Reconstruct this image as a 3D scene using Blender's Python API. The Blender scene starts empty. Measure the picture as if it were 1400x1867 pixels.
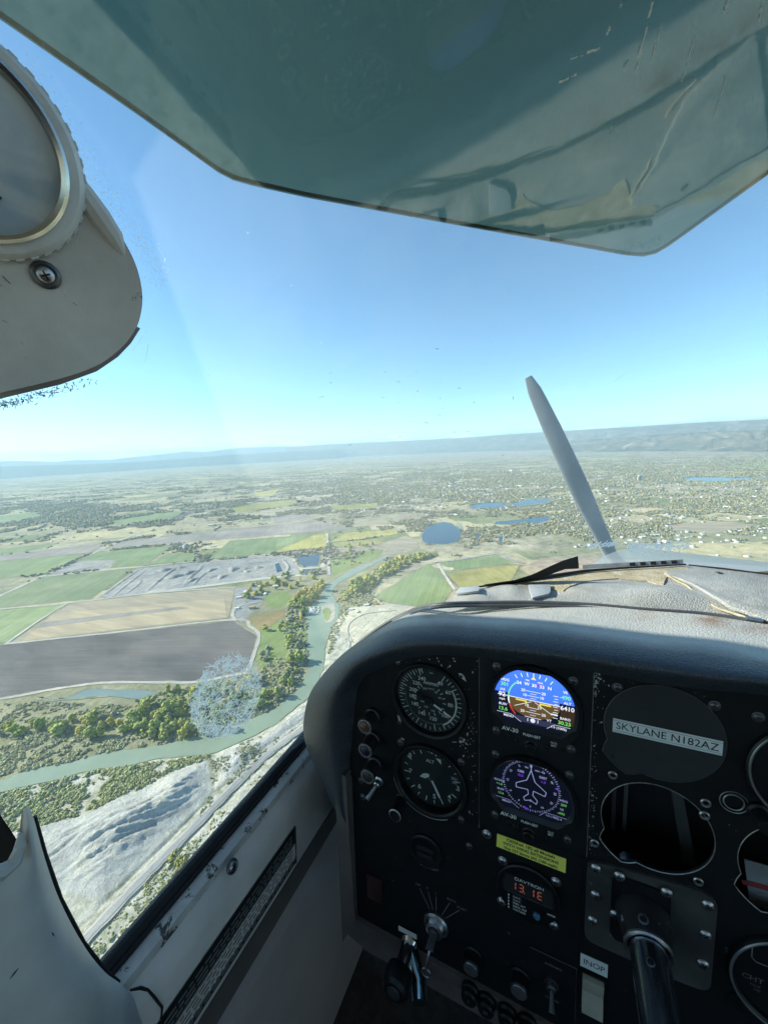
import bpy, bmesh, math, random
import numpy as np
from mathutils import Vector, Matrix
from mathutils.geometry import tessellate_polygon
from mathutils.bvhtree import BVHTree

random.seed(7); RNG = np.random.default_rng(11)
S = bpy.context.scene
COL = S.collection
R = math.radians

# ---------------------------------------------------------------- camera
FPX = 700.0                                   # focal length of the photo in its own 1400 px wide frame
CAM = np.array([[0.907, -0.025, 0.421], [0.419, 0.172, -0.892], [-0.050, 0.985, 0.166]])
_u, _s, _v = np.linalg.svd(CAM); CAM = _u @ _v
cam_d = bpy.data.cameras.new('camera'); cam = bpy.data.objects.new('camera', cam_d); COL.objects.link(cam)
cam_d.sensor_fit = 'HORIZONTAL'; cam_d.sensor_width = 36.0; cam_d.lens = FPX / 1400 * 36.0
cam_d.clip_start = 0.01; cam_d.clip_end = 400000
cam.matrix_world = Matrix(CAM.tolist()).to_4x4()
S.camera = cam

# ---------------------------------------------------------------- sky, sun, exposure
SUN_AZ, SUN_EL = R(-105), R(28)               # azimuth from the nose (+Y), clockwise
W = bpy.data.worlds.new('World'); S.world = W; W.use_nodes = True
nt = W.node_tree; nt.nodes.clear()
sky = nt.nodes.new('ShaderNodeTexSky'); sky.sky_type = 'NISHITA'; sky.sun_disc = False
sky.sun_elevation = SUN_EL; sky.sun_rotation = SUN_AZ
sky.altitude = 1900; sky.air_density = 1.0; sky.dust_density = 0.08; sky.ozone_density = 2.5
bg = nt.nodes.new('ShaderNodeBackground'); bg.inputs['Strength'].default_value = 0.115
wo = nt.nodes.new('ShaderNodeOutputWorld')
hs = nt.nodes.new('ShaderNodeHueSaturation'); hs.inputs['Saturation'].default_value = 1.02; nt.links.new(sky.outputs[0], hs.inputs['Color']); tn = nt.nodes.new('ShaderNodeMix'); tn.data_type = 'RGBA'; tn.blend_type = 'MULTIPLY'; tn.inputs[0].default_value = 1; tn.inputs[7].default_value = (.83, 1.0, .97, 1)
nt.links.new(hs.outputs[0], tn.inputs[6]); 
# a low bank of small white clouds all round the horizon
tc = nt.nodes.new('ShaderNodeTexCoord'); sx_ = nt.nodes.new('ShaderNodeSeparateXYZ'); nt.links.new(tc.outputs['Generated'], sx_.inputs[0])
cm = nt.nodes.new('ShaderNodeMapping'); cm.inputs['Scale'].default_value = (14, 14, 120); nt.links.new(tc.outputs['Generated'], cm.inputs[0])
cn = nt.nodes.new('ShaderNodeTexNoise'); cn.inputs['Scale'].default_value = 1.0; cn.inputs['Detail'].default_value = 7; cn.inputs['Roughness'].default_value = .62; nt.links.new(cm.outputs[0], cn.inputs['Vector'])
cr_ = nt.nodes.new('ShaderNodeValToRGB'); cr_.color_ramp.elements[0].position = .50; cr_.color_ramp.elements[1].position = .66; nt.links.new(cn.outputs[0], cr_.inputs[0])
ez = nt.nodes.new('ShaderNodeValToRGB'); ez.color_ramp.elements[0].position = .010; ez.color_ramp.elements[0].color = (1,1,1,1); ez.color_ramp.elements[1].position = .034; ez.color_ramp.elements[1].color = (0,0,0,1); nt.links.new(sx_.outputs['Z'], ez.inputs[0])
cf = nt.nodes.new('ShaderNodeMath'); cf.operation = 'MULTIPLY'; nt.links.new(cr_.outputs[0], cf.inputs[0]); nt.links.new(ez.outputs[0], cf.inputs[1])
cw_ = nt.nodes.new('ShaderNodeMix'); cw_.data_type = 'RGBA'; nt.links.new(cf.outputs[0], cw_.inputs[0]); nt.links.new(tn.outputs[2], cw_.inputs[6]); cw_.inputs[7].default_value = (13, 13, 13, 1)
nt.links.new(cw_.outputs[2], bg.inputs[0]); nt.links.new(bg.outputs[0], wo.inputs[0])
sd = bpy.data.lights.new('sun', 'SUN'); sd.energy = 4.9; sd.angle = R(0.5); sd.color = (1.0, 0.95, 0.86)
sun = bpy.data.objects.new('sun', sd); COL.objects.link(sun)
SV = Vector((math.sin(SUN_AZ) * math.cos(SUN_EL), math.cos(SUN_AZ) * math.cos(SUN_EL), math.sin(SUN_EL)))
sun.rotation_euler = SV.to_track_quat('Z', 'Y').to_euler()
S.view_settings.view_transform = 'Standard'; S.view_settings.look = 'None'
S.view_settings.exposure = 1.15; S.view_settings.gamma = 1.0; S.view_settings.use_curve_mapping = False
S.render.engine = 'CYCLES'
S.cycles.max_bounces = 8; S.cycles.diffuse_bounces = 4; S.cycles.glossy_bounces = 3
S.cycles.transparent_max_bounces = 12; S.cycles.volume_bounces = 0; S.cycles.use_denoising = True
S.cycles.caustics_reflective = False; S.cycles.caustics_refractive = False

# ---------------------------------------------------------------- geometry helpers
GZ = -450.0                                   # ground level below the eye
def ray(px, py):
    d = CAM @ np.array([(px - 700) / FPX, -(py - 933.5) / FPX, -1.0]); return d / np.linalg.norm(d)
def on_axis(px, py, ax, val):
    d = ray(px, py); return Vector(d * (val / d[ax]))
def G(px, py, z=GZ):
    d = ray(px, py); return Vector(d * (z / d[2]))
def on_plane(px, py, p0, n):
    d = Vector(ray(px, py)); return d * (p0.dot(n) / d.dot(n))
def horizon_y(px): return 851 - 71 * px / 1400

def custom(o, label=None, cat=None, group=None, kind=None):
    if label: o['label'] = label
    if cat: o['category'] = cat
    if group: o['group'] = group
    if kind: o['kind'] = kind
    return o
def link(o, parent=None):
    COL.objects.link(o)
    if parent is not None: o.parent = parent
    return o
def thing(name, label, cat, mat=None, group=None):
    o = bpy.data.objects.new(name, None); o.empty_display_size = 0.02
    link(o); custom(o, label, cat, group)
    if mat is not None: o.matrix_world = mat
    return o

class MB:
    """collects shapes, then becomes ONE mesh object"""
    def __init__(s): s.v = []; s.f = []; s.m = []; s.mi = 0
    def add(s, vs, fs, M=None):
        b = len(s.v)
        for p in vs:
            p = Vector(p); s.v.append(tuple(M @ p) if M is not None else tuple(p))
        for f in fs: s.f.append(tuple(b + i for i in f)); s.m.append(s.mi)
        return s
    def box(s, x0, y0, z0, x1, y1, z1, M=None):
        vs = [(x0,y0,z0),(x1,y0,z0),(x1,y1,z0),(x0,y1,z0),(x0,y0,z1),(x1,y0,z1),(x1,y1,z1),(x0,y1,z1)]
        return s.add(vs, [(3,2,1,0),(4,5,6,7),(0,1,5,4),(1,2,6,5),(2,3,7,6),(3,0,4,7)], M)
    def lathe(s, prof, n=40, M=None, close=False, a0=0.0):
        """profile [(r, z)] spun round local z"""
        vs = []; fs = []
        for r, z in prof:
            for k in range(n):
                a = a0 + 2 * math.pi * k / n; vs.append((r * math.cos(a), r * math.sin(a), z))
        for i in range(len(prof) - 1):
            for k in range(n):
                k2 = (k + 1) % n; fs.append((i*n+k, i*n+k2, (i+1)*n+k2, (i+1)*n+k))
        if prof[-1][0] > 1e-9 and close: fs.append(tuple((len(prof)-1)*n + k for k in range(n)))
        return s.add(vs, fs, M)
    def tube(s, pts, r, n=8, caps=True):
        pts = [Vector(p) for p in pts]; rs = r if isinstance(r, (list, tuple)) else [r] * len(pts)
        vs = []; fs = []; up = Vector((0.13, 0.21, 0.97))
        for i, p in enumerate(pts):
            t = (pts[min(i+1, len(pts)-1)] - pts[max(i-1, 0)]).normalized()
            a = t.cross(up).normalized() if abs(t.dot(up)) < .99 else t.cross(Vector((1,0,0))).normalized()
            b = t.cross(a)
            for k in range(n):
                q = 2 * math.pi * k / n; vs.append(p + (a * math.cos(q) + b * math.sin(q)) * rs[i])
        for i in range(len(pts) - 1):
            for k in range(n):
                k2 = (k+1) % n; fs.append((i*n+k, i*n+k2, (i+1)*n+k2, (i+1)*n+k))
        if caps: fs.append(tuple(range(n))[::-1]); fs.append(tuple((len(pts)-1)*n + k for k in range(n)))
        return s.add(vs, fs)
    def prism(s, outline, z0, z1, holes=(), M=None):
        """flat plate in local xy with holes, from z0 (back) to z1 (front)"""
        loops = [[Vector((p[0], p[1], 0)) for p in l] for l in [outline] + list(holes)]
        flat = [p for l in loops for p in l]; n = len(flat)
        tris = tessellate_polygon(loops)
        vs = [(p.x, p.y, z1) for p in flat] + [(p.x, p.y, z0) for p in flat]
        fs = []
        for t in tris:
            a, b, c = (flat[i] for i in t)
            if (b - a).cross(c - a).z < 0: t = t[::-1]
            fs.append(tuple(t)); fs.append(tuple(n + i for i in t[::-1]))
        o = 0
        for l in loops:
            k = len(l)
            for i in range(k): fs.append((o+i, o+(i+1) % k, n+o+(i+1) % k, n+o+i))
            o += k
        return s.add(vs, fs, M)
    def sheet(s, outline, z=0.0, M=None):
        loop = [Vector((p[0], p[1], 0)) for p in outline]
        fs = []
        for t in tessellate_polygon([loop]):
            a, b, c = (loop[i] for i in t)
            fs.append(tuple(t) if (b-a).cross(c-a).z > 0 else tuple(t[::-1]))
        return s.add([(p.x, p.y, z) for p in loop], fs, M)
    def line(s, a, b, w, z=0.0, w2=None):
        a = Vector((a[0], a[1])); b = Vector((b[0], b[1])); d = (b - a).normalized(); n = Vector((-d.y, d.x))
        w2 = w if w2 is None else w2
        q = [a - n*w/2, b - n*w2/2, b + n*w2/2, a + n*w/2]
        return s.add([(p.x, p.y, z) for p in q], [(0,1,2,3)])
    def arc(s, c, r, a0, a1, w, z=0.0, n=24):
        vs = []; fs = []
        for i in range(n + 1):
            a = R(a0 + (a1 - a0) * i / n)
            for rr in (r - w/2, r + w/2): vs.append((c[0] + rr*math.cos(a), c[1] + rr*math.sin(a), z))
        for i in range(n): fs.append((2*i, 2*i+1, 2*i+3, 2*i+2) if a1 < a0 else (2*i, 2*i+2, 2*i+3, 2*i+1)[::-1])
        return s.add(vs, [f[::-1] for f in fs])
    def grid(s, rows, flip=False):
        m = len(rows[0]); vs = [p for r in rows for p in r]; fs = []
        for i in range(len(rows) - 1):
            for k in range(m - 1):
                f = (i*m+k, i*m+k+1, (i+1)*m+k+1, (i+1)*m+k); fs.append(f[::-1] if flip else f)
        return s.add(vs, fs)
    def text(s, body, size, x, y, z=0.0, align='CENTER', bold=0.0, rot=0.0, sx=1.0):
        vs, fs = text_mesh(body, align, bold)
        M = Matrix.Translation((x, y, z)) @ Matrix.Rotation(rot, 4, 'Z') @ Matrix.Diagonal((size*sx, size, 1, 1))
        return s.add(vs, fs, M)
    def mesh(s, name, mats, smooth=30):
        me = bpy.data.meshes.new(name); me.from_pydata(s.v, [], s.f)
        for m in (mats if isinstance(mats, (list, tuple)) else [mats]): me.materials.append(m)
        if any(s.m): me.polygons.foreach_set('material_index', s.m)
        if smooth:
            me.polygons.foreach_set('use_smooth', [True] * len(me.polygons)); me.set_sharp_from_angle(angle=R(smooth))
        me.update(); return me
    def build(s, name, mats, parent=None, smooth=30, bevel=0.0, seg=2):
        me = s.mesh(name, mats, smooth)
        if bevel:
            bm = bmesh.new(); bm.from_mesh(me); bmesh.ops.remove_doubles(bm, verts=bm.verts, dist=1e-6)
            ed = [e for e in bm.edges if len(e.link_faces) == 2 and e.calc_face_angle(0) > R(40)]
            bmesh.ops.bevel(bm, geom=ed, offset=bevel, segments=seg, affect='EDGES', profile=.6, clamp_overlap=True)
            bm.normal_update(); bm.to_mesh(me); bm.free()
            me.polygons.foreach_set('use_smooth', [True] * len(me.polygons)); me.set_sharp_from_angle(angle=R(40))
        return link(bpy.data.objects.new(name, me), parent)

_tc = {}
def text_mesh(body, align, bold):
    k = (body, align, bold)
    if k in _tc: return _tc[k]
    cu = bpy.data.curves.new('lettering', 'FONT'); cu.body = body; cu.size = 1.0; cu.align_x = align; cu.align_y = 'CENTER'
    cu.offset = bold; cu.resolution_u = 3
    ob = bpy.data.objects.new('lettering', cu); COL.objects.link(ob)
    dg = bpy.context.evaluated_depsgraph_get(); dg.update()
    me = bpy.data.meshes.new_from_object(ob.evaluated_get(dg))
    vs = [tuple(v.co) for v in me.vertices]; fs = [tuple(p.vertices) for p in me.polygons]
    bpy.data.objects.remove(ob); bpy.data.curves.remove(cu); bpy.data.meshes.remove(me)
    _tc[k] = (vs, fs); return _tc[k]

def circle(cx, cy, r, n=40, a0=0, a1=360):
    full = abs(a1 - a0) >= 360
    return [(cx + r*math.cos(R(a0 + (a1-a0)*i/(n if full else n-1))), cy + r*math.sin(R(a0 + (a1-a0)*i/(n if full else n-1)))) for i in range(n)]
def catmull(pts, sub):
    pts = [Vector(p) for p in pts]; out = []
    for i in range(len(pts) - 1):
        p0 = pts[max(i-1, 0)]; p1 = pts[i]; p2 = pts[i+1]; p3 = pts[min(i+2, len(pts)-1)]
        for k in range(sub):
            t = k / sub
            out.append(.5*((2*p1) + (p2-p0)*t + (2*p0-5*p1+4*p2-p3)*t*t + (3*p1-p0-3*p2+p3)*t**3))
    out.append(pts[-1]); return out
def loft(lines, sub_a, sub_b):
    rows = [catmull(l, sub_a) for l in lines]
    cols = [catmull([r[i] for r in rows], sub_b) for i in range(len(rows[0]))]
    return cols

# numpy value noise
def vnoise(x, y, seed=0):
    xi = np.floor(x).astype(np.int64); yi = np.floor(y).astype(np.int64); fx = x - xi; fy = y - yi
    fx = fx*fx*(3-2*fx); fy = fy*fy*(3-2*fy)
    def h(a, b):
        n = (a*374761393 + b*668265263 + seed*974634777) & 0x7fffffff
        n = ((n ^ (n >> 13)) * 1274126177) & 0x7fffffff
        return ((n ^ (n >> 16)) & 0xffff) / 65535.0
    a = h(xi, yi); b = h(xi+1, yi); c = h(xi, yi+1); d = h(xi+1, yi+1)
    return (a*(1-fx) + b*fx)*(1-fy) + (c*(1-fx) + d*fx)*fy
def fbm(x, y, oct=4, seed=0):
    t = 0; a = .5; s = 0
    for o in range(oct): t = t + a*vnoise(x*2**o, y*2**o, seed+o*17); s += a; a *= .5
    return t / s
def in_poly(x, y, poly):
    x = np.asarray(x, float); y = np.asarray(y, float); ins = np.zeros(x.shape, bool); n = len(poly)
    for i in range(n):
        x0, y0 = poly[i][0], poly[i][1]; x1, y1 = poly[(i+1) % n][0], poly[(i+1) % n][1]
        if y0 == y1: continue
        c = ((y0 > y) != (y1 > y)) & (x < (x1-x0)*(y-y0)/(y1-y0) + x0); ins ^= c
    return ins
def dist_poly(x, y, poly, closed=True):
    d = np.full(np.shape(x), 1e12); n = len(poly)
    for i in range(n if closed else n-1):
        ax, ay = poly[i][0], poly[i][1]; bx, by = poly[(i+1) % n][0], poly[(i+1) % n][1]
        vx, vy = bx-ax, by-ay; L = vx*vx+vy*vy+1e-9
        t = np.clip(((x-ax)*vx+(y-ay)*vy)/L, 0, 1)
        d = np.minimum(d, np.hypot(x-ax-t*vx, y-ay-t*vy))
    return d

# ---------------------------------------------------------------- materials
def nodes(name):
    m = bpy.data.materials.new(name); m.use_nodes = True; t = m.node_tree
    return m, t, t.nodes['Principled BSDF'], t.nodes['Material Output']
def ramp(t, stops, interp='LINEAR'):
    r = t.nodes.new('ShaderNodeValToRGB'); r.color_ramp.interpolation = interp
    while len(r.color_ramp.elements) < len(stops): r.color_ramp.elements.new(.5)
    for e, (p, c) in zip(r.color_ramp.elements, stops): e.position = p; e.color = (*c, 1) if len(c) == 3 else c
    return r
def noise_node(t, scale, detail=4, rough=.55, coord=None, dist=0.0):
    n = t.nodes.new('ShaderNodeTexNoise'); n.inputs['Scale'].default_value = scale
    n.inputs['Detail'].default_value = detail; n.inputs['Roughness'].default_value = rough; n.inputs['Distortion'].default_value = dist
    if coord is not None: t.links.new(coord, n.inputs['Vector'])
    return n
def mixc(t, fac, a, b, blend='MIX'):
    m = t.nodes.new('ShaderNodeMix'); m.data_type = 'RGBA'; m.blend_type = blend
    for val, i in ((fac, 0), (a, 6), (b, 7)):
        if hasattr(val, 'is_linked') or hasattr(val, 'links'): t.links.new(val, m.inputs[i])
        elif i == 0: m.inputs[0].default_value = val
        else: m.inputs[i].default_value = (*val, 1)
    return m.outputs[2]
def sc(c, k): return tuple(min(1, x*k) for x in c)
def mat(name, col, rough=.6, metal=0.0, var=.15, vscale=30, bump=0.0, bscale=300, bdist=.0005, wear=None, wear_amt=.6, wscale=60, spec=.5, coat=0.0):
    """procedural base: mottled colour, optional fine relief and optional chipped wear"""
    m, t, p, o = nodes(name)
    co = t.nodes.new('ShaderNodeTexCoord').outputs['Object']
    n = noise_node(t, vscale, 5, .6, co)
    r = ramp(t, [(.25, sc(col, 1-var)), (.75, sc(col, 1+var))]); t.links.new(n.outputs[0], r.inputs[0])
    c = r.outputs[0]
    if wear:
        w = noise_node(t, wscale, 6, .7, co, .4); wr = ramp(t, [(wear_amt, (0,0,0)), (wear_amt+.03, (1,1,1))])
        t.links.new(w.outputs[0], wr.inputs[0]); c = mixc(t, wr.outputs[0], c, wear)
    t.links.new(c, p.inputs['Base Color'])
    p.inputs['Roughness'].default_value = rough; p.inputs['Metallic'].default_value = metal
    p.inputs['Specular IOR Level'].default_value = spec; p.inputs['Coat Weight'].default_value = coat
    if bump:
        b = t.nodes.new('ShaderNodeBump'); b.inputs['Strength'].default_value = bump; b.inputs['Distance'].default_value = bdist
        bn = noise_node(t, bscale, 3, .6, co); t.links.new(bn.outputs[0], b.inputs['Height']); t.links.new(b.outputs[0], p.inputs['Normal'])
    return m
def vinyl(name, col, rough=.45, cell=260, strength=.5, worn=None, spec=.5, sunlit_fade=None):
    """grained leather-like vinyl: cells, creases, rubbed patches"""
    m, t, p, o = nodes(name); co = t.nodes.new('ShaderNodeTexCoord').outputs['Object']
    n = noise_node(t, 14, 6, .65, co); r = ramp(t, [(.3, sc(col, .75)), (.7, sc(col, 1.25))]); t.links.new(n.outputs[0], r.inputs[0]); c = r.outputs[0]
    if worn:
        w = noise_node(t, 22, 8, .75, co, .6); wr = ramp(t, [(.50, (0,0,0)), (.72, (1,1,1))]); t.links.new(w.outputs[0], wr.inputs[0]); c = mixc(t, wr.outputs[0], c, worn)
    if sunlit_fade:
        a = t.nodes.new('ShaderNodeAttribute'); a.attribute_name = 'sunlit_fade'; fn = noise_node(t, 35, 7, .7, co, .5)
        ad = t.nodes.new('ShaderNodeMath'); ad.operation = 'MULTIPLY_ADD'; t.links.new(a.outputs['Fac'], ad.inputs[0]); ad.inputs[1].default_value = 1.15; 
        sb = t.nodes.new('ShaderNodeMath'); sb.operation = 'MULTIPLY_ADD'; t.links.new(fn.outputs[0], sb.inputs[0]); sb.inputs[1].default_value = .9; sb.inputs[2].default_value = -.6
        t.links.new(sb.outputs[0], ad.inputs[2]); ad.use_clamp = True; c = mixc(t, ad.outputs[0], c, sunlit_fade)
        a2 = t.nodes.new('ShaderNodeAttribute'); a2.attribute_name = 'brown'; m2 = t.nodes.new('ShaderNodeMath'); m2.operation = 'MULTIPLY'; r2_ = ramp(t, [(.42, (0,0,0)), (.6, (1,1,1))]); t.links.new(fn.outputs[0], r2_.inputs[0]); t.links.new(a2.outputs['Fac'], m2.inputs[0]); t.links.new(r2_.outputs[0], m2.inputs[1]); c = mixc(t, m2.outputs[0], c, (.26,.16,.10))
    t.links.new(c, p.inputs['Base Color']); p.inputs['Roughness'].default_value = rough; p.inputs['Specular IOR Level'].default_value = spec
    v = t.nodes.new('ShaderNodeTexVoronoi'); v.inputs['Scale'].default_value = cell; v.feature = 'DISTANCE_TO_EDGE'
    wn = noise_node(t, cell*.8, 2, .5, co); wm = mixc(t, .012, (0,0,0), (0,0,0)); 
    add = t.nodes.new('ShaderNodeVectorMath'); add.operation = 'MULTIPLY_ADD'; t.links.new(wn.outputs['Color'], add.inputs[0]); add.inputs[1].default_value = (.004,)*3; t.links.new(co, add.inputs[2])
    t.links.new(add.outputs[0], v.inputs['Vector'])
    vr = ramp(t, [(0, (0,0,0)), (.22, (1,1,1))]); t.links.new(v.outputs['Distance'], vr.inputs[0])
    n2 = noise_node(t, 60, 5, .6, co)
    hm = mixc(t, .45, vr.outputs[0], n2.outputs['Color'])
    b = t.nodes.new('ShaderNodeBump'); b.inputs['Strength'].default_value = strength; b.inputs['Distance'].default_value = .0012
    t.links.new(hm, b.inputs['Height']); t.links.new(b.outputs[0], p.inputs['Normal'])
    return m
def emis(name, col, k):
    m, t, p, o = nodes(name); p.inputs['Base Color'].default_value = (.01,.01,.01,1); p.inputs['Roughness'].default_value = .3
    p.inputs['Emission Color'].default_value = (*col, 1)
    # a liquid crystal panel dims when seen from the side
    lw = t.nodes.new('ShaderNodeLayerWeight'); lw.inputs[0].default_value = .5; iv = t.nodes.new('ShaderNodeMath'); iv.operation = 'SUBTRACT'; iv.inputs[0].default_value = 1; t.links.new(lw.outputs['Facing'], iv.inputs[1])
    pw = t.nodes.new('ShaderNodeMath'); pw.operation = 'POWER'; t.links.new(iv.outputs[0], pw.inputs[0]); pw.inputs[1].default_value = 6
    ml = t.nodes.new('ShaderNodeMath'); ml.operation = 'MULTIPLY'; t.links.new(pw.outputs[0], ml.inputs[0]); ml.inputs[1].default_value = k*2.3; t.links.new(ml.outputs[0], p.inputs['Emission Strength']); return m
def ground_mat(name, c1, c2, scale=.02, rows=None, rot=0.0, rowamp=.12, fine=.35, c3=None, c3t=.6, rough=1.0, streak=1.0):
    """soil / crop: two tones mottled over metres plus finer grain, optional crop rows"""
    m, t, p, o = nodes(name); g = t.nodes.new('ShaderNodeNewGeometry').outputs['Position']
    mp = t.nodes.new('ShaderNodeMapping'); t.links.new(g, mp.inputs[0]); mp.inputs['Rotation'].default_value = (0, 0, rot); mp.inputs['Scale'].default_value = (1, streak, 1)
    co = mp.outputs[0]
    n = noise_node(t, scale, 6, .62, co); r = ramp(t, [(.33, c1), (.67, c2)]); t.links.new(n.outputs[0], r.inputs[0]); c = r.outputs[0]
    if c3:
        w = noise_node(t, scale*2.3, 6, .7, co, .5); wr = ramp(t, [(c3t, (0,0,0)), (c3t+.06, (1,1,1))]); t.links.new(w.outputs[0], wr.inputs[0]); c = mixc(t, wr.outputs[0], c, c3)
    f = noise_node(t, .35, 5, .75, co); fr = ramp(t, [(.3, (1-fine,)*3), (.7, (1+fine*.6,)*3)]); t.links.new(f.outputs[0], fr.inputs[0])
    c = mixc(t, 1.0, c, fr.outputs[0], 'MULTIPLY')
    big = noise_node(t, .0045, 3, .6, co, .8); br = ramp(t, [(.3, (.80,.82,.84)), (.5, (1.0,1.0,1.0)), (.72, (1.22,1.18,1.12))]); t.links.new(big.outputs[0], br.inputs[0]); c = mixc(t, 1.0, c, br.outputs[0], 'MULTIPLY')
    st = t.nodes.new('ShaderNodeMapping'); st.inputs['Scale'].default_value = (.16, .004, 1); t.links.new(co, st.inputs[0]); sn = noise_node(t, 1, 4, .7, st.outputs[0]); sr = ramp(t, [(.35, (.84,)*3), (.65, (1.14,)*3)]); t.links.new(sn.outputs[0], sr.inputs[0]); c = mixc(t, 1.0, c, sr.outputs[0], 'MULTIPLY')
    if rows:
        wv = t.nodes.new('ShaderNodeTexWave'); wv.inputs['Scale'].default_value = rows; wv.inputs['Distortion'].default_value = 1.5; wv.inputs['Detail'].default_value = 2; wv.inputs['Detail Scale'].default_value = .05
        wv.bands_direction = 'X'; t.links.new(co, wv.inputs[0]); wr = ramp(t, [(0, (1-rowamp,)*3), (1, (1+rowamp,)*3)]); t.links.new(wv.outputs[0], wr.inputs[0])
        c = mixc(t, 1.0, c, wr.outputs[0], 'MULTIPLY')
    t.links.new(c, p.inputs['Base Color']); p.inputs['Roughness'].default_value = rough; p.inputs['Specular IOR Level'].default_value = .1
    return m
def water_mat(name, col, rough=.08):
    m, t, p, o = nodes(name); g = t.nodes.new('ShaderNodeNewGeometry').outputs['Position']
    n = noise_node(t, .012, 4, .6, g); r = ramp(t, [(.3, sc(col, .88)), (.7, sc(col, 1.14))]); t.links.new(n.outputs[0], r.inputs[0]); t.links.new(r.outputs[0], p.inputs['Base Color'])
    p.inputs['Roughness'].default_value = rough
    b = t.nodes.new('ShaderNodeBump'); b.inputs['Strength'].default_value = .06; b.inputs['Distance'].default_value = 1.0
    n2 = noise_node(t, .5, 3, .6, g); t.links.new(n2.outputs[0], b.inputs['Height']); t.links.new(b.outputs[0], p.inputs['Normal'])
    return m
def leaf_mat(name, stops, attr=False):
    m, t, p, o = nodes(name); c = t.nodes.new('ShaderNodeNewGeometry')
    if attr:
        a = t.nodes.new('ShaderNodeAttribute'); a.attribute_name = 'tint'; base = a.outputs['Color']
    else:
        oi = t.nodes.new('ShaderNodeObjectInfo'); r = ramp(t, stops); t.links.new(oi.outputs['Random'], r.inputs[0]); base = r.outputs[0]
    n = noise_node(t, .8, 5, .75, c.outputs['Position']); nr = ramp(t, [(.3, (.5,.52,.5)), (.7, (1.45,1.4,1.3))]); t.links.new(n.outputs[0], nr.inputs[0])
    col = mixc(t, 1.0, base, nr.outputs[0], 'MULTIPLY')
    t.links.new(col, p.inputs['Base Color']); p.inputs['Roughness'].default_value = .8; p.inputs['Specular IOR Level'].default_value = .2
    return m

#==LAND==
# ================================================================ THE LAND BELOW
def gp(pts, z=GZ): return [G(a, b, z) for a, b in pts]
FIELD_ROT = math.atan2(*( (lambda a, b: (b.y-a.y, b.x-a.x))(G(79, 1051), G(600, 1002)) ))
def far_ground():
    m, t, p, o = nodes('valley_ground'); g = t.nodes.new('ShaderNodeNewGeometry').outputs['Position']
    mp = t.nodes.new('ShaderNodeMapping'); mp.inputs['Rotation'].default_value = (0, 0, -FIELD_ROT); t.links.new(g, mp.inputs[0]); co = mp.outputs[0]
    # patchwork of fields
    mp2 = t.nodes.new('ShaderNodeMapping'); mp2.inputs['Scale'].default_value = (1/420, 1/260, 0); t.links.new(co, mp2.inputs[0])
    v = t.nodes.new('ShaderNodeTexVoronoi'); v.distance = 'CHEBYCHEV'; v.inputs['Scale'].default_value = 1; v.inputs['Randomness'].default_value = .62; t.links.new(mp2.outputs[0], v.inputs['Vector'])
    sp = t.nodes.new('ShaderNodeSeparateColor'); t.links.new(v.outputs['Color'], sp.inputs[0])
    pr = ramp(t, [(0, (.15,.16,.085)), (.16, (.25,.22,.15)), (.32, (.19,.185,.115)), (.46, (.30,.265,.17)), (.60, (.14,.155,.08)), (.74, (.22,.19,.145)), (.86, (.34,.295,.18)), (1, (.18,.19,.10))], 'CONSTANT')
    t.links.new(sp.outputs[0], pr.inputs[0])
    # scrub and dry ground
    n1 = noise_node(t, .0035, 8, .68, co, .3); sr = ramp(t, [(.30, (.10,.10,.07)), (.45, (.19,.175,.125)), (.58, (.28,.25,.18)), (.72, (.38,.34,.26))]); t.links.new(n1.outputs[0], sr.inputs[0])
    n2 = noise_node(t, .00055, 4, .55, co, .4); mr = ramp(t, [(.42, (0,0,0)), (.50, (1,1,1))]); t.links.new(n2.outputs[0], mr.inputs[0])
    c = mixc(t, mr.outputs[0], pr.outputs[0], sr.outputs[0])
    n3 = noise_node(t, .03, 6, .75, co); fr = ramp(t, [(.3, (.85,.87,.85)), (.7, (2.1,2.05,1.95))]); t.links.new(n3.outputs[0], fr.inputs[0])
    c = mixc(t, 1.0, c, fr.outputs[0], 'MULTIPLY')
    t.links.new(c, p.inputs['Base Color']); p.inputs['Roughness'].default_value = 1; p.inputs['Specular IOR Level'].default_value = .05
    return m
gnd = MB(); E = 36000.0
gnd.add([(-E,-E,GZ),(E,-E,GZ),(E,E,GZ),(-E,E,GZ)], [(0,1,2,3)]).build('ground', far_ground()); custom(bpy.data.objects['ground'], kind='structure')

fr = -FIELD_ROT
M_GREEN = ground_mat('crop_green', (.20,.255,.125), (.27,.32,.165), .012, .25, fr, .05)
M_GREEN2 = ground_mat('crop_dull_green', (.20,.25,.13), (.29,.31,.18), .008, .2, fr, .06)
M_PALEGREEN = ground_mat('crop_pale_green', (.26,.32,.15), (.33,.37,.19), .01, .3, fr, .05)
M_YELLOW = ground_mat('crop_yellow', (.36,.33,.10), (.47,.42,.16), .02, .12, fr, .12, .25)
M_OLIVE = ground_mat('crop_olive', (.27,.27,.10), (.36,.34,.14), .02, .12, fr, .1)
M_TAN = ground_mat('stubble_tan', (.33,.28,.20), (.42,.36,.26), .006, .1, fr + R(90), .05, .2, streak=6)
M_TAN2 = ground_mat('stubble_orange', (.42,.34,.22), (.48,.39,.26), .008, .1, fr + R(90), .05, .2, streak=6)
M_BROWN = ground_mat('soil_brown', (.28,.25,.215), (.36,.32,.28), .006, .12, fr, .06, .2)
M_PLOUGH = ground_mat('soil_grey', (.13,.116,.106), (.18,.16,.145), .007, .16, fr + R(80), .07, .25, streak=2.5)
M_GRAVEL = ground_mat('gravel_grey', (.29,.28,.26), (.40,.385,.355), .03, None, 0, 0, .35, (.17,.165,.155), .56)
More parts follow.
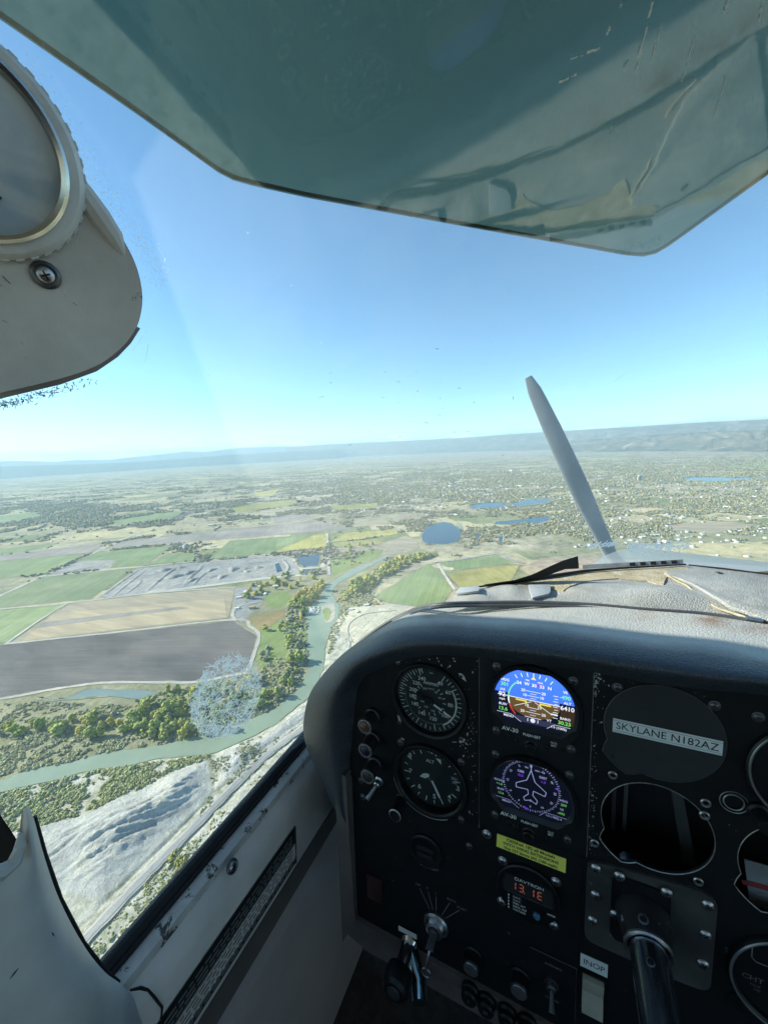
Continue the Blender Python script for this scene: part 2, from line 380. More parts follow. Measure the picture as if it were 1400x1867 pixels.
M_SCRUB = ground_mat('scrub_floor', (.24,.235,.12), (.38,.35,.22), .02, None, 0, 0, .5, (.38,.33,.22), .6)
M_GRASS = ground_mat('meadow_grass', (.21,.275,.09), (.29,.33,.13), .02, None, 0, 0, .35, (.28,.26,.13), .64)
M_SPORT = ground_mat('mown_grass', (.21,.275,.115), (.265,.315,.15), .01, .05, fr + R(25), .07, .15)
M_CREAM = ground_mat('dry_clay', (.46,.42,.31), (.60,.55,.42), .03, None, 0, 0, .35, (.30,.28,.17), .57)
M_TRACK = ground_mat('track_dirt', (.44,.41,.35), (.53,.49,.42), .05, None, 0, 0, .2)
M_ROAD = ground_mat('asphalt_pale', (.30,.30,.29), (.36,.355,.34), .05, None, 0, 0, .15)
M_RIVER = water_mat('river_water', (.25,.30,.205), .3)
M_POND = water_mat('pond_water', (.012,.040,.062), .10)
M_PONDG = water_mat('oxbow_water', (.20,.25,.215), .12)
M_SAND = ground_mat('sand', (.42,.39,.31), (.52,.48,.39), .1)

M_VERGE = ground_mat('verge', (.20,.20,.10), (.40,.37,.26), .05, None, 0, 0, .5)
POLYS = []                                      # ground polygons trees stay out of
def patch(name, pts, m, lev=1, keep=True, jit=0.0, sub=0):
    P = gp(pts, GZ + .35*lev)
    if sub: P = catmull(P + [P[0]], sub)[:-1]
    if jit: P = [p + Vector((random.uniform(-jit, jit), random.uniform(-jit, jit), 0)) for p in P]
    b = MB(); b.sheet(P, GZ + .35*lev); o = b.build(name, m, smooth=0); custom(o, kind='structure')
    if keep: POLYS.append([(p.x, p.y) for p in P])
    if name in ('crop_field', 'ploughed_field', 'playing_field', 'bare_field') and P[0].length < 3500:
        c = sum((Vector(p) for p in P), Vector())/len(P); vb = MB(); n = len(P)
        for i in range(n):
            a, d_ = P[i], P[(i+1) % n]; L = (d_-a).length; k = max(1, int(L/18)); dr = (d_-a)/k; nn = Vector((-dr.y, dr.x, 0)).normalized(); nn = nn if nn.dot(c-a) > 0 else -nn
            A = [a + dr*q - nn*random.uniform(0, 1.6) for q in range(k+1)]; B = [a + dr*q + nn*random.uniform(.6, 4.2) for q in range(k+1)]; vb.grid([[Vector((p.x, p.y, GZ+.35*lev+.2)) for p in A], [Vector((p.x, p.y, GZ+.35*lev+.2)) for p in B]])
        custom(vb.build('field_margin', M_VERGE, smooth=0), kind='structure')
    return o
def ribbon(name, pts, width, m, lev=3, px=True, sub=6):
    P = catmull(gp(pts, GZ + .35*lev), sub); w = width if isinstance(width, (list, tuple)) else None
    b = MB(); L = []; Rr = []
    for i, p in enumerate(P):
        t = (P[min(i+1, len(P)-1)] - P[max(i-1, 0)]); t.z = 0; t.normalize(); n = Vector((-t.y, t.x, 0))
        ww = (np.interp(i/(len(P)-1), np.linspace(0, 1, len(width)), width) if w else width) * (1 + .12*math.sin(i*1.7))
        L.append(p + n*ww/2); Rr.append(p - n*ww/2)
    b.grid([L, Rr], flip=True); o = b.build(name, m, smooth=0); custom(o, kind='structure'); return o

# --- floors of scrub, then fields on top
patch('scrubland', [(0,1272),(100,1257),(190,1245),(360,1244),(452,1226),(472,1159),(425,1130),(431,1070),(492,1054),(600,1046),(640,1040),(760,1000),(800,1010),(700,1050),(680,1090),(640,1140),(590,1260),(520,1310),(300,1380),(0,1444),(-60,1440),(-60,1290)], M_SCRUB, 0.5, False)
patch('dry_bank', [(592,1208),(600,1160),(616,1126),(640,1108),(700,1102),(770,1108),(830,1100),(840,1140),(700,1240),(600,1330),(560,1400),(520,1420),(480,1440),(460,1347),(516,1312),(560,1280)], M_CREAM, 0.7, False)
patch('crop_field', [(0,1024),(163,1009),(78,1047),(-10,1055)], M_GREEN)
patch('crop_field', [(-10,1015),(194,991),(163,1008),(-10,1023.5)], M_BROWN)
patch('crop_field', [(-10,1002),(115,988),(66,1002.5),(-10,1012)], M_GREEN)
patch('crop_field', [(144.6,1023),(171,1006.5),(315.5,994.5),(264,1031),(200,1036),(213.6,1021)], M_GREEN)
patch('bare_plot', [(85,1048),(144,1022.5),(210,1021),(197,1035.6)], M_GRAVEL)
patch('crop_field', [(268,1030),(306,1009),(353,1008),(356.5,1021.8)], M_GREEN)
patch('crop_field', [(376,1020.8),(420,986),(576,974),(491,1009.4)], M_GREEN)
patch('crop_field', [(491,1009),(573,975.5),(595,973),(595,997)], M_YELLOW)
patch('crop_field', [(-10,1088),(80,1052),(242,1035.5),(166,1092),(-10,1109)], M_GREEN2)
patch('crop_field', [(-10,1114),(119,1100.5),(14,1171),(-10,1174)], M_PALEGREEN)
patch('crop_field', [(127,1100.5),(270,1083),(430,1071),(417,1127),(16,1173)], M_TAN)
patch('stubble_band', [(98,1119),(400,1092),(409,1090),(414,1125),(40,1168)], M_TAN2, 2, False)
patch('stubble_band', [(80,1134),(330,1106),(345,1109),(240,1122),(62,1146)], M_BROWN, 3, False)
patch('ploughed_field', [(-10,1177),(425,1132),(469,1159),(462,1190),(449,1224),(360,1242.5),(190,1243.5),(100,1255),(-10,1274)], M_PLOUGH)
patch('gravel_pit', [(175,1091.5),(250,1036.5),(365,1025),(510,1012),(531,1015),(552,1045),(492,1052.5),(320,1078)], M_GRAVEL, 1)
patch('crop_field', [(190,1002),(222,987),(360,972),(576,948.5),(607,955.5),(645,964),(406,983.5),(260,996)], M_BROWN)
patch('crop_field', [(601,988),(630,971.5),(722.5,965),(726,973),(653,984)], M_YELLOW)
patch('crop_field', [(603,990.5),(653,985),(699,980.5),(695.5,992),(607,998)], M_OLIVE)
patch('crop_field', [(638,957),(699,944),(711,955),(645,961)], M_TAN)
patch('meadow', [(601,1015),(630,1005.6),(699,1001.7),(692,1015),(660,1028),(607,1052)], M_GRASS, 1, False)
patch('meadow', [(485,1083),(522,1078),(535,1090),(508,1112),(487,1105)], M_GRASS, 1, False)
patch('meadow', [(470,1150),(505,1130),(560,1140),(558,1170),(520,1200),(475,1222),(468,1200)], M_GRASS, 1, False)
patch('orange_weeds', [(448,1130),(515,1110),(520,1122),(490,1145),(476,1152)], ground_mat('weeds', (.27,.24,.10), (.38,.26,.13), .06), 1.5, False)
patch('playing_field', [(682,1088.5),(735,1055),(782,1026.8),(806,1048),(826.6,1073),(810,1098),(761,1106),(707,1100)], M_SPORT)
patch('playing_field', [(800,1025.7),(908.6,1013),(937,1026.4),(823,1040)], M_SPORT)
patch('playing_field', [(811,1043),(948.6,1029.5),(930,1062),(840,1072)], M_OLIVE)
patch('infield_dirt', [(806,1036),(812,1033.5),(826,1035),(828,1038.5),(822,1040),(811,1040)], M_CREAM, 2, False)
patch('bare_field', [(692,992),(740,976),(760,985),(765,1000),(715,1004)], M_TAN)
patch('bare_field', [(1215,957),(1320,950),(1390,958),(1300,972),(1225,968)], M_TAN, 1, True)
patch('crop_field', [(420,926),(530,911),(560,913),(520,924),(430,934)], M_OLIVE)
patch('crop_field', [(536,910),(582,905),(586,912),(545,917)], M_TAN)
patch('crop_field', [(600,922),(690,917),(686,927),(606,931)], M_OLIVE)
patch('crop_field', [(465,898),(510,891),(500,902),(468,904)], M_YELLOW)
patch('crop_field', [(305,946),(345,932),(360,932),(325,947)], M_PLOUGH)
patch('crop_field', [(200,950),(305,934),(340,932),(300,948),(215,956)], M_GREEN)
patch('crop_field', [(-10,942),(60,934),(80,940),(0,955),(-10,955)], M_GREEN)
patch('crop_field', [(490,944),(558,937),(570,945),(500,953)], M_BROWN)
patch('stubble_plain', [(700,832),(900,820),(1000,822),(960,832),(760,842)], M_TAN, .6, False)
patch('stubble_plain', [(1120,826),(1250,820),(1400,815),(1400,826),(1240,834)], M_TAN, .6, False)
patch('crop_field', [(1280,852),(1400,843),(1400,850),(1290,857)], M_PALEGREEN, .6, False)
patch('crop_field', [(1280,862),(1400,858),(1400,865),(1300,867)], M_YELLOW, .6, False)
patch('dirt_patch', [(428,1072),(470,1068),(478,1100),(440,1135),(425,1128)], M_GRAVEL, 1, False)

# --- water
def water(name, pts, m, sub=3, lev=2):
    P = catmull(gp(pts, GZ + .35*lev) + [G(*pts[0], GZ + .35*lev)], sub)[:-1]; c = sum(P, Vector())/len(P); rad = max((p-c).length for p in P); n = len(P)
    P = [p + (p-c).normalized()*rad*.09*(vnoise(np.array([i*.9]), np.array([rad]), 3)[0]-.5) for i, p in enumerate(P)]
    b = MB(); b.sheet(P, GZ + .35*lev); o = b.build(name, m, smooth=0); custom(o, kind='structure'); POLYS.append([(p.x, p.y) for p in P])
    w = min(16, rad*.14); A = [p - (p-c).normalized()*w*.2 for p in P]; B = [p + (p-c).normalized()*w*(.35 + .9*vnoise(np.array([i*1.3]), np.array([rad+9]), 5)[0]) for i, p in enumerate(P)]
    b = MB(); b.grid([[Vector((p.x, p.y, GZ+.35*lev+.15)) for p in A + A[:1]], [Vector((p.x, p.y, GZ+.35*lev+.15)) for p in B + B[:1]]]); custom(b.build(name.split('_')[-1] + '_bank', M_SAND if rad < 90 else M_VERGE, smooth=0), kind='structure'); return o
RIV_L = [(-60,1440),(0,1426),(58,1403),(129,1391),(182,1376),(210,1370),(300,1357),(356,1344),(420,1326),(449,1314),(489,1298),(520,1276),(543,1258),(557,1230),(562,1206),(560,1176),(560,1140),(556,1120),(567,1106),(583,1086),(592,1072),(605,1061),(628,1046.5),(651,1034.5),(669,1028.5),(699,1015.5),(722,1008)]
RIV_R = [(-60,1458),(0,1444),(64,1431),(129,1416),(193,1401),(246,1392),(300,1381),(383,1375),(416,1363),(460,1344),(482,1333),(516,1311),(536,1294),(558,1277),(580,1245),(590,1215),(592,1184),(604,1150),(615,1126),(619,1106),(612,1092),(606,1084),(608,1073),(621,1061),(642,1050),(668,1035.5),(680,1029),(706,1015.5),(723,1008.3)]
_l = catmull(gp(RIV_L, GZ + .75), 5); _r = catmull(gp(RIV_R, GZ + .75), 5)
def wob(P):
    return [p + Vector((vnoise(np.array([p.x/14.]), np.array([p.y/14.]), 3)[0]-.5, vnoise(np.array([p.x/14.]), np.array([p.y/14.]), 5)[0]-.5, 0))*7 for p in P]
_n = min(len(_l), len(_r)); _l2 = wob([_l[int(i*(len(_l)-1)/(_n-1))] for i in range(_n)]); _r2 = wob([_r[int(i*(len(_r)-1)/(_n-1))] for i in range(_n)])
b = MB(); b.grid([_l2, _r2], flip=False); river = b.build('river', M_RIVER, smooth=0); custom(river, kind='structure')
POLYS.append([(p.x, p.y) for p in _l2] + [(p.x, p.y) for p in _r2[::-1]])
RIVER_POLY = POLYS[-1]
water('pond', [(537.4,1015),(583.7,1009.4),(585.6,1021),(580,1031.8),(551,1033)], M_POND, 1)
water('pond', [(501,1028),(508.5,1025.6),(516,1042),(504.6,1045)], M_POND, 1)
water('pond', [(552,1038),(580,1036),(582,1040),(556,1043)], M_POND, 1)
water('lake', [(767,976.6),(774.6,963),(792,954.7),(817,952.7),(832,961),(843,974.7),(838,986),(815,992.3),(784,992.8),(771,988)], M_POND)
water('lake', [(857,921.7),(897,915),(928.6,921.7),(900,926),(863,927.4)], M_POND)
water('lake', [(931,917),(970,910),(1008.6,909.7),(994,917),(943,923)], M_POND)
water('lake', [(903,951),(943,947),(1000,941),(1000,949),(975,955),(954,953),(930,956),(903,955)], M_POND)
water('lake', [(1246,871),(1286,869),(1371,872),(1340,876),(1314,878.5),(1251,876)], M_POND)
water('canal', [(833,953),(839,957),(844,968),(842,980),(837,988),(834,986),(839,977),(839,967),(834,959)], M_RIVER, 3)
water('pond', [(868,975),(875,972),(880,977),(872,982)], M_POND, 2)
water('pond', [(908,980),(917,977),(916,987),(909,986)], M_POND, 2)
water('oxbow_pond', [(77,1271),(120,1273.6),(150,1259.6),(163,1255.5),(214,1256),(285,1259.6),(281,1266),(266,1274),(225,1273),(193,1269),(139,1273.6),(110,1277),(80,1276)], M_PONDG, 2)
patch('sand_bank', [(585,1106),(605,1100),(611,1108),(609,1128),(598,1136),(590,1128)], M_SAND, 3, False, 0, 3)
patch('river_island', [(588,1112),(595,1108.5),(602,1111),(603,1120),(597,1131),(591,1128)], M_GRASS, 4, False, 0, 3)
patch('pit_berm', [(530,1013),(590,1006),(593,1034),(551,1043),(545,1036),(531,1016)], M_TRACK, 1.4, False)

# --- roads and tracks
ribbon('dirt_road', [(-20,1094),(0,1086),(79,1050),(160,1013),(232,980),(262,968)], 16, M_TRACK)
ribbon('dirt_road', [(-20,1112),(125,1099.5),(269,1082),(430,1070)], 9, M_TRACK)
ribbon('dirt_road', [(10,1174),(200,1154),(425,1130),(455,1142),(472,1158),(463,1192),(452,1226)], 9, M_TRACK)
ribbon('dirt_road', [(-20,1278),(50,1266),(100,1256.5),(190,1245),(300,1244.5),(360,1243.5),(420,1232),(452,1226)], 8, M_TRACK)
ribbon('dirt_road', [(122,1100),(70,1132),(10,1174)], 8, M_TRACK, 3.3)
ribbon('dirt_road', [(79,1051),(242,1035),(360,1023),(480,1012),(600,1000)], 14, M_TRACK, 3.6)
ribbon('dirt_road', [(270,1080),(330,1074),(492,1053.5),(585,1046)], 22, M_TRACK, 2.4)
ribbon('dirt_road', [(596,972),(598,1000),(600,1048)], 12, M_TRACK, 4)
ribbon('dirt_road', [(362,1024),(352,1003),(335,996)], 14, M_TRACK, 4)
ribbon('dirt_road', [(797,1025),(812,1050),(829,1075)], 10, M_TRACK, 4)
ribbon('asphalt_road', [(780,1028),(850,1018),(908,1010),(930,1020),(956,1027)], 14, M_ROAD, 4)
ribbon('dirt_road', [(682,1090),(700,1101),(760,1108),(800,1104)], 8, M_TRACK, 4)
ribbon('dirt_road', [(430,1132),(424,1118),(438,1104),(470,1098)], 9, M_TRACK, 4)
ribbon('dirt_road', [(-20,1015),(100,1000),(230,984),(400,966),(600,941)], 12, M_TRACK, 3.5)
ribbon('dirt_road', [(640,1170),(632,1150),(640,1132),(668,1118),(720,1112)], 6, M_TRACK, 4)
HW = [(120,1748),(164,1703),(256,1606),(300,1562),(374,1487),(426,1434),(478,1384),(520,1350),(558,1322),(585,1300)]
ribbon('highway', HW, 7.5, M_ROAD, 8)
ribbon('highway_shoulder', HW, 12.5, M_TRACK, 7)

# --- badlands: eroded clay hills beside the river, one height field
BAD = [([(40,1530),(75,1508),(149,1491),(203,1464),(262,1441),(312,1411),(381,1386),(388.6,1446),(354,1485),(262,1578),(178,1655),(110,1640),(40,1600)], 17),
       ([(374,1568),(388,1498),(430,1462),(452,1466),(470,1500),(430,1560),(385,1610)], 24),
       ([(150,1790),(235,1690),(330,1600),(372,1580),(380,1640),(300,1760),(200,1850)], 11),
       ([(462,1432),(520,1386),(560,1352),(600,1330),(620,1400),(520,1450),(475,1450)], 20),
       ([(405,1371),(470,1352),(540,1300),(570,1285),(575,1300),(500,1362),(430,1425),(396,1440)], 9)]
gx = np.arange(-860, -190, 2.0); gy = np.arange(40, 760, 2.0); X, Y = np.meshgrid(gx, gy)
Hh = np.zeros_like(X); allm = np.zeros_like(X)
hwp = [(p.x, p.y) for p in catmull(gp(HW), 4)]; dhw = dist_poly(X, Y, hwp, False)
wx = X + 22*(fbm(X/60, Y/60, 3, 1)-.5); wy = Y + 22*(fbm(X/60, Y/60, 3, 9)-.5)
ca, sa = math.cos(R(63)), math.sin(R(63)); rx = (wx*ca + wy*sa); ry = (-wx*sa + wy*ca)
rid = 1 - np.abs(2*fbm(rx/230, ry/60, 4, 21)-1)*2.0
rid2 = 1 - np.abs(2*fbm(rx/85, ry/11, 4, 31)-1)*2.2
wx2 = X + 9*(fbm(X/18, Y/18, 3, 61)-.5); wy2 = Y + 9*(fbm(X/18, Y/18, 3, 69)-.5)
rid3 = 1 - np.abs(2*fbm((wx2*ca+wy2*sa)/44, (-wx2*sa+wy2*ca)/5.5, 3, 37)-1)*2.0
rid4 = 1 - np.abs(2*fbm((wx2*ca+wy2*sa)/10, (-wx2*sa+wy2*ca)/3.4, 2, 77)-1)*2.0
for pts, h in BAD:
    P = [(p.x, p.y) for p in gp(pts)]
    ins = in_poly(X, Y, P); d = dist_poly(X, Y, P) * ins
    mk = np.clip(d/58, 0, 1); mk = mk*mk*(3-2*mk)
    Hh = np.maximum(Hh, mk*(h*(.42 + .3*np.clip(rid, -.3, 1)) + 3.4*rid2 + 2.6*rid3 + 1.3*rid4)); allm = np.maximum(allm, np.clip(d/9, 0, 1))
Hh = np.maximum(Hh, 0) * np.clip((dhw-11)/16, 0, 1) + 1.2*fbm(X/7, Y/7, 3, 4)*allm
drv = dist_poly(X, Y, RIVER_POLY); inr = in_poly(X, Y, RIVER_POLY)
Hh = np.where(inr, -1.5, Hh*np.clip(drv/20, 0, 1)); Hh = np.where(dhw < 10, .9, Hh)
base = np.where(inr, -2.0, np.clip(drv/12, 0, 1)*(.9 + 1.6*fbm(X/16, Y/16, 3, 8))*np.clip((dhw-8)/8, .4, 1))
Zt = GZ + Hh*1.0 + np.where(allm > 0, .8, 0) + base
side = in_poly(X, Y, [(p.x, p.y) for p in gp(RIV_R[:24] + [(640,1180),(760,1400),(500,1867),(100,1990),(-60,1880)])])
keepv = side
ny, nx = X.shape; idx = -np.ones(X.shape, int); vs = []; 
kk = np.argwhere(keepv)
idx[keepv] = np.arange(keepv.sum()); vs = np.stack([X[keepv], Y[keepv], Zt[keepv]], 1)
q = keepv[:-1,:-1] & keepv[1:,:-1] & keepv[:-1,1:] & keepv[1:,1:]
fs = np.stack([idx[:-1,:-1][q], idx[:-1,1:][q], idx[1:,1:][q], idx[1:,:-1][q]], 1)
def bad_mat():
    m, t, p, o = nodes('badland_clay'); ge = t.nodes.new('ShaderNodeNewGeometry'); g = ge.outputs['Position']
    n = noise_node(t, .02, 7, .65, g, .6); r = ramp(t, [(.30, (.30,.295,.26)), (.42, (.43,.42,.38)), (.55, (.52,.51,.46)), (.68, (.63,.58,.45))]); t.links.new(n.outputs[0], r.inputs[0])
    a = t.nodes.new('ShaderNodeAttribute'); a.attribute_name = 'bare'
    n2 = noise_node(t, .06, 6, .7, g, .4); r2 = ramp(t, [(.30, (.24,.24,.14)), (.44, (.44,.42,.31)), (.58, (.60,.57,.47))]); t.links.new(n2.outputs[0], r2.inputs[0])
    c = mixc(t, a.outputs['Fac'], r2.outputs[0], r.outputs[0])
    n3 = noise_node(t, .5, 5, .7, g); fr_ = ramp(t, [(.3, (.75,)*3), (.7, (1.18,)*3)]); t.links.new(n3.outputs[0], fr_.inputs[0]); c = mixc(t, 1.0, c, fr_.outputs[0], 'MULTIPLY')
    t.links.new(c, p.inputs['Base Color']); p.inputs['Roughness'].default_value = 1; p.inputs['Specular IOR Level'].default_value = .05
    b = t.nodes.new('ShaderNodeBump'); b.inputs['Distance'].default_value = 3.0; b.inputs['Strength'].default_value = 1.0
    n4 = noise_node(t, .10, 9, .72, g, 1.6); t.links.new(n4.outputs[0], b.inputs['Height']); t.links.new(b.outputs[0], p.inputs['Normal'])
    return m
me = bpy.data.meshes.new('badlands'); me.from_pydata(vs.tolist(), [], fs.tolist()); me.materials.append(bad_mat())
at = me.attributes.new('bare', 'FLOAT', 'POINT'); at.data.foreach_set('value', np.clip(allm[keepv]*1.4, 0, 1).astype(np.float32))
me.polygons.foreach_set('use_smooth', [True]*len(me.polygons)); o = link(bpy.data.objects.new('badlands', me)); custom(o, kind='structure')

# --- hills on the skyline: mesa on one side, far mountains on the other
def hills(name, sky_pts, rfun, depth, m, seed, rough=.25, nz=28, front=0.0, step=2.5):
    xs = np.arange(sky_pts[0][0], sky_pts[-1][0]+.1, step); rows = []
    sx = [p[0] for p in sky_pts]; sy = [p[1] for p in sky_pts]
    n1 = fbm(xs/45., xs*0+seed, 5, seed)
    for j in range(nz):
        t = j/(nz-1); row = []
        for i, x in enumerate(xs):
            y = np.interp(x, sx, sy); d = ray(x, y); hd = math.hypot(d[0], d[1]); el = d[2]/hd
            r0 = rfun(x); top = el*(r0+depth*.8) - GZ
            r = r0 + depth*t
            prof = min(1, (t/.8)) ; prof = prof*prof*(3-2*prof)*.75 + .25*prof
            ge_ = abs(2*fbm(np.array([x/30.+2.2*vnoise(np.array([x/40.]), np.array([t*4.]), 3)[0]]), np.array([t*5.+seed]), 5, seed+3)[0]-1)
            ht = top*prof*(1 - rough*ge_*2*(1-t if t < .8 else .08))
            if t > .8: ht = top*(1 - .25*(t-.8)/.2 - .02*ge_)
            row.append((d[0]/hd*r, d[1]/hd*r, GZ + max(ht, 0) - (3 if j == 0 else 0)))
        rows.append(row)
    b = MB(); b.grid(rows); o = b.build(name, m, smooth=80); custom(o, kind='structure'); return o
def hill_mat(name, cs, scale):
    m, t, p, o = nodes(name); ge = t.nodes.new('ShaderNodeNewGeometry'); g = ge.outputs['Position']
    n = noise_node(t, scale, 8, .7, g, .8); r = ramp(t, cs); t.links.new(n.outputs[0], r.inputs[0]); t.links.new(r.outputs[0], p.inputs['Base Color'])
    p.inputs['Roughness'].default_value = 1; p.inputs['Specular IOR Level'].default_value = 0; return m
MH1 = hill_mat('mesa_scrub', [(.36, (.06,.06,.045)), (.50, (.13,.115,.08)), (.60, (.22,.185,.13)), (.70, (.42,.36,.28))], .0022)
MH2 = hill_mat('mountain_far', [(.3, (.06,.07,.06)), (.7, (.12,.12,.10))], .0008)
hills('mesa', [(520,815),(600,809.5),(700,805),(800,800),(900,793.5),(1000,786.5),(1100,780.5),(1200,774),(1300,768),(1400,763),(1480,759)], lambda x: np.interp(x, [520, 800, 1100, 1480], [24000, 21000, 16000, 12500]), 6500, MH1, 5, .22)
hills('hills', [(1040,802),(1120,798),(1180,793),(1240,789),(1300,786),(1360,784),(1480,780)], lambda x: np.interp(x, [1040, 1480], [13500, 9500]), 2500, MH1, 11, .4)
hills('mountains', [(-60,842),(0,840.5),(40,839.5),(100,841.5),(140,838),(200,838),(230,834),(262,831),(300,827),(340,822.5),(372,824),(400,820),(440,815.5),(500,814),(560,812.5),(620,812)], lambda x: 32000.0, 3500, MH2, 17, .25)
hills('hills', [(-60,852),(0,850),(60,848),(160,846),(260,841),(330,836),(420,829),(520,823),(620,818)], lambda x: 20000.0, 5000, MH2, 23, .4)

#==TREES==
# ================================================================ TREES
def ico(sub):
    bm = bmesh.new(); bmesh.ops.create_icosphere(bm, subdivisions=sub, radius=1); bm.verts.ensure_lookup_table()
    v = np.array([x.co[:] for x in bm.verts]); f = np.array([[y.index for y in x.verts] for x in bm.faces]); bm.free(); return v, f
ICO1, ICO2 = ico(1), ico(2)
def crown_mesh(name, m, seed, h=16., w=13., clumps=34, low=.22):
    rg = np.random.default_rng(seed); V = []; F = []; n = 0; v0, f0 = ICO2
    for k in range(clumps):
        u = rg.uniform(0, 1); zz = low + (1-low)*u; rr = math.sin(math.pi*min(1, max(.08, (zz-low)/(1-low)*.86+.1)))**.7
        a = rg.uniform(0, 6.283); q = math.sqrt(rg.uniform(.15, 1))*rr*w*.40
        lob = 1 + .28*math.sin(2*a+seed) + .18*math.sin(3*a+2*seed); c = np.array([math.cos(a)*q*lob*rg.uniform(.8, 1.15), math.sin(a)*q*lob, h*(low + (.93-low)*u)*(1 + .12*math.sin(a*2+seed*1.7))])
        s = w*rg.uniform(.075, .20)*(.75+.4*(1-u)); d = v0*(1 + rg.normal(0, .17, (len(v0), 1)))
        d = d*np.array([s*rg.uniform(.8, 1.2), s*rg.uniform(.8, 1.2), s*rg.uniform(.65, .95)]) + c
        V.append(d); F.append(f0+n); n += len(v0)
    me = bpy.data.meshes.new(name); me.from_pydata(np.concatenate(V).tolist(), [], np.concatenate(F).tolist()); me.materials.append(m); me.polygons.foreach_set('use_smooth', [True]*len(me.polygons)); return me
def trunk_mesh(name, m, seed, h=16.):
    rg = random.Random(seed); b = MB()
    b.tube([(0,0,-.4),(rg.uniform(-.3,.3),rg.uniform(-.3,.3),h*.25),(rg.uniform(-.6,.6),rg.uniform(-.6,.6),h*.6)], [.55,.42,.18], 7)
    for k in range(4):
        a = k*1.6 + rg.random(); b.tube([(0,0,h*.2),(math.cos(a)*2,math.sin(a)*2,h*.38),(math.cos(a)*4,math.sin(a)*4,h*.6)], [.28,.18,.07], 5)
    return b.mesh(name, m)
M_BARK = mat('bark', (.16,.13,.10), .9, var=.3, vscale=3)
KINDS = {
 'green': ('cottonwood_tree', leaf_mat('leaves_green', [(0, (.23,.28,.07)), (.5, (.31,.35,.08)), (1, (.39,.39,.09))]), 18, 17),
 'yellow': ('cottonwood_tree', leaf_mat('leaves_yellow', [(0, (.42,.39,.06)), (.6, (.52,.44,.07)), (1, (.55,.40,.08))]), 15, 15),
 'grey': ('willow_tree', leaf_mat('leaves_grey', [(0, (.28,.29,.19)), (.5, (.34,.345,.235)), (1, (.40,.375,.26))]), 9, 12)}
CR = {k: [(crown_mesh('crown', v[1], i*7+len(k), v[2]*hh, v[3]*ww, nn, lo), trunk_mesh('trunk', M_BARK, i, v[2]*hh)) for i, (hh, ww, nn, lo) in enumerate(((1,1,44,.2),(1.15,.8,36,.14),(.85,1.2,52,.22),(1.05,1.05,30,.25),(.75,.85,30,.1)))] for k, v in KINDS.items()}
NT = [0]
def blocked(x, y):
    return any(in_poly(np.array([x]), np.array([y]), P)[0] for P in POLYS)
def ground_h(x, y):
    i = int(round((y-gy[0])/2.0)); j = int(round((x-gx[0])/2.0))
    if 0 <= i < ny and 0 <= j < nx and keepv[i, j]: return Zt[i, j]
    return GZ + .2
def tree(kind, x, y, s, label, group):
    nm = KINDS[kind][0]; cr, tr = random.choice(CR[kind])
    r = bpy.data.objects.new(nm, None); link(r); r.location = (x, y, ground_h(x, y)); r.rotation_euler = (0, 0, random.uniform(0, 6.28))
    r.scale = (s*random.uniform(.75, 1.25), s*random.uniform(.75, 1.25), s*random.uniform(.75, 1.25)); custom(r, label, 'tree', group)
    link(bpy.data.objects.new('trunk', tr), r); link(bpy.data.objects.new('crown', cr), r); NT[0] += 1
def pick(mix):
    u = random.random()
    for k, p in mix:
        u -= p
        if u <= 0: return k
    return mix[0][0]
LAB = {'green': 'tall green cottonwood tree', 'yellow': 'yellowing autumn cottonwood tree', 'grey': 'low grey-green willow tree'}
TREES_AT = []
def grove(pts, n, mix, where, smin=.7, smax=1.1, gap=7.0):
    xs = [p[0] for p in pts]; ys = [p[1] for p in pts]; k = 0; tries = 0
    while k < n and tries < n*60:
        tries += 1; px = random.uniform(min(xs), max(xs)); py = random.uniform(min(ys), max(ys))
        if not in_poly(np.array([px]), np.array([py]), pts)[0]: continue
        g = G(px, py)
        if blocked(g.x, g.y): continue
        if any((g.x-a)**2 + (g.y-c)**2 < gap*gap for a, c in TREES_AT[-60:]): continue
        kd = pick(mix); TREES_AT.append((g.x, g.y)); k += 1
        tree(kd, g.x, g.y, 1.28*random.uniform(smin, smax), LAB[kd] + ' ' + where, 'trees ' + where)
grove([(245,1345),(260,1285),(300,1262),(345,1250),(380,1262),(400,1330),(345,1348),(290,1352)], 42, [('green',.86),('yellow',.1),('grey',.04)], 'in the riverside grove below the ploughed field', .7, 1.05, 9)
grove([(380,1262),(450,1236),(478,1245),(488,1285),(440,1305),(400,1330)], 24, [('green',.65),('yellow',.3),('grey',.05)], 'at the bend where the grove meets the track', .6, .95, 9)
grove([(80,1335),(130,1308),(200,1300),(250,1300),(250,1340),(180,1348),(100,1345)], 18, [('green',.72),('yellow',.23),('grey',.05)], 'in the row beyond the shallow oxbow pond', .6, .95, 9)
grove([(0,1330),(70,1318),(80,1330),(0,1352)], 7, [('green',.8),('grey',.2)], 'in the dark clump near the foot of the oxbow', .6, .9)
grove([(508,1150),(520,1105),(545,1090),(560,1095),(558,1130),(556,1200),(540,1250),(505,1285),(498,1262),(530,1220),(525,1180)], 44, [('grey',.62),('green',.33),('yellow',.05)], 'on the far bank shading the green river', .6, 1.05, 8)
grove([(535,1098),(555,1078),(580,1066),(590,1064),(588,1078),(570,1098),(552,1108)], 20, [('yellow',.55),('green',.45)], 'beside the rock weir', .8, 1.1, 8)
grove([(620,1080),(640,1062),(690,1036),(740,1015),(790,1005),(800,1012),(750,1028),(700,1055),(660,1080),(630,1095)], 60, [('green',.64),('yellow',.32),('grey',.04)], 'in the belt between the river and the mown playing field', .7, 1.1, 9)
grove([(430,1075),(470,1062),(500,1058),(545,1058),(580,1056),(540,1070),(500,1082),(450,1095)], 22, [('green',.7),('yellow',.3)], 'around the farmyard by the gravel pit', .6, .95, 10)
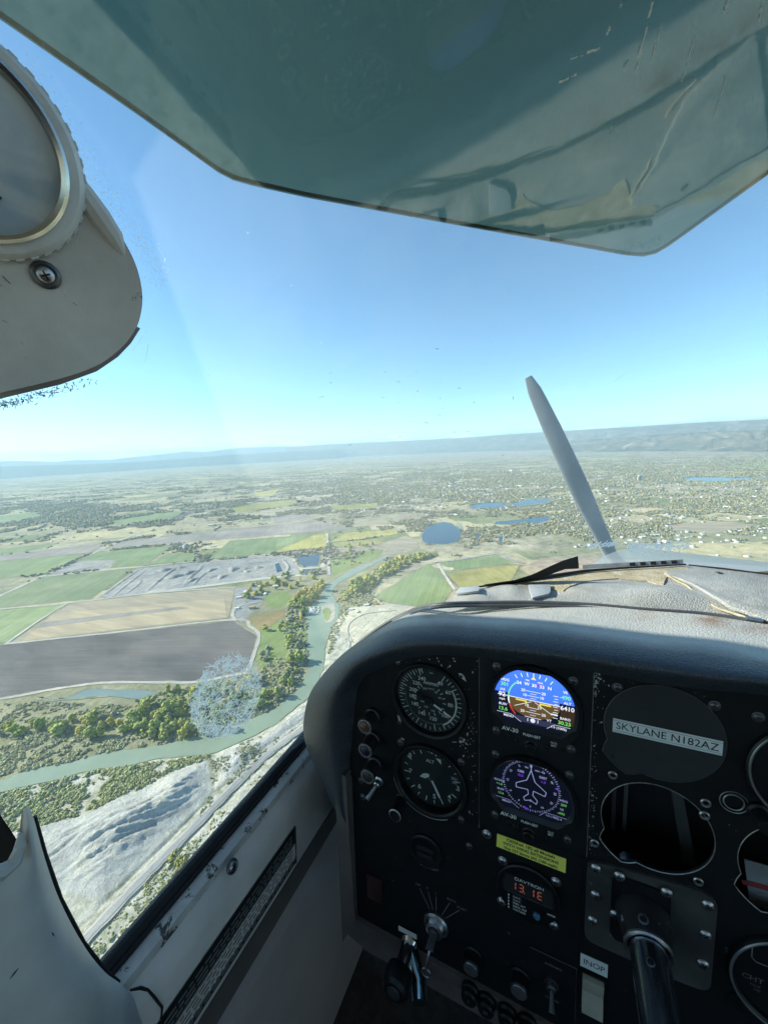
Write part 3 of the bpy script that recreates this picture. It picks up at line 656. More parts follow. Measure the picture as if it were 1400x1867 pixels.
grove([(470,1200),(490,1178),(512,1180),(515,1200),(482,1215)], 7, [('grey',.7),('green',.3)], 'in the meadow inside the river bend', .6, .9, 10)
grove([(505,1046),(560,1041),(590,1042),(590,1048),(510,1053)], 12, [('green',.9),('grey',.1)], 'in the row along the settling pond', .5, .75, 10)
grove([(618,1003),(640,996),(690,992),(695,1002),(650,1012),(620,1014)], 10, [('green',.9),('yellow',.1)], 'scattered over the green meadow', .6, .9, 12)
for q, s in (((484,1150), .95), ((453,1092), 1.2), ((600,985), .8)):
    g = G(*q); tree('green', g.x, g.y, s, 'lone green cottonwood tree standing clear of the groves', 'lone trees')

def stuff_trees(name, P, sizes, cols, m, icom=ICO1, hs=1.0, multi=0):
    if multi:
        P = np.repeat(np.asarray(P), multi, 0); sizes = np.repeat(np.asarray(sizes), multi); cols = np.repeat(np.asarray(cols), multi, 0)*RNG.uniform(.85, 1.15, (len(P), 1))
        P = P + RNG.normal(0, 1, P.shape)*sizes[:, None]*np.array([.55, .55, .22]) + np.array([0, 0, 1])*sizes[:, None]*.15; sizes = sizes*RNG.uniform(.3, .7, len(P))
    v0, f0 = icom; n = len(P); k = len(v0)
    jit = 1 + RNG.normal(0, .3 if k > 10 else 0, (n, k, 1)); sz = np.asarray(sizes)[:, None, None]*np.array([1, 1, hs])*RNG.uniform(.8, 1.25, (n, 1, 3))
    V = v0[None]*jit*sz + np.asarray(P)[:, None, :]; V[:, :, 2] += (sz[:, :, 2]*.55)
    F = f0[None] + (np.arange(n)*k)[:, None, None]
    me = bpy.data.meshes.new(name); V = V.reshape(-1, 3); F = F.reshape(-1, 3)
    me.vertices.add(len(V)); me.vertices.foreach_set('co', V.ravel().astype(np.float32))
    me.loops.add(len(F)*3); me.loops.foreach_set('vertex_index', F.ravel().astype(np.int32))
    me.polygons.add(len(F)); me.polygons.foreach_set('loop_start', np.arange(0, len(F)*3, 3, dtype=np.int32)); me.polygons.foreach_set('loop_total', np.full(len(F), 3, np.int32))
    me.update(calc_edges=True); at = me.color_attributes.new('tint', 'FLOAT_COLOR', 'POINT')
    C = np.concatenate([np.asarray(cols), np.ones((n, 1))], 1); at.data.foreach_set('color', np.repeat(C, k, 0).ravel().astype(np.float32))
    me.materials.append(m)
    if k in (12, 42): me.polygons.foreach_set('use_smooth', [True]*len(me.polygons))
    o = link(bpy.data.objects.new(name, me)); custom(o, kind='stuff'); return o
M_STUFF = leaf_mat('leaves_mixed', None, True)
def tint(n, base, var=.25, yel=.0):
    c = np.array(base)[None]*RNG.uniform(1-var, 1+var, (n, 1))*RNG.uniform(.92, 1.08, (n, 3))
    y = RNG.uniform(0, 1, n) < yel; c[y] = np.array([.34,.29,.05])*RNG.uniform(.8, 1.2, (y.sum(), 1)); return c
def unproj(px, py, z=GZ):
    d = np.stack([(px-700)/FPX, -(py-933.5)/FPX, -np.ones_like(px)], 1) @ CAM.T; return d*(z/d[:, 2:3])
def mask_blocked(P):
    bl = np.zeros(len(P), bool)
    for q in POLYS: bl |= in_poly(P[:, 0], P[:, 1], q)
    return bl
def scatter_px(pts, n):
    xs = [p[0] for p in pts]; ys = [p[1] for p in pts]
    px = RNG.uniform(min(xs), max(xs), n*3); py = RNG.uniform(min(ys), max(ys), n*3); k = in_poly(px, py, pts); return px[k][:n], py[k][:n]
def bushes(name, regs, label):
    PP = []; SS = []; CC = []
    for pts, n, s, col, cl, yel in regs:
        px, py = scatter_px(pts, n); P = unproj(px, py); k = ~mask_blocked(P)
        if cl: k &= fbm(P[:, 0]/cl, P[:, 1]/cl, 3, 5) > .48
        P = P[k]; P[:, 2] = [ground_h(a, b_) for a, b_ in P[:, :2]]
        PP.append(P); SS.append(RNG.uniform(s*.5, s*1.3, len(P))); CC.append(tint(len(P), col, .3, yel))
    o = stuff_trees(name, np.concatenate(PP), np.concatenate(SS), np.concatenate(CC), M_STUFF, ICO1, .75, 7); o['label'] = label
GREYG = (.30,.31,.18); OLV = (.29,.31,.14); DKG = (.24,.27,.10)
bushes('riverside_bushes', [
  ([(0,1430),(0,1365),(60,1340),(120,1350),(240,1348),(340,1342),(300,1362),(210,1372),(60,1405)], 1300, 2.3, GREYG, 14, .02),
  ([(0,1350),(0,1285),(60,1280),(160,1282),(250,1290),(240,1345),(100,1350)], 1300, 2.0, GREYG, 16, .03),
  ([(250,1278),(300,1258),(360,1250),(455,1230),(490,1250),(500,1280),(430,1320),(350,1348),(250,1348)], 700, 3.0, DKG, 0, .03),
  ([(470,1225),(500,1200),(555,1205),(545,1255),(500,1295),(450,1315),(440,1290)], 500, 2.6, GREYG, 0, .03),
  ([(530,1100),(560,1090),(562,1200),(540,1240),(520,1190),(520,1130)], 350, 3.0, GREYG, 0, .03),
  ([(600,1200),(596,1150),(615,1120),(625,1105),(640,1108),(622,1140),(605,1185)], 220, 2.2, GREYG, 0, .05),
  ([(612,1098),(640,1070),(700,1040),(680,1085),(700,1102),(650,1106)], 320, 3.0, GREYG, 0, .1),
  ([(616,1088),(640,1062),(690,1036),(745,1012),(795,1004),(800,1012),(750,1030),(700,1055),(672,1080),(632,1097)], 420, 5.2, (.22,.25,.09), 0, .2),
  ([(535,1100),(556,1077),(582,1064),(590,1066),(586,1080),(566,1100)], 110, 5.0, (.24,.26,.09), 0, .35),
  ([(565,1110),(590,1080),(598,1066),(606,1064),(606,1100),(585,1104)], 60, 2.4, GREYG, 0, .1)], 'grey-green willow scrub along the river banks')
bushes('slope_bushes', [
  ([(-40,1465),(60,1436),(190,1404),(250,1396),(380,1378),(382,1386),(312,1409),(262,1438),(203,1462),(149,1490),(60,1512),(-40,1530)], 2600, 2.2, OLV, 15, .01),
  ([(-40,1460),(60,1436),(190,1404),(250,1398),(240,1420),(120,1455),(20,1490),(-40,1500)], 560, 3.0, (.28,.31,.15), 20, .02),
  ([(380,1382),(440,1356),(480,1340),(470,1380),(400,1450),(388,1440)], 800, 1.1, GREYG, 12, 0),
  ([(388,1440),(470,1372),(540,1320),(545,1335),(480,1395),(380,1490),(360,1492)], 800, 1.1, OLV, 12, .03),
  ([(265,1610),(300,1580),(380,1500),(470,1420),(500,1400),(470,1440),(400,1510),(390,1580),(300,1690),(240,1700)], 1100, 1.0, OLV, 14, .04),
  ([(150,1735),(260,1620),(300,1600),(300,1650),(190,1770)], 300, 1.1, OLV, 12, .02),
  ([(300,1570),(330,1548),(350,1570),(320,1600)], 40, 2.2, (.20,.22,.05), 0, .2)], 'low olive scrub on the clay slopes by the highway')

# the wooded valley: far too many to count
n = 330000; px = RNG.uniform(-40, 1440, n); dy = 8 + 205*RNG.beta(1.05, 1.9, n); py = 851 - 71*px/1400 + dy
P = unproj(px, py); dist = np.hypot(P[:, 0], P[:, 1])
ca, sa = math.cos(-FIELD_ROT), math.sin(-FIELD_ROT); rx = P[:, 0]*ca - P[:, 1]*sa; ry = P[:, 0]*sa + P[:, 1]*ca
clump = .55*fbm(rx/420, ry/260, 3, 41) + .45*fbm(rx/90, ry/90, 3, 47)
town = np.exp(-((dy-78)/38)**2)*np.clip((px-380)/200, 0, 1); town2 = np.exp(-((dy-140)/40)**2)*np.clip((px-880)/120, 0, 1)*.8
leftb = np.exp(-((dy-95)/26)**2)*np.clip((760-px)/300, 0, 1)*.55
thr = .575 - .17*np.maximum(np.maximum(town, town2), leftb) + .02*(dy < 25)
row = (np.abs(((rx/420) % 1)-.5) < .02) | (np.abs(((ry/300) % 1)-.5) < .025)
k = ((clump > thr) & (RNG.uniform(0, 1, n) < .75)) | (row & (RNG.uniform(0, 1, n) < .16) & (clump > .42))
k &= ~mask_blocked(P) & (dist > 1150) & (dist < 26000)
P = P[k]; dist = dist[k]; px = px[k]
near = dist < 3200
print('valley trees', len(P), near.sum())
colv = tint(len(P), (.23,.235,.16), .45, .07); colv[RNG.uniform(0, 1, len(P)) < .25] *= np.array([1.5,1.3,1.3])
stuff_trees('valley_trees', P[near], RNG.uniform(2.4, 6.5, near.sum()), colv[near], M_STUFF, ICO1, 1.0, 4)['label'] = 'scattered green trees over the near valley floor'
far = ~near
stuff_trees('distant_trees', P[far], RNG.uniform(3.2, 8.0, far.sum()), colv[far], M_STUFF, ICO1, .9)['label'] = 'dark mass of trees through the distant town and farms'

#==TOWN==
# ================================================================ BUILDINGS
M_WALLW = mat('wall_white', (.62,.61,.57), .8, vscale=.4, var=.1); M_ROOFW = mat('roof_white_metal', (.74,.75,.76), .45, vscale=.3, var=.07)
M_ROOFG = mat('roof_grey', (.27,.27,.28), .8, vscale=.5); M_ROOFB = mat('roof_brown', (.25,.18,.14), .85, vscale=.5); M_WALLT = mat('wall_tan', (.48,.42,.33), .85, vscale=.5)
M_PANE = mat('window_glass', (.05,.06,.08), .15)
def house_mesh(name, w, d, h, rh, wall, roof):
    b = MB(); b.box(-w/2, -d/2, -.3, w/2, d/2, h); b.mi = 1; e = .5
    vs = [(-w/2-e,-d/2-e,h-.1),(w/2+e,-d/2-e,h-.1),(w/2+e,d/2+e,h-.1),(-w/2-e,d/2+e,h-.1),(-w/2-e,0,h+rh),(w/2+e,0,h+rh)]
    b.add(vs, [(0,1,5,4),(2,3,4,5),(0,4,3),(1,2,5),(3,2,1,0)])
    return b.mesh(name, [wall, roof], 0)
HM = [house_mesh('house', 14, 9, 3.2, 2.2, M_WALLW, M_ROOFW), house_mesh('house', 16, 10, 3.4, 2.4, M_WALLT, M_ROOFG), house_mesh('house', 13, 9, 3.4, 2.6, M_WALLW, M_ROOFB), house_mesh('house', 18, 11, 3.6, 2.2, M_WALLT, M_ROOFW)]
SM = [house_mesh('warehouse', 46, 22, 6, 2.2, M_WALLW, M_ROOFW), house_mesh('warehouse', 34, 18, 5.5, 2, M_WALLT, M_ROOFW), house_mesh('warehouse', 60, 24, 6.5, 2, M_WALLW, M_ROOFW)]
def put(name, me, px, py, rot, s, label, cat, group):
    g = G(px, py); o = link(bpy.data.objects.new(name, me)); o.location = (g.x, g.y, GZ+.4); o.rotation_euler = (0, 0, FIELD_ROT + rot); o.scale = (s,)*3; custom(o, label, cat, group); return o
rr_ = random.Random(5)
def spread(n, f, name, meshes, label, cat, group, smin, smax):
    for i in range(n):
        for _ in range(30):
            px, py = f(); g = G(px, py)
            if not blocked(g.x, g.y): break
        put(name, rr_.choice(meshes), px, py, rr_.choice((0, math.pi/2)) + rr_.uniform(-.05, .05), rr_.uniform(smin, smax), label, cat, group)
hy = horizon_y
def f_town():
    x = rr_.gauss(800, 170); return x, hy(x) + rr_.gauss(88, 16)
def f_right():
    x = rr_.uniform(1010, 1400); return x, hy(x) + abs(rr_.gauss(110, 45)) + 20
def f_right2():
    x = rr_.uniform(1180, 1400); return x, hy(x) + rr_.gauss(190, 9)
def f_left():
    x = rr_.uniform(0, 620); return x, hy(x) + rr_.gauss(95, 25)
spread(130, f_town, 'house', HM, 'small pale-roofed house among the trees of the distant town', 'house', 'houses of the distant town', 1.1, 2.0)
spread(55, f_right, 'house', HM, 'pale farmhouse in the scattered settlement beyond the dashboard', 'house', 'houses beyond the dashboard', 1.0, 1.7)
spread(22, f_right2, 'house', HM, 'white-roofed house in the row behind the frosted glass specks', 'house', 'houses in the near row', .8, 1.1)
spread(40, f_left, 'house', HM, 'small white farm building out on the flat fields', 'house', 'farm buildings on the flats', .9, 1.6)
def f_ind():
    x = rr_.uniform(740, 1130); return x, hy(x) + rr_.gauss(72, 12)
spread(30, f_ind, 'warehouse', SM, 'long white metal warehouse at the edge of town', 'warehouse', 'warehouses at the edge of town', .8, 1.5)
for (x, y, s, r_) in ((385,958,1,0),(400,956,.8,0),(418,953,1.1,0),(437,950,.9,1.57),(455,947,.8,0),(492,946,.7,0)):
    put('shed', SM[1], x, y, r_, s, 'white-roofed packing shed in the row above the brown field', 'shed', 'packing sheds above the brown field')
for (x, y, s, r_) in ((338,993,.6,1.57),(330,997,.5,0),(375,992,.7,0),(390,997,.6,0)):
    put('shed', SM[1], x, y, r_, s, 'grey-walled shed at the gravel plant', 'shed', 'sheds at the gravel plant')
for (x, y, s, r_) in ((436,1090,.9,0),(448,1080,.8,1.57),(475,1070,.9,0),(502,1070,1.0,0),(484,1084,.8,1.57),(432,1110,.8,0),(640,1112,.7,0),(652,1116,.7,1.57),(668,1104,.8,0)):
    put('shed', HM[3], x, y, r_, s, 'pale-roofed shed in the farmyard by the trees', 'shed', 'farmyard sheds')
def tower(px, py):
    r = thing('grain_tower', 'tall pale grain tower rising above the distant town', 'tower'); g = G(px, py); r.location = (g.x, g.y, GZ); r.rotation_euler = (0, 0, FIELD_ROT)
    for i in (-1, 0, 1):
        c = MB(); c.lathe([(9, -.2), (9, 44), (0, 45)], 20, Matrix.Translation((i*17, 0, 0))); c.build('silo', M_WALLT, r)
    c = MB(); c.box(-14, -6, 44.5, 14, 6, 54); c.build('headhouse', M_WALLW, r)
tower(1166, 876)
r = thing('gravel_plant', 'grey gravel crusher tower with sloping conveyor beside the pit road', 'machine'); g = G(336, 1001); r.location = (g.x, g.y, GZ)
c = MB(); c.box(-6, -5, -.2, 6, 5, 20); c.build('tower', M_ROOFW, r)
c = MB(); c.tube([(5, 0, 18), (48, 6, 1)], 1.6, 6); c.build('conveyor', M_ROOFG, r)
# the rest of the town's roofs: too many and too small to tell apart
n = 4200; tpx = np.concatenate([RNG.normal(830, 190, 2300), RNG.uniform(980, 1410, 1200), RNG.uniform(0, 700, 700)]); tdy = np.concatenate([RNG.normal(84, 18, 2300), np.abs(RNG.normal(95, 45, 1200))+15, RNG.normal(70, 35, 700)])
k = tdy > 22; tpx = tpx[k]; tdy = tdy[k]; P = unproj(tpx, 851-71*tpx/1400 + tdy); k = ~mask_blocked(P) & (fbm(P[:, 0]/350, P[:, 1]/350, 3, 77) > .47); P = P[k]
BOXV = np.array([(x*.9, y*.6, z) for z in (-.6, .45) for x, y in ((-1,-1),(1,-1),(1,1),(-1,1))] + [(-.9,0,.8),(.9,0,.8)]); BOXF = np.array([(0,1,5),(0,5,4),(1,2,6),(1,6,5),(2,3,7),(2,7,6),(3,0,4),(3,4,7),(4,5,9),(4,9,8),(6,7,8),(6,8,9),(5,6,9),(7,4,8)])
rc_ = tint(len(P), (.52,.52,.50), .35); rc_[RNG.uniform(0, 1, len(P)) < .3] *= np.array([.5,.42,.38])
stuff_trees('distant_roofs', P, RNG.uniform(3.5, 9.5, len(P)), rc_, M_STUFF, (BOXV, BOXF), .6)['label'] = 'countless small roofs of the distant town and farms'
# hay stack: bales piled in the farmyard
r = thing('hay_stack', 'stack of golden hay bales beside the farmyard road', 'hay stack'); g = G(461, 1110); r.location = (g.x, g.y, GZ+.9); r.rotation_euler = (0, 0, FIELD_ROT)
M_HAY = mat('hay', (.52,.41,.20), .95, vscale=2); bb = MB(); bb.box(-2.4, -1.2, 0, 2.4, 1.2, 2.2); bme = bb.mesh('bale', M_HAY, 0)
for i in range(4):
    for j in range(3):
        for k in range(3 if i < 3 else 2):
            c = link(bpy.data.objects.new('bale', bme), r); c.location = ((i-1.5)*5.0, (j-1)*2.6, k*2.25)
# mounds in the gravel pit, one thing each
for i, (x, y, rd, h) in enumerate(((300,1040,18,8),(318,1052,22,9),(345,1045,20,8),(352,1058,16,7),(385,1040,16,6),(405,1052,18,6),(425,1038,22,8),(450,1042,14,5),(470,1035,16,6),(330,1035,15,6))):
    c = MB(); rings = []
    for j in range(7):
        t = j/6; rings.append([(rd*(1-t)*(1+.25*math.sin(3*a+i)+.1*math.sin(7*a))*1.7*math.cos(a), rd*(1-t)*(1+.25*math.sin(3*a+i))*math.sin(a), h*(1-(1-t)**1.6)) for a in np.linspace(0, 2*math.pi, 25)])
    c.grid(rings); o = c.build('gravel_heap', M_GRAVEL, None, 60); g = G(x, y); o.location = (g.x, g.y, GZ+.2); o.rotation_euler = (0, 0, FIELD_ROT+.3*i)
    custom(o, 'grey heap of quarried gravel in the open pit', 'gravel heap', 'gravel heaps in the pit')
def berm(pts, w, h, m):
    P = catmull(gp(pts), 5); b = MB(); rows = []
    for i, p in enumerate(P):
        t = (P[min(i+1, len(P)-1)] - P[max(i-1, 0)]); t.normalize(); n = Vector((-t.y, t.x, 0)); k = math.sin(math.pi*min(1, max(0, i/(len(P)-1))))**.4*(1+.25*math.sin(i*2.1))
        rows.append([p + n*w*a + Vector((0, 0, .3 + .62*h*k*q)) for a, q in ((1, 0), (.5, .8), (.1, 1), (-.4, .85), (-1, 0))])
    b.grid(rows); o = b.build('spoil_bank', m, None, 60); custom(o, 'long low grey spoil bank across the gravel pit', 'spoil bank', 'spoil banks in the pit')
for pts, w, h in (([(269,1077),(298,1052),(330,1029)], 9, 6),([(182,1090),(220,1062),(256,1037)], 8, 4),([(205,1088),(232,1066),(270,1036)], 7, 4),([(228,1084),(250,1068),(258,1058)], 7, 4),([(335,1070),(348,1052),(362,1040),(370,1030)], 10, 6),([(352,1068),(362,1056),(380,1040)], 8, 5),([(415,1045),(440,1042),(452,1036),(478,1034)], 8, 5),([(378,1056),(395,1050),(412,1051)], 8, 5),([(290,1072),(330,1066),(352,1066)], 6, 3),([(430,1030),(470,1026),(500,1022)], 7, 4),([(515,1020),(526,1034),(520,1046)], 8, 5),([(100,1042),(140,1030),(190,1028)], 5, 3),([(120,1044),(160,1036),(196,1030)], 5, 3)):
    berm(pts, w, h, M_GRAVEL)
# rock weir
PP = []; 
for i in range(46):
    px, py = rr_.uniform(564, 582), rr_.uniform(1108, 1118); g = G(px, py); PP.append((g.x, g.y, GZ+.8))
stuff_trees('weir_rocks', np.array(PP), RNG.uniform(1.2, 2.8, len(PP)), tint(len(PP), (.55,.55,.52), .1), mat('weir_stone', (.6,.6,.58), .9, vscale=.3), ICO2, .6)['label'] = 'pale rocks of the weir across the river'

# --- the air between
hz = MB(); hz.box(-36500, -36500, GZ-3, 36500, 36500, 640); m = bpy.data.materials.new('haze'); m.use_nodes = True; t = m.node_tree; t.nodes.clear()
pv = t.nodes.new('ShaderNodeVolumePrincipled'); ou = t.nodes.new('ShaderNodeOutputMaterial'); t.links.new(pv.outputs[0], ou.inputs['Volume'])
pv.inputs['Color'].default_value = (.64,.89,1,1); pv.inputs['Density'].default_value = 5.2e-5; pv.inputs['Anisotropy'].default_value = .1
try: m.cycles.homogeneous_volume = True
except Exception: pass
custom(hz.build('haze', m, None, 0), kind='stuff')
#==COCKPIT==
# ================================================================ THE COCKPIT
# instrument panel frame: u to the right, v up, w out of the panel towards the pilot (metres)
PO = Vector((-0.119, 0.337, -0.258))
_n = Vector((0, -0.9987, 0.051)).normalized(); _r = Vector((1, 0, 0)); _upv = _n.cross(_r).normalized()
PM = Matrix(((_r.x, _upv.x, _n.x, PO.x), (_r.y, _upv.y, _n.y, PO.y), (_r.z, _upv.z, _n.z, PO.z), (0, 0, 0, 1)))
def PU(px, py, w=0.0):
    """pixel -> panel (u, v) in metres on the plane w above the panel"""
    p = on_plane(px, py, PO + _n*w, _n) - PO; return (p.dot(_r), p.dot(_upv))
mm = .001
def at(u, v, w=0.0, rot=0.0): return PM @ Matrix.Translation((u*mm, v*mm, w*mm)) @ Matrix.Rotation(rot, 4, 'Z')
def MMB(): return MB()

K_PANEL = mat('panel_black', (.007,.008,.009), .72, var=.3, vscale=40, bump=.25, bscale=900, bdist=.0002, wear=(.11,.11,.11), wear_amt=.665, wscale=70, spec=.18)
K_PANEL2 = mat('panel_black_clean', (.007,.009,.010), .6, var=.25, vscale=40, bump=.2, bscale=900, bdist=.0002, wear=(.10,.10,.10), wear_amt=.72, wscale=60, spec=.2)
K_BEZEL = mat('bezel_black', (.006,.007,.008), .42, var=.2, vscale=60, spec=.35)
K_FACE = mat('dial_face', (.013,.018,.018), .7, var=.1, vscale=60)
K_INK = mat('dial_ink', (.80,.82,.78), .7, var=.08, vscale=200)
K_INKD = mat('dial_ink_dim', (.20,.21,.20), .7, var=.1, vscale=200)
K_WHITE = mat('placard_white', (.62,.66,.64), .5, var=.05, vscale=90)
K_YEL = mat('placard_yellow', (.80,.78,.14), .5, var=.06, vscale=90)
K_RED = mat('placard_red', (.22,.03,.035), .5)
K_BLACKINK = mat('ink_black', (.012,.012,.012), .6)
K_STEEL = mat('screw_steel', (.42,.42,.42), .35, 1.0, var=.35, vscale=300, bump=.3, bscale=1500, bdist=.0001)
K_DSTEEL = mat('screw_dark', (.11,.11,.115), .4, .8, var=.4, vscale=300)
K_EDGE = mat('bare_edge', (.40,.40,.38), .45, .8, var=.4, vscale=200)
K_CHROME = mat('chrome', (.75,.77,.78), .12, 1.0, var=.1, vscale=50)
K_TUBE = mat('yoke_tube', (.32,.36,.42), .24, 1.0, var=.2, vscale=50, bump=.05, bscale=300)
K_BRKT = mat('bracket_grey', (.085,.088,.085), .5, .5, var=.3, vscale=30, wear=(.25,.25,.24), wear_amt=.64, wscale=50)
K_TRIM = mat('trim_brown_grey', (.13,.11,.10), .6, var=.25, vscale=18, bump=.3, bscale=700, bdist=.0003)
K_VOID = mat('void_black', (.010,.010,.011), .9, var=.1)
K_GLASS = None
def glass_mat(name, tint=(.9,.95,.95), gl=.06, rough=.05):
    m, t, p, o = nodes(name); t.nodes.remove(p)
    tr = t.nodes.new('ShaderNodeBsdfTransparent'); tr.inputs[0].default_value = (*tint, 1)
    g = t.nodes.new('ShaderNodeBsdfGlossy'); g.inputs['Roughness'].default_value = rough
    lw = t.nodes.new('ShaderNodeFresnel'); lw.inputs[0].default_value = 1.45
    mth = t.nodes.new('ShaderNodeMath'); mth.operation = 'MULTIPLY'; mth.inputs[1].default_value = gl; t.links.new(lw.outputs[0], mth.inputs[0])
    mx = t.nodes.new('ShaderNodeMixShader'); t.links.new(mth.outputs[0], mx.inputs[0]); t.links.new(tr.outputs[0], mx.inputs[1]); t.links.new(g.outputs[0], mx.inputs[2]); t.links.new(mx.outputs[0], o.inputs[0])
    return m
K_LENS = glass_mat('instrument_glass', (.93,.95,.94), .8, .06)

# ---- shared small hardware, one mesh each
def screw_mesh(name, r, m, washer=None):
    b = MB(); b.lathe([(r*.98, 0), (r, r*.18), (r*.8, r*.42), (r*.42, r*.55), (0.0, r*.58)], 20)
    b.mi = 1; 
    for a in (0, math.pi/2):
        b.box(-r*.55, -r*.10, r*.30, r*.55, r*.10, r*.60, Matrix.Rotation(a+.4, 4, 'Z'))
    b.mi = 0
    if washer: b.lathe([(washer, 0), (washer, r*.12), (washer*.85, r*.2), (r*.9, r*.16)], 24)
    return b.mesh(name, [m, K_VOID], 35)
SCREW_S = screw_mesh('screw', 2.7*mm, K_STEEL); SCREW_D = screw_mesh('screw', 2.9*mm, K_DSTEEL, 3.9*mm); SCREW_B = screw_mesh('screw', 3.6*mm, K_STEEL, 4.6*mm)
def screw(parent, me, u, v, w=0.0):
    o = link(bpy.data.objects.new('screw', me), parent); o.location = (u*mm, v*mm, w*mm); o.rotation_euler = (0, 0, random.uniform(0, 3)); return o
def poly_mm(p): return [(a*mm, b*mm) for a, b in p]
def circ_mm(x, y, r, n=48, a0=0, a1=360): return circle(x*mm, y*mm, r*mm, n, a0, a1)

# ---- the panel: separate plates
panel = thing('instrument_panel', 'worn black metal instrument panel carrying the dials under the padded dash', 'instrument panel', PM)
def hole_std(cx, cy, r, lobe=True):
    """round cutout with the knob lobe at its lower corner"""
    P = []
    for k in range(64):
        a = 2*math.pi*k/64; rr = r
        if lobe:
            da = abs((a - R(228) + math.pi) % (2*math.pi) - math.pi); rr = r + 8.5*max(0, min(1, (R(24)-da)/R(8)))
        P.append((cx + rr*math.cos(a), cy + rr*math.sin(a)))
    return P
VOID_C = (195.4, -64.8)
b = MB(); b.prism([PU(*q) for q in ((875,1150),(800,1185),(745,1192),(700,1203),(665,1220),(645,1244),(636,1300),(632,1400))] + poly_mm([(-96,-120),(-96,-312),(143.3,-312),(143.3,-116),(50.6,-125)]), -2*mm, 0, [circ_mm(0,0,37.5), circ_mm(-.5,-89.8,37.5)]); b.build('left_plate', K_PANEL, panel)
b = MB(); b.prism(poly_mm([(51.2,66),(146.2,66),(146.2,-113.5),(51.2,-123.5)]), -1*mm, 1.6*mm, [circ_mm(99.3,19.4,36), circ_mm(98.7,-69.9,36)]); b.build('centre_plate', K_PANEL2, panel, bevel=.0004)
holes = [poly_mm(hole_std(*VOID_C, 39.2)), poly_mm(hole_std(287, -66, 38.6)), circ_mm(243.3, -22.8, 6.2, 24)]
b = MB(); b.prism(poly_mm([(146.9,68),(1000,68),(1000,-312),(143.6,-312),(143.6,-116),(146.9,-116)]), -2*mm, .6*mm, holes); b.build('right_plate', K_PANEL, panel)
# worn bright edges of the plates and of the cutouts
b = MB(); b.tube([(51.0*mm,60*mm,.8*mm),(51.0*mm,-30*mm,.8*mm),(50.9*mm,-123.6*mm,.8*mm)], .28*mm, 5); b.tube([(50.9*mm,-123.6*mm,.8*mm),(146.4*mm,-113.6*mm,.8*mm)], .5*mm, 5)
b.tube([(146.6*mm,62*mm,1.0*mm),(146.4*mm,-113*mm,1.0*mm)], .3*mm, 5); b.build('plate_edge', K_EDGE, panel)
def rim(path, r, name='cutout_rim', m=None):
    b = MB(); b.tube([(x*mm, y*mm, .7*mm) for x, y in path + path[:1]], r*mm, 5); return b.build(name, m or K_EDGE, panel)
rim(hole_std(*VOID_C, 39.2), .38); rim(hole_std(287, -66, 38.6), .35)
rim([(243.3+6.2*math.cos(a), -22.8+6.2*math.sin(a)) for a in np.linspace(0, 6.1, 24)], .5); rim([(243.3+8.6*math.cos(a), -22.8+8.6*math.sin(a)) for a in np.linspace(0, 6.1, 24)], .3)
# dark structure seen through the empty cutout
b = MB(); b.box(140*mm,-320*mm,-62*mm, 900*mm,80*mm,-60*mm); b.build('backing_sheet', K_VOID, panel)
b = MB(); b.add([Vector(p)*mm for p in [(206,-10,-40),(213,-10,-40),(236,-125,-38),(226,-125,-38),(206,-10,-46),(213,-10,-46),(236,-125,-44),(226,-125,-44)]], [(3,2,1,0),(4,5,6,7),(0,1,5,4),(2,3,7,6),(1,2,6,5),(3,0,4,7)]); b.build('inner_bracket', K_BRKT, panel)
for k_, (u0, v0, u1, v1) in enumerate(((160,-20,172,-120),(170,10,181,-118),(225,-20,214,-60),(262,-40,300,-110))):
    b = MB(); b.tube([(u0*mm, v0*mm, -44*mm), ((u0*.6+u1*.4+5)*mm, (v0*.6+v1*.4)*mm, -36*mm), (u1*mm, v1*mm, -46*mm)], 1.7*mm, 8); b.build('wire', mat('wire_dark', ((.05,.05,.055),(.09,.085,.08),(.06,.03,.03),(.05,.05,.06))[k_], .5), panel)
for (u, v) in ((164.5,-28.6),(227,-28.6),(227.5,12),(151,-98),(229,-98.5),(163.9,52.5),(227,52.5)):
    pass
EYE = MB().lathe([(1.7*mm,.2*mm),(1.9*mm,1.0*mm),(2.9*mm,1.2*mm),(3.5*mm,.7*mm),(3.6*mm,.2*mm)], 20).mesh('eyelet', K_STEEL)
for (u, v) in ((163.5,-27.2),(226.5,-29.6),(226.5,-40.5),(152.3,-97.5),(225.9,-100.2)):
    o = link(bpy.data.objects.new('eyelet', EYE), panel); o.location = (u*mm, v*mm, .6*mm)
for (u, v) in ((163.9,52.5),(227.2,52.5),(252.5,50)): screw(panel, SCREW_D, u, v, .6)
for (u, v) in ((68.0,57.2),): pass
for (u, v) in ((66.5,-129.0),): screw(panel, SCREW_B, u-8, v, 0)
# paint chips round the left dials
K_CHIP = mat('bare_metal_chip', (.46,.45,.43), .5, .5, var=.3, vscale=400)
rc = random.Random(9); b = MB()
def chip(b, u, v, s, w=.25, ang=None, n=9, asp=.4):
    ang = rc.uniform(0, 6.28) if ang is None else ang; P = []
    for k in range(n):
        a = 2*math.pi*k/n; q = s*rc.uniform(.55, 1.1); x, y = q*math.cos(a), q*asp*math.sin(a); P.append(((u + x*math.cos(ang)-y*math.sin(ang))*mm, (v + x*math.sin(ang)+y*math.cos(ang))*mm))
    b.sheet(P, w*mm)
chip(b, -33,37,5.5,ang=.5); chip(b, 35,33,6,ang=-.8); chip(b, -34,-29,4.5,ang=-1.2); chip(b, 33.5,-35,5,ang=.7); chip(b, 42,58,3.8,ang=-.1); chip(b,-30.5,-52,3.4,ang=-.4); chip(b,26,-38.5,3.5,ang=.3,asp=.15)
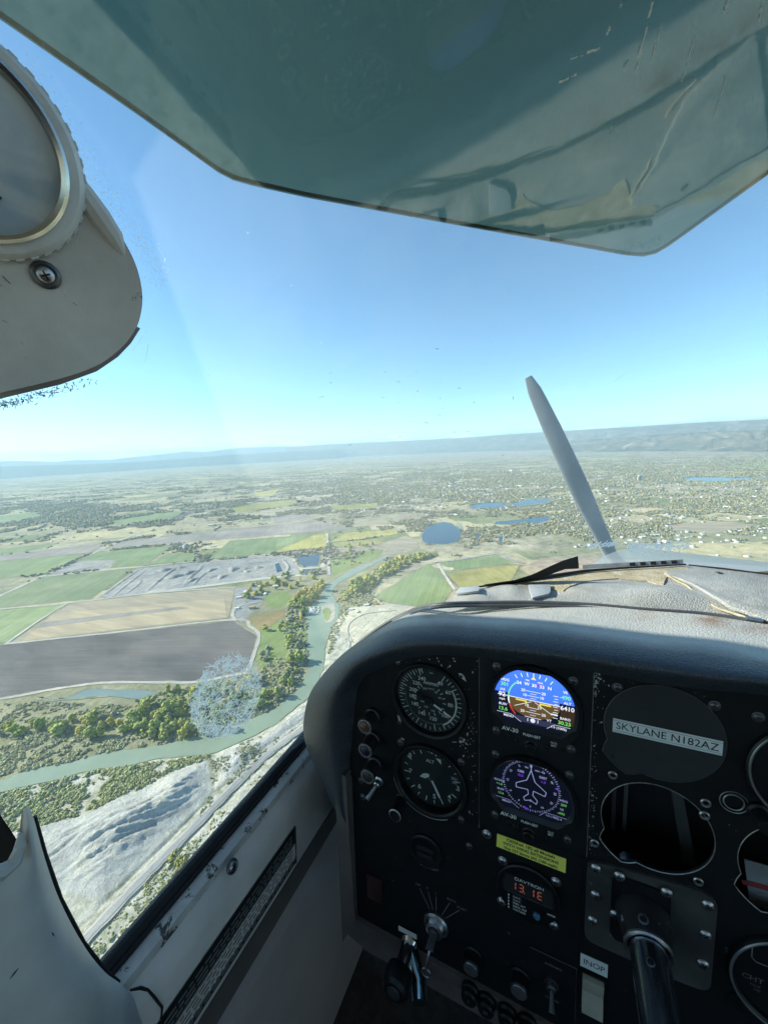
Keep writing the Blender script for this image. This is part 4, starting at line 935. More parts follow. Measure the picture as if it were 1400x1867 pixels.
for k in range(120):
    u, v = rc.choice(((rc.uniform(40,50), rc.uniform(-115,62)), (rc.gauss(0,28), rc.gauss(44,6)), (rc.gauss(38,6), rc.gauss(-30,20))))
    if min(math.hypot(u, v), math.hypot(u, v+90)) > 41: chip(b, u, v, abs(rc.gauss(0,.7))+.2, asp=.5)
for k in range(150):
    u, v = 147.3+abs(rc.gauss(0,3.2)) if rc.random() < .93 else rc.uniform(150,245), rc.choice((rc.gauss(52,8), rc.gauss(-62,26), rc.uniform(-110,62)))
    if math.hypot(u-VOID_C[0], v-VOID_C[1]) > 44 and math.hypot(u-195.7, v-21) > 42: chip(b, u, v, abs(rc.gauss(0,.6))+.15, .85, asp=.45)
b.build('paint_chip', K_CHIP, panel, 0)['kind'] = 'stuff'

# ---- airspeed indicator
asi = thing('airspeed_indicator', 'round airspeed indicator with white arc and pointer near 100, upper dial', 'gauge', at(0, 0))
b = MB(); b.lathe([(40*mm,0),(40*mm,3.2*mm),(38.8*mm,4.2*mm),(36.6*mm,3.6*mm),(35.2*mm,.2*mm),(35.0*mm,-4.5*mm)], 64); b.build('bezel', K_BEZEL, asi)
b = MB(); b.lathe([(35.2*mm,-1.5*mm),(0,-1.5*mm)], 64); b.build('dial', K_FACE, asi)
def asi_ang(v): return R(90 - np.interp(v, [40,60,80,100,120,140,160,180,200,220,240,260], [30,58,92,130,170,207,242,270,291,315,340,352]))
b = MB()
for v in range(40, 262, 5):
    if v > 250: break
    a = asi_ang(v); L = 26.5 if v % 20 == 0 else (28.2 if v % 10 == 0 else 30); c, s_ = math.cos(a), math.sin(a); b.line((L*c*mm, L*s_*mm), (33.4*c*mm, 33.4*s_*mm), (.75 if v % 10 == 0 else .5)*mm, -1.35*mm)
for v in range(40, 210, 10):
    a = asi_ang(v*1.15); b.line((14.2*math.cos(a)*mm, 14.2*math.sin(a)*mm), (17.4*math.cos(a)*mm, 17.4*math.sin(a)*mm), .75*mm, -1.35*mm)
b.build('scale_marks', K_INK, asi, 0)
b = MB()
for s_, u, v in (('240',-7.9,21.3),('220',-14,15),('200',-17.9,6.9),('180',-18.6,-.6),('160',-16.2,-8.7),('140',-8.8,-17.3),('120',3.6,-20.3),('100',16.4,-13.8),('80',22,-.8),('60',19.6,12.3),('40',11.7,20.3)): b.text(s_, 5.6*mm, u*mm, v*mm, -1.33*mm, bold=.012)
b.text('AIRSPEED', 3.9*mm, 2.0*mm, 17.6*mm, -1.33*mm, bold=.012); b.text('KNOTS', 2.2*mm, 1.7*mm, 12*mm, -1.33*mm); b.text('MPH', 2.0*mm, 2.5*mm, 29.4*mm, -1.33*mm)
for s_, u, v in (('200',-5,11),('140',-8,-4),('120',-4,-9),('100',3.5,-11.5),('60',11,4.5),('40',7,9.5)): b.text(s_, 3.0*mm, u*mm, v*mm, -1.33*mm)
b.text('Cessna', 3.0*mm, 1.0*mm, -3.8*mm, -1.33*mm); b.build('lettering', K_INK, asi, 0)
b = MB(); b.arc((0,0), 28.0*mm, 90-58, 90-150, 1.7*mm, -1.3*mm, 30); b.build('white_arc', mat('arc_white', (.66,.70,.62), .6), asi, 0)
b = MB(); b.arc((0,0), 26.2*mm, 90-150, 90-278, 1.0*mm, -1.3*mm, 30); b.build('green_arc', mat('arc_green', (.09,.15,.11), .6), asi, 0)
b = MB(); th = R(-27); d = (math.cos(th), math.sin(th))
b.line((6*d[0]*mm, 6*d[1]*mm), (15.5*d[0]*mm, 15.5*d[1]*mm), 2.4*mm, 1.2*mm, 2.4*mm); b.line((17.3*d[0]*mm, 17.3*d[1]*mm), (24.5*d[0]*mm, 24.5*d[1]*mm), 2.2*mm, 1.2*mm, 1.6*mm); b.line((24.5*d[0]*mm, 24.5*d[1]*mm), (27.2*d[0]*mm, 27.2*d[1]*mm), 1.6*mm, 1.2*mm, .2*mm)
nd = b.build('needle', K_INK, asi, 0)
b = MB(); b.line((-15*d[0]*mm, -15*d[1]*mm), (6*d[0]*mm, 6*d[1]*mm), 2.6*mm, 1.0*mm); b.lathe([(3.4*mm,.2*mm),(3.4*mm,1.3*mm),(0,1.4*mm)], 20); b.build('needle_hub', K_BEZEL, asi)
b = MB(); b.lathe([(35.4*mm,2.2*mm),(0,2.6*mm)], 48); b.build('glass', K_LENS, asi)
for u, v in ((-31.5,31.5),(31.5,31.5),(-31.5,-31.5),(31.5,-31.5)): screw(asi, SCREW_D, u*1.06, v*1.06, -1.2)

# ---- altimeter
alt = thing('altimeter', 'round altimeter with white numerals and setting knob, lower dial', 'gauge', at(-.5, -89.8))
b = MB(); b.lathe([(40.2*mm,0),(40.2*mm,4.2*mm),(39.4*mm,5.2*mm),(36.8*mm,5.0*mm),(35.2*mm,3.6*mm),(34.4*mm,-6*mm)], 64); b.build('bezel', K_BEZEL, alt)
b = MB(); b.lathe([(34.6*mm,-5*mm),(0,-5*mm)], 64); b.build('dial', K_FACE, alt)
b = MB(); b.tube([(40.0*math.cos(a)*mm, 40.0*math.sin(a)*mm, 4.6*mm) for a in np.linspace(R(190), R(300), 30)], .3*mm, 5); b.build('worn_rim', K_EDGE, alt)
b = MB()
def alt_a(n): return R(90 - 36*n - 12)
for k in range(20):
    a = alt_a(k/2); big = k % 2 == 0; b.line(((25.5 if big else 27.2)*math.cos(a)*mm, (25.5 if big else 27.2)*math.sin(a)*mm), (31*math.cos(a)*mm, 31*math.sin(a)*mm), (1.1 if big else .9)*mm, -4.85*mm)
b.build('scale_marks', K_INK, alt, 0)
b = MB()
for s_, u, v in (('8',-25.5,18),('7',-25.5,-2),('6',-14.5,-18),('5',3.5,-24.5),('4',21,-18.5),('3',31,-4.5),('9',-15.5,30.5),('0',1,31)): b.text(s_, 7.4*mm, u*.93*mm, v*.93*mm, -4.8*mm, bold=.012)
b.text('ALT', 5.2*mm, -1.0*mm, 17*mm, -4.8*mm, bold=.01); b.text('3021', 4.4*mm, 25*mm, 5.5*mm, -4.8*mm, sx=.8); b.text('29.8', 3.6*mm, 25*mm, 1.0*mm, -4.8*mm, sx=.8); b.build('lettering', K_INK, alt, 0)
b = MB(); b.line((1.3*mm,-3.5*mm), (9.0*mm,-19*mm), 2.2*mm, -3.2*mm, 2.6*mm); b.line((9.0*mm,-19*mm), (10.6*mm,-22.3*mm), 2.6*mm, -3.2*mm, .2*mm); b.build('long_needle', K_INK, alt, 0)
b = MB(); b.sheet([(p[0]*mm, p[1]*mm) for p in ((-1.8,2.2),(-5,2.8),(-9.0,.9),(-12.6,-3.6),(-7,-4.0),(-2.4,-1.2))], -3.9*mm); b.build('short_needle', K_INK, alt, 0)
b = MB(); b.sheet([(p[0]*mm, p[1]*mm) for p in ((5.2,23.2),(10.8,23.4),(11.4,17.6))], -4.4*mm); b.build('pointer_flag', K_INK, alt, 0)
b = MB()
for k in range(3): b.line(((-3.2+k*1.6)*mm, (-4.6-k*1.7)*mm), ((-.6+k*1.0)*mm, (-2.4-k*1.7)*mm), .6*mm, -4.6*mm)
b.build('hatch_window', K_INKD, alt, 0)
b = MB(); b.lathe([(34.8*mm,3.0*mm),(0,3.2*mm)], 48); b.build('glass', K_LENS, alt)
b = MB(); b.lathe([(7.2*mm,0),(7.4*mm,3*mm),(6.4*mm,4*mm),(6.4*mm,20*mm),(6.8*mm,21*mm),(6.6*mm,23*mm),(5.8*mm,23.6*mm),(0,23.2*mm)], 28, Matrix.Translation((-31*mm,-33*mm,0))); kb = b.build('setting_knob', K_BEZEL, alt)
b = MB(); b.lathe([(6.7*mm,22.6*mm),(6.75*mm,23.2*mm),(5.9*mm,23.8*mm)], 28, Matrix.Translation((-31*mm,-33*mm,0))); b.build('knob_ring', K_EDGE, kb)
for u, v in ((-32.5,33),(33.5,31.5),(33,-33)): screw(alt, SCREW_D, u, v, .2)

# ---- the two lit flight displays
EB = emis('screen_blue', (.045,.15,.90), 0.80); EBD = emis('screen_blue_dark', (.028,.07,.42), 0.56); EBR = emis('screen_brown', (.15,.092,.03), 0.50); EBK = emis('screen_dark', (.006,.010,.035), 0.31)
EW = emis('screen_white', (.80,.86,1.0), 0.62); EG = emis('screen_green', (.22,.85,.18), 0.56); EY = emis('screen_yellow', (.85,.72,.10), 0.56); EM = emis('screen_violet', (.24,.06,.95), 0.62); ER = emis('screen_red', (.75,.06,.04), 0.56); ELB = emis('screen_pale_blue', (.48,.56,1.0), 0.56)
def disp_outline(dy=0.0, grow=0.0):
    P = []; r = 34.6 + grow
    for k in range(80):
        a = 2*math.pi*k/80; x, y = r*math.cos(a), r*math.sin(a)
        y = min(y, 32.0+grow)
        P.append((x, y))
    lo = -20.8 - grow; Q = [p for p in P if p[1] > lo]
    xr = math.sqrt(r*r - lo*lo); i = max(range(len(Q)), key=lambda i: math.atan2(Q[i][1], Q[i][0])) + 1
    a0 = math.atan2(-12, -math.sqrt(r*r-144)) 
    top = [p for p in Q if p[1] > -11.5]
    top.sort(key=lambda p: (math.degrees(math.atan2(p[1], p[0])) + 360 + 60) % 360)
    return top + [(-xr-1.2, -15.5), (-xr+1.0, -18.8), (-xr+5, lo), (xr-5, lo), (xr-1.0, -18.8), (xr+1.2, -15.5)]
def display(u, v, label, kind):
    r = thing('flight_display', label, 'display', at(u, v, 1.6))
    out = disp_outline(); o2 = disp_outline(0, 2.2)
    b = MB(); b.prism(circ_mm(0,0,40,72), 0, 3.0*mm, [poly_mm(o2)]); b.build('bezel', K_BEZEL, r, bevel=.0007)
    n_ = len(out); b = MB(); b.add([(x*mm, y*mm, -1.0*mm) for x, y in out] + [(x*mm, y*mm, 3.4*mm) for x, y in o2], [(i, (i+1) % n_, n_+(i+1) % n_, n_+i) for i in range(n_)]); b.build('screen_frame', mat('frame_grey', (.05,.055,.06), .35, .3), r)
    b = MB(); b.sheet(poly_mm(out), -1.0*mm); scr = b.build('screen', EBK, r, 0)
    def lay(nm, bb, m): return bb.build(nm, m, scr, 0)
    z = -.9*mm
    if kind == 0:
        b = MB(); b.sheet(poly_mm([p for p in out if p[1] > 6.2]), z); lay('sky_field', b, EB)
        b = MB(); b.sheet(poly_mm([(-22,5.2),(22,5.2)] + [(22*math.cos(a), 3.5+24.5*math.sin(a)) for a in np.linspace(.07, math.pi-.07, 30)]), z+.05*mm); lay('sky_disc', b, EBD if False else EB)
        b = MB(); b.sheet(poly_mm([(-22.4,5.2)] + [(22.4*math.cos(a), 3.5+15.5*math.sin(a)) for a in np.linspace(math.pi+.1, 2*math.pi-.1, 24)] + [(22.4,5.2)]), z+.05*mm); lay('earth_disc', b, EBR)
        b = MB(); b.sheet(poly_mm([(22.6,5.0),(22.4,-6),(20.5,-11.5),(33,-11.5),(34.2,0),(34,5.0)]), z+.04*mm); lay('earth_side', b, emis('screen_brown_dark', (.055,.034,.016), 0.43))
        b = MB(); b.sheet(poly_mm([(-18.5,-12.0),(18.5,-12.0),(12,-17.5),(-12,-17.5)]), z+.07*mm); lay('slip_field', b, emis('screen_slate', (.05,.055,.12), 0.43))
        b = MB(); b.line((-31*mm,5.2*mm),(22.2*mm,5.2*mm),.7*mm,z+.1*mm)
        for x0, y0 in ((13.9,6.8),(10,4.4)): pass
        for q, L in ((13.8,6.2),(9.4,4.9),(-2,5),(-6.6,6.4),(-11.4,7)):
            b.line((-L*mm,q*mm),(L*mm,q*mm),.45*mm,z+.1*mm)
        for q in (11.6,7.2,-4.3,-9): b.line((-2.6*mm,q*mm),(2.6*mm,q*mm),.4*mm,z+.1*mm)
        b.line((-1.5*mm,4*mm),(-16*mm,-3.2*mm),.5*mm,z+.12*mm); b.line((1.5*mm,4*mm),(16*mm,-4.5*mm),.5*mm,z+.12*mm)
        for k in range(-3, 4):
            a = R(90-k*10); b.line((27.8*math.cos(a)*mm,27.8*math.sin(a)*mm),(32*math.cos(a)*mm,31.6*math.sin(a)*mm),.6*mm,z+.1*mm)
        for k in range(9): b.line(((17.5 if k % 2 else 16.5)*mm,(14-k*2.6)*mm),(20.5*mm,(14-k*2.6)*mm),.5*mm,z+.1*mm)
        b.line((15*mm,-3.6*mm),(20.5*mm,-3.6*mm),1.1*mm,z+.11*mm)
        b.lathe([(2.1*mm,z+.12*mm),(0,z+.12*mm)], 18, Matrix.Translation((0,-14.2*mm,0))); b.line((-4.3*mm,-12.7*mm),(-4.3*mm,-15.8*mm),.6*mm,z+.12*mm); b.line((4.3*mm,-12.7*mm),(4.3*mm,-15.8*mm),.6*mm,z+.12*mm)
        b.arc((0,4*mm), 21.3*mm, 178, 196, 1.2*mm, z+.15*mm, 12)
        b.line((-33*mm,-12.3*mm),(-19*mm,-12.3*mm),.35*mm,z+.1*mm); b.line((-19*mm,-12.3*mm),(-10*mm,-18*mm),.35*mm,z+.1*mm); b.line((12*mm,-18.5*mm),(18*mm,-13.3*mm),.35*mm,z+.1*mm); b.line((18*mm,-13.3*mm),(33*mm,-13.3*mm),.35*mm,z+.1*mm)
        lay('white_marks', b, EW)
        b = MB(); zz = z+.2*mm
        for s_, x, y, q in (('HDG',-24.5,20.4,3.4),('IAS',-26.7,10.5,3.2),('92',-27.1,5.6,6.2),('mph',-27,1.0,3.0),('BUSV',-26.3,-4.1,3.2),('MENU',-21.2,-14.6,3.2),('24',-12.3,20.1,4.2),('W',-5.6,20.3,4.2),('30',.6,20,4.2),('33',7.1,20,4.2),('N',13.5,20.1,4.2),('20',-8.6,13.8,3.6),('20',8.6,13.8,3.6),('10',-7.2,9.4,3.6),('10',7.2,9.4,3.6),('10',-5.4,-.3,3.6),('10',5.4,-.3,3.6),('20',-9,-6.6,3.6),('20',9,-6.6,3.6),('VS',26,19.3,3.3),('ALT',28,9.4,3.3),('6410',28.0,4.3,5.6),('BARO',26.6,-5.6,3.2),('1:3 (100%)',21.5,-15.6,3.0),('VT',13.6,-10.6,3.4),('TRK',-5.2,24.0,2.0),('HDG',5.6,23.6,2.0)):
            b.text(s_, q*mm, x*mm, y*mm, zz, bold=.018)
        lay('white_lettering', b, EW)
        b = MB(); b.text('301',4.9*mm,-24.8*mm,16*mm,zz,bold=.02); b.text('13.6',4.9*mm,-26.3*mm,-8.8*mm,zz,bold=.02); b.text('-490',4.9*mm,26.0*mm,14.3*mm,zz,bold=.02); b.text('30.23',4.7*mm,26.0*mm,-10*mm,zz,bold=.02); b.arc((0,4*mm),21.6*mm,132,190,1.1*mm,z+.14*mm,20); lay('green_lettering', b, EG)
        b = MB(); b.line((-15*mm,3.6*mm),(-6*mm,3.6*mm),1.5*mm,z+.25*mm); b.line((-6*mm,4.3*mm),(-6*mm,1.0*mm),1.3*mm,z+.25*mm); b.line((15*mm,3.6*mm),(6*mm,3.6*mm),1.5*mm,z+.25*mm); b.line((6*mm,4.3*mm),(6*mm,1.0*mm),1.3*mm,z+.25*mm); b.sheet(poly_mm([(-2.2,25.6),(2.2,25.6),(0,28.4)]), z+.25*mm); lay('yellow_marks', b, EY)
        b = MB(); b.line((1.5*mm,20.8*mm),(8.5*mm,20.8*mm),2.0*mm,z+.13*mm); lay('heading_bug', b, EM)
        b = MB(); b.arc((0,4*mm),21.4*mm,196,226,1.1*mm,z+.14*mm,12); lay('red_arc', b, ER)
    else:
        b = MB(); pts = [(0,32),(0.1,25),(-3.6,14),(-13,8),(-13,3.6),(-2.6,4.6),(-2.0,0),(-6.2,-4.6),(-5.0,-7.6),(0,-5.6),(5.0,-8.2),(6.0,-4.4),(1.9,0),(2.4,4.6),(12.4,2.6),(13.4,6.8),(3.6,14),(.1,25)]
        for i in range(len(pts)-1): b.line((pts[i][0]*mm,pts[i][1]*mm),(pts[i+1][0]*mm,pts[i+1][1]*mm),.65*mm,z+.1*mm)
        b.line((0,-4.8*mm),(0,-7.4*mm),.6*mm,z+.1*mm)
        for k in range(72):
            a = R(5*k); rr = 23.6; cy = 8.5
            L = 2.2 if k % 2 == 0 else 1.5
            if 28 < (5*k-0) and False: continue
            b.line((rr*math.cos(a)*mm,(cy+rr*math.sin(a))*mm),((rr+L)*math.cos(a)*mm,(cy+(rr+L)*math.sin(a))*mm),.5*mm,z+.1*mm)
        b.line((-33*mm,-12.3*mm),(-19*mm,-12.3*mm),.35*mm,z+.1*mm); b.line((-19*mm,-12.3*mm),(-10*mm,-18*mm),.35*mm,z+.1*mm); b.line((8*mm,-18.5*mm),(13*mm,-13.3*mm),.35*mm,z+.1*mm); b.line((13*mm,-13.3*mm),(33*mm,-13.3*mm),.35*mm,z+.1*mm)
        lay('white_marks', b, ELB)
        b = MB(); zz = z+.2*mm
        for s_, x, y, q in (('OBS',-9,21.2,3.2),('DIST',10.4,20.8,3.2),('GLOAD',-28.4,5.5,2.8),('BUSV',-27,-3.6,2.8),('MENU',-21.5,-14.6,3.0),('HDG',28,3.9,3.0),('VS',26.6,-5.2,3.0),('1:3 ( 98%) 4',20,-15.6,2.8),('TRK',-4,26.8,1.9),('HDG',5.4,26.2,1.9)): b.text(s_, q*mm, x*mm, y*mm, zz, bold=.018)
        for i, s_ in enumerate(('21','24','W','30','33','N','3','6','E','12','15','S')):
            a = R(90-30*i); b.text(s_, 3.0*mm, 20.6*math.cos(a)*mm, (8.5+20.6*math.sin(a))*mm, zz, rot=a-math.pi/2, bold=.01)
        lay('white_lettering', b, ELB)
        b = MB(); b.text('+1.0',3.2*mm,-28.4*mm,1.5*mm,zz,bold=.015); b.text('13.4',3.2*mm,-27*mm,-7.8*mm,zz,bold=.015); b.text('209',3.4*mm,28*mm,-.3*mm,zz,bold=.015); b.text('-490',3.4*mm,26*mm,-9.4*mm,zz,bold=.015); lay('green_lettering', b, EG)
        b = MB(); b.text('025',3.4*mm,-9*mm,17*mm,zz,bold=.015); b.text('1.0',3.4*mm,10.6*mm,16.6*mm,zz,bold=.015); b.sheet(poly_mm([(22.5,15.5),(20.4,13.8),(23.2,12.6)]), z+.15*mm); b.line((-6*mm,-14.5*mm),(-1.5*mm,-16.2*mm),1.8*mm,z+.15*mm); lay('violet_marks', b, EM)
    b = MB(); b.text('AV-30', 5.6*mm, -19.2*mm, -25.6*mm, 3.15*mm, bold=.01); b.text('PUSH-SET', 3.5*mm, -.4*mm, -26.9*mm, 3.15*mm, bold=.012); b.text('HLD', 2.6*mm, 18*mm, -28.3*mm, 3.15*mm); b.text('BRT', 2.6*mm, 18*mm, -31*mm, 3.15*mm); b.build('lettering', K_INK, r, 0)
    for x, y in ((-18.8,-31.8),(-12.6,-34.2),(13,-34)):
        b = MB(); b.lathe([(2.3*mm,2.9*mm),(2.3*mm,4.2*mm),(1.8*mm,4.8*mm),(0,5*mm)], 18, Matrix.Translation((x*mm,y*mm,0))); b.build('button', K_BEZEL, r)
    b = MB(); b.lathe([(6*mm,2.0*mm),(6*mm,3.4*mm),(5*mm,4*mm),(5*mm,7*mm),(4.2*mm,8*mm),(0,8*mm)], 24, Matrix.Translation((-1*mm,-37.5*mm,0))); b.build('selector_knob', K_BEZEL, r)
    for x, y in ((-31.3,31.6),(31.3,31.6),(-31.3,-31.4),(31.3,-31.4)): screw(r, SCREW_D, x*1.02, y*1.02, .3)
    return r
display(99.3, 19.4, 'lit flight display with blue sky and brown earth artificial horizon', 0)
display(98.7, -69.9, 'lit dark flight display with white aircraft outline inside a compass rose', 1)

# ---- blank cover plate with name strip
bl = thing('blank_cover', 'dark blank cover plate bearing a white name strip', 'cover plate', at(195.7, 21, .6))
P = [(x - 0, y) for x, y in hole_std(0, 0, 40.4)]
b = MB(); b.prism(poly_mm(P), 0, 1.3*mm); b.build('plate', mat('cover_black', (.015,.017,.019), .7, var=.25, vscale=30, bump=.25, bscale=1200, bdist=.0002), bl, bevel=.0004)
b = MB(); b.tube([(x*mm, y*mm, 1.0*mm) for x, y in P + P[:1]], .32*mm, 5); b.build('worn_edge', mat('edge_dim', (.2,.2,.2), .5, .6, var=.5, vscale=120), bl)
b = MB(); b.lathe([(1.6*mm,1.2*mm),(1.5*mm,1.45*mm),(0,1.4*mm)], 16, Matrix.Translation((-33*mm,-30*mm,0))); b.build('rivet', K_VOID, bl)
b = MB(); b.sheet(poly_mm([(-34,4.6),(-34,-7.6),(38,-7.0),(38,4.9)])[::-1], 1.45*mm); st = b.build('name_strip', K_WHITE, bl, 0)
b = MB(); b.text('SKYLANE N182AZ', 8.6*mm, 2*mm, -1.4*mm, 1.55*mm, bold=.004, sx=.98); b.line((-34*mm,3.0*mm),(38*mm,3.3*mm),.25*mm,1.55*mm); b.line((-34*mm,-6.0*mm),(38*mm,-5.4*mm),.25*mm,1.55*mm); b.build('lettering', K_BLACKINK, st, 0)

# ---- yellow speed placard
yp = thing('speed_placard', 'yellow limit placard with three lines of black lettering above the small clock', 'placard', at(99.2, -130.8, .3))
b = MB(); b.prism(poly_mm([(-30.6,7.2),(-31.2,-7.2),(30.8,-7.8),(31,6.8)][::-1]), 0, .5*mm); b.build('plate', K_YEL, yp, 0)
b = MB(); b.text('CESSNA 182 all Models', 4.0*mm, 0, 4.3*mm, .6*mm, bold=.03, sx=1.12); b.text('WITH WING EXTENSIONS', 4.0*mm, 0, -.3*mm, .6*mm, bold=.03, sx=1.05); b.text('Vne 157 knots IAS (180 mph)', 4.0*mm, 0, -4.9*mm, .6*mm, bold=.03, sx=1.0); b.build('lettering', K_BLACKINK, yp, 0)

# ---- small digital clock / voltmeter
dv = thing('digital_clock', 'small digital clock showing red digits below the yellow placard', 'clock', at(98, -175.5))
b = MB(); b.lathe([(29.5*mm,0),(29.5*mm,2.5*mm),(28.2*mm,3.4*mm),(0,3.4*mm)], 48); b.build('case', K_BEZEL, dv, bevel=0)
b = MB(); b.tube([(x*mm, y*mm, 3.6*mm) for x, y in ((-22,9),(-22,-1),(-20,-3.5),(22,-3.5),(23,-1),(23,9))], .5*mm, 6); b.build('window_rim', K_DSTEEL, dv)
b = MB(); b.sheet(poly_mm([(-21.5,16),(-21.5,-2.5),(22,-2.5),(22,16)])[::-1], 3.5*mm); b.build('window', K_VOID, dv, 0)
SEG = {'1': 'bc', '3': 'abgcd', 'E': 'adefg'}
def seg7(b, ch, x, y, h, z):
    w = h*.5; e = h*.07; L = {'a': ((0,h),(w,h)), 'b': ((w,h),(w,h/2)), 'c': ((w,h/2),(w,0)), 'd': ((0,0),(w,0)), 'e': ((0,0),(0,h/2)), 'f': ((0,h/2),(0,h)), 'g': ((0,h/2),(w,h/2))}
    for s_ in SEG[ch]:
        (a0, b0), (a1, b1) = L[s_]; dx, dy = (a1-a0)*.12, (b1-b0)*.12
        b.line(((x+a0+dx)*mm,(y+b0+dy)*mm),((x+a1-dx)*mm,(y+b1-dy)*mm),.9*mm,z*mm)
b = MB(); 
for ch, x in (('1',-15),('3',-8),('1',1.5),('E',9)): seg7(b, ch, x, 1.2, 7.6, 3.7)
b.line((-3.6*mm,.9*mm),(-2.6*mm,.9*mm),1.0*mm,3.7*mm); b.build('digits', emis('led_red', (1.0,.30,.20), 0.62), dv, 0)
b = MB(); b.text('DAVTRON', 4.4*mm, 1*mm, 13.2*mm, 3.75*mm, sx=1.25)
for i, s_ in enumerate(('O.A.T.','O.A.T.','PRES. ALT','DENS. ALT','VOLTAGE')): b.text(s_, 2.7*mm, -13.5*mm, (-7.6-i*3.5)*mm, 3.6*mm, align='LEFT', bold=.01)
for i in range(5): b.line((-17.5*mm,(-6.6-i*3.5)*mm),(-17.5*mm,(-8.8-i*3.5)*mm),1.0*mm,3.6*mm)
b.text('MODE', 2.5*mm, 21*mm, -11*mm, 3.6*mm, bold=.01); b.build('lettering', K_INK, dv, 0)
b = MB(); b.lathe([(3.2*mm,3.3*mm),(3.2*mm,5*mm),(2.4*mm,6*mm),(0,6.2*mm)], 20, Matrix.Translation((8.5*mm,-17.5*mm,0))); b.build('button', mat('button_blue', (.06,.15,.24), .4), dv)
for x, y in ((-24,23.8),(24.2,23.6),(-24.5,-22.8),(23.2,-24)): screw(dv, SCREW_B, x, y, .2)

# ---- ignition switch and the key hanging in it
ig = thing('ignition_switch', 'silver ignition lock with fan of position marks', 'switch', at(4.6, -262.5))
b = MB(); b.lathe([(14*mm,0),(14*mm,2.5*mm),(12.6*mm,4*mm),(11.5*mm,3.6*mm),(10.8*mm,6*mm),(9.6*mm,8.5*mm),(7*mm,9.6*mm),(6.4*mm,8.8*mm),(0,8.6*mm)], 40); b.build('collar', K_STEEL, ig)
b = MB(); b.lathe([(6.2*mm,8.6*mm),(6.0*mm,11.5*mm),(5*mm,12*mm),(0,12*mm)], 28); b.build('lock_barrel', K_DSTEEL, ig)
b = MB()
for k, (a, s_, L) in enumerate(((118,'OFF',40),(104,'R',37),(90,'L',34),(66,'BOTH',38),(50,'START',40))):
    c, q = math.cos(R(a)), math.sin(R(a)); b.line((16*c*mm, 16*q*mm), (L*c*mm, L*q*mm), .6*mm, .3*mm); b.text(s_, 3.6*mm, (L+4)*c*mm, (L+4)*q*mm, .3*mm, bold=.0)
b.build('lettering', K_INKD, ig, 0)
ky = thing('ignition_key', 'silver key hanging from the ignition lock', 'key', at(4.6, -262.5, 12))
b = MB(); b.box(-4*mm,-.9*mm,-4*mm,4*mm,.9*mm,14*mm); b.tube([(0,0,8*mm),(-1*mm,-7*mm,14*mm),(-3*mm,-22*mm,16*mm)], 1.6*mm, 8); b.build('blade', K_STEEL, ky, bevel=.0004)
b = MB(); b.tube([(-3*mm+5*math.cos(a)*mm, (-27+5*math.sin(a))*mm, 16*mm) for a in np.linspace(0, 6.28, 20)], .8*mm, 6); b.build('key_ring', K_STEEL, ky)
pb = thing('parking_brake_handle', 'chrome and black pull handle below the ignition lock', 'handle', at(-27, -302))
b = MB(); b.lathe([(10*mm,-6*mm),(10*mm,4*mm),(8*mm,7*mm),(8*mm,30*mm)], 28); b.build('sleeve', K_CHROME, pb)
b = MB(); b.lathe([(9*mm,28*mm),(14.5*mm,30*mm),(15.5*mm,38*mm),(14.5*mm,46*mm),(11*mm,49*mm),(7*mm,49*mm)], 32); b.build('grip', K_BEZEL, pb)
b = MB(); b.lathe([(7.2*mm,48.6*mm),(6.8*mm,49.8*mm),(0,50.2*mm)], 24); b.build('cap', K_BRKT, pb)
b = MB(); b.tube([(4*mm,-4*mm,10*mm),(18*mm,-13*mm,22*mm),(24*mm,-16*mm,36*mm)], [9*mm,9*mm,8*mm], 18); b.build('lever', mat('chrome_blue', (.35,.52,.58), .14, 1.0, var=.15), pb)
b = MB(); b.prism(poly_mm([(-13,16),(9,16),(9,10),(-13,10)][::-1]), 3*mm, 3.5*mm); b.build('tag', K_WHITE, pb, 0)

# ---- knobs along the lower edge
def knob(u, v, label, r=8.6, hgt=14):
    o = thing('light_knob', label, 'knob', at(u, v))
    b = MB(); b.lathe([(r+2,0),(r+2,1.5),(r+.4,2.5),(r+.4,hgt-2),(r-.4,hgt-1),(r-1.0,hgt-.6)], 32, Matrix.Scale(mm, 4)); b.build('body', K_BEZEL, o)
    b = MB(); b.lathe([(r-.9,hgt-1.2),(r-1.3,hgt),(r-2.4,hgt+.3),(0,hgt+.2)], 32, Matrix.Scale(mm, 4)); b.build('cap', mat('brushed_cap', (.42,.45,.45), .3, .9, var=.25, vscale=200), o)
knob(45, -279, 'dark knob with brushed silver cap nearer the ignition lock'); knob(92, -276, 'dark knob with brushed silver cap farther from the ignition lock')
b = MB(); b.text('RADIO', 3*mm, 48*mm, -293*mm, .3*mm); b.text('PANEL LT', 3*mm, 94*mm, -294*mm, .3*mm); b.text('AVIONICS', 3.4*mm, 122*mm, -246*mm, .3*mm); b.text('MASTER', 3.4*mm, 122*mm, -284*mm, .3*mm); b.text('STRATUS', 4.2*mm, -5*mm, -196*mm, .3*mm, bold=.01); b.build('lettering', K_INKD, panel, 0)
BRK = MB().lathe([(9.6*mm,0),(9.6*mm,3*mm),(8.4*mm,5*mm),(8.4*mm,9*mm),(7*mm,11*mm),(0,11*mm)], 26).mesh('breaker_button', [K_BEZEL])
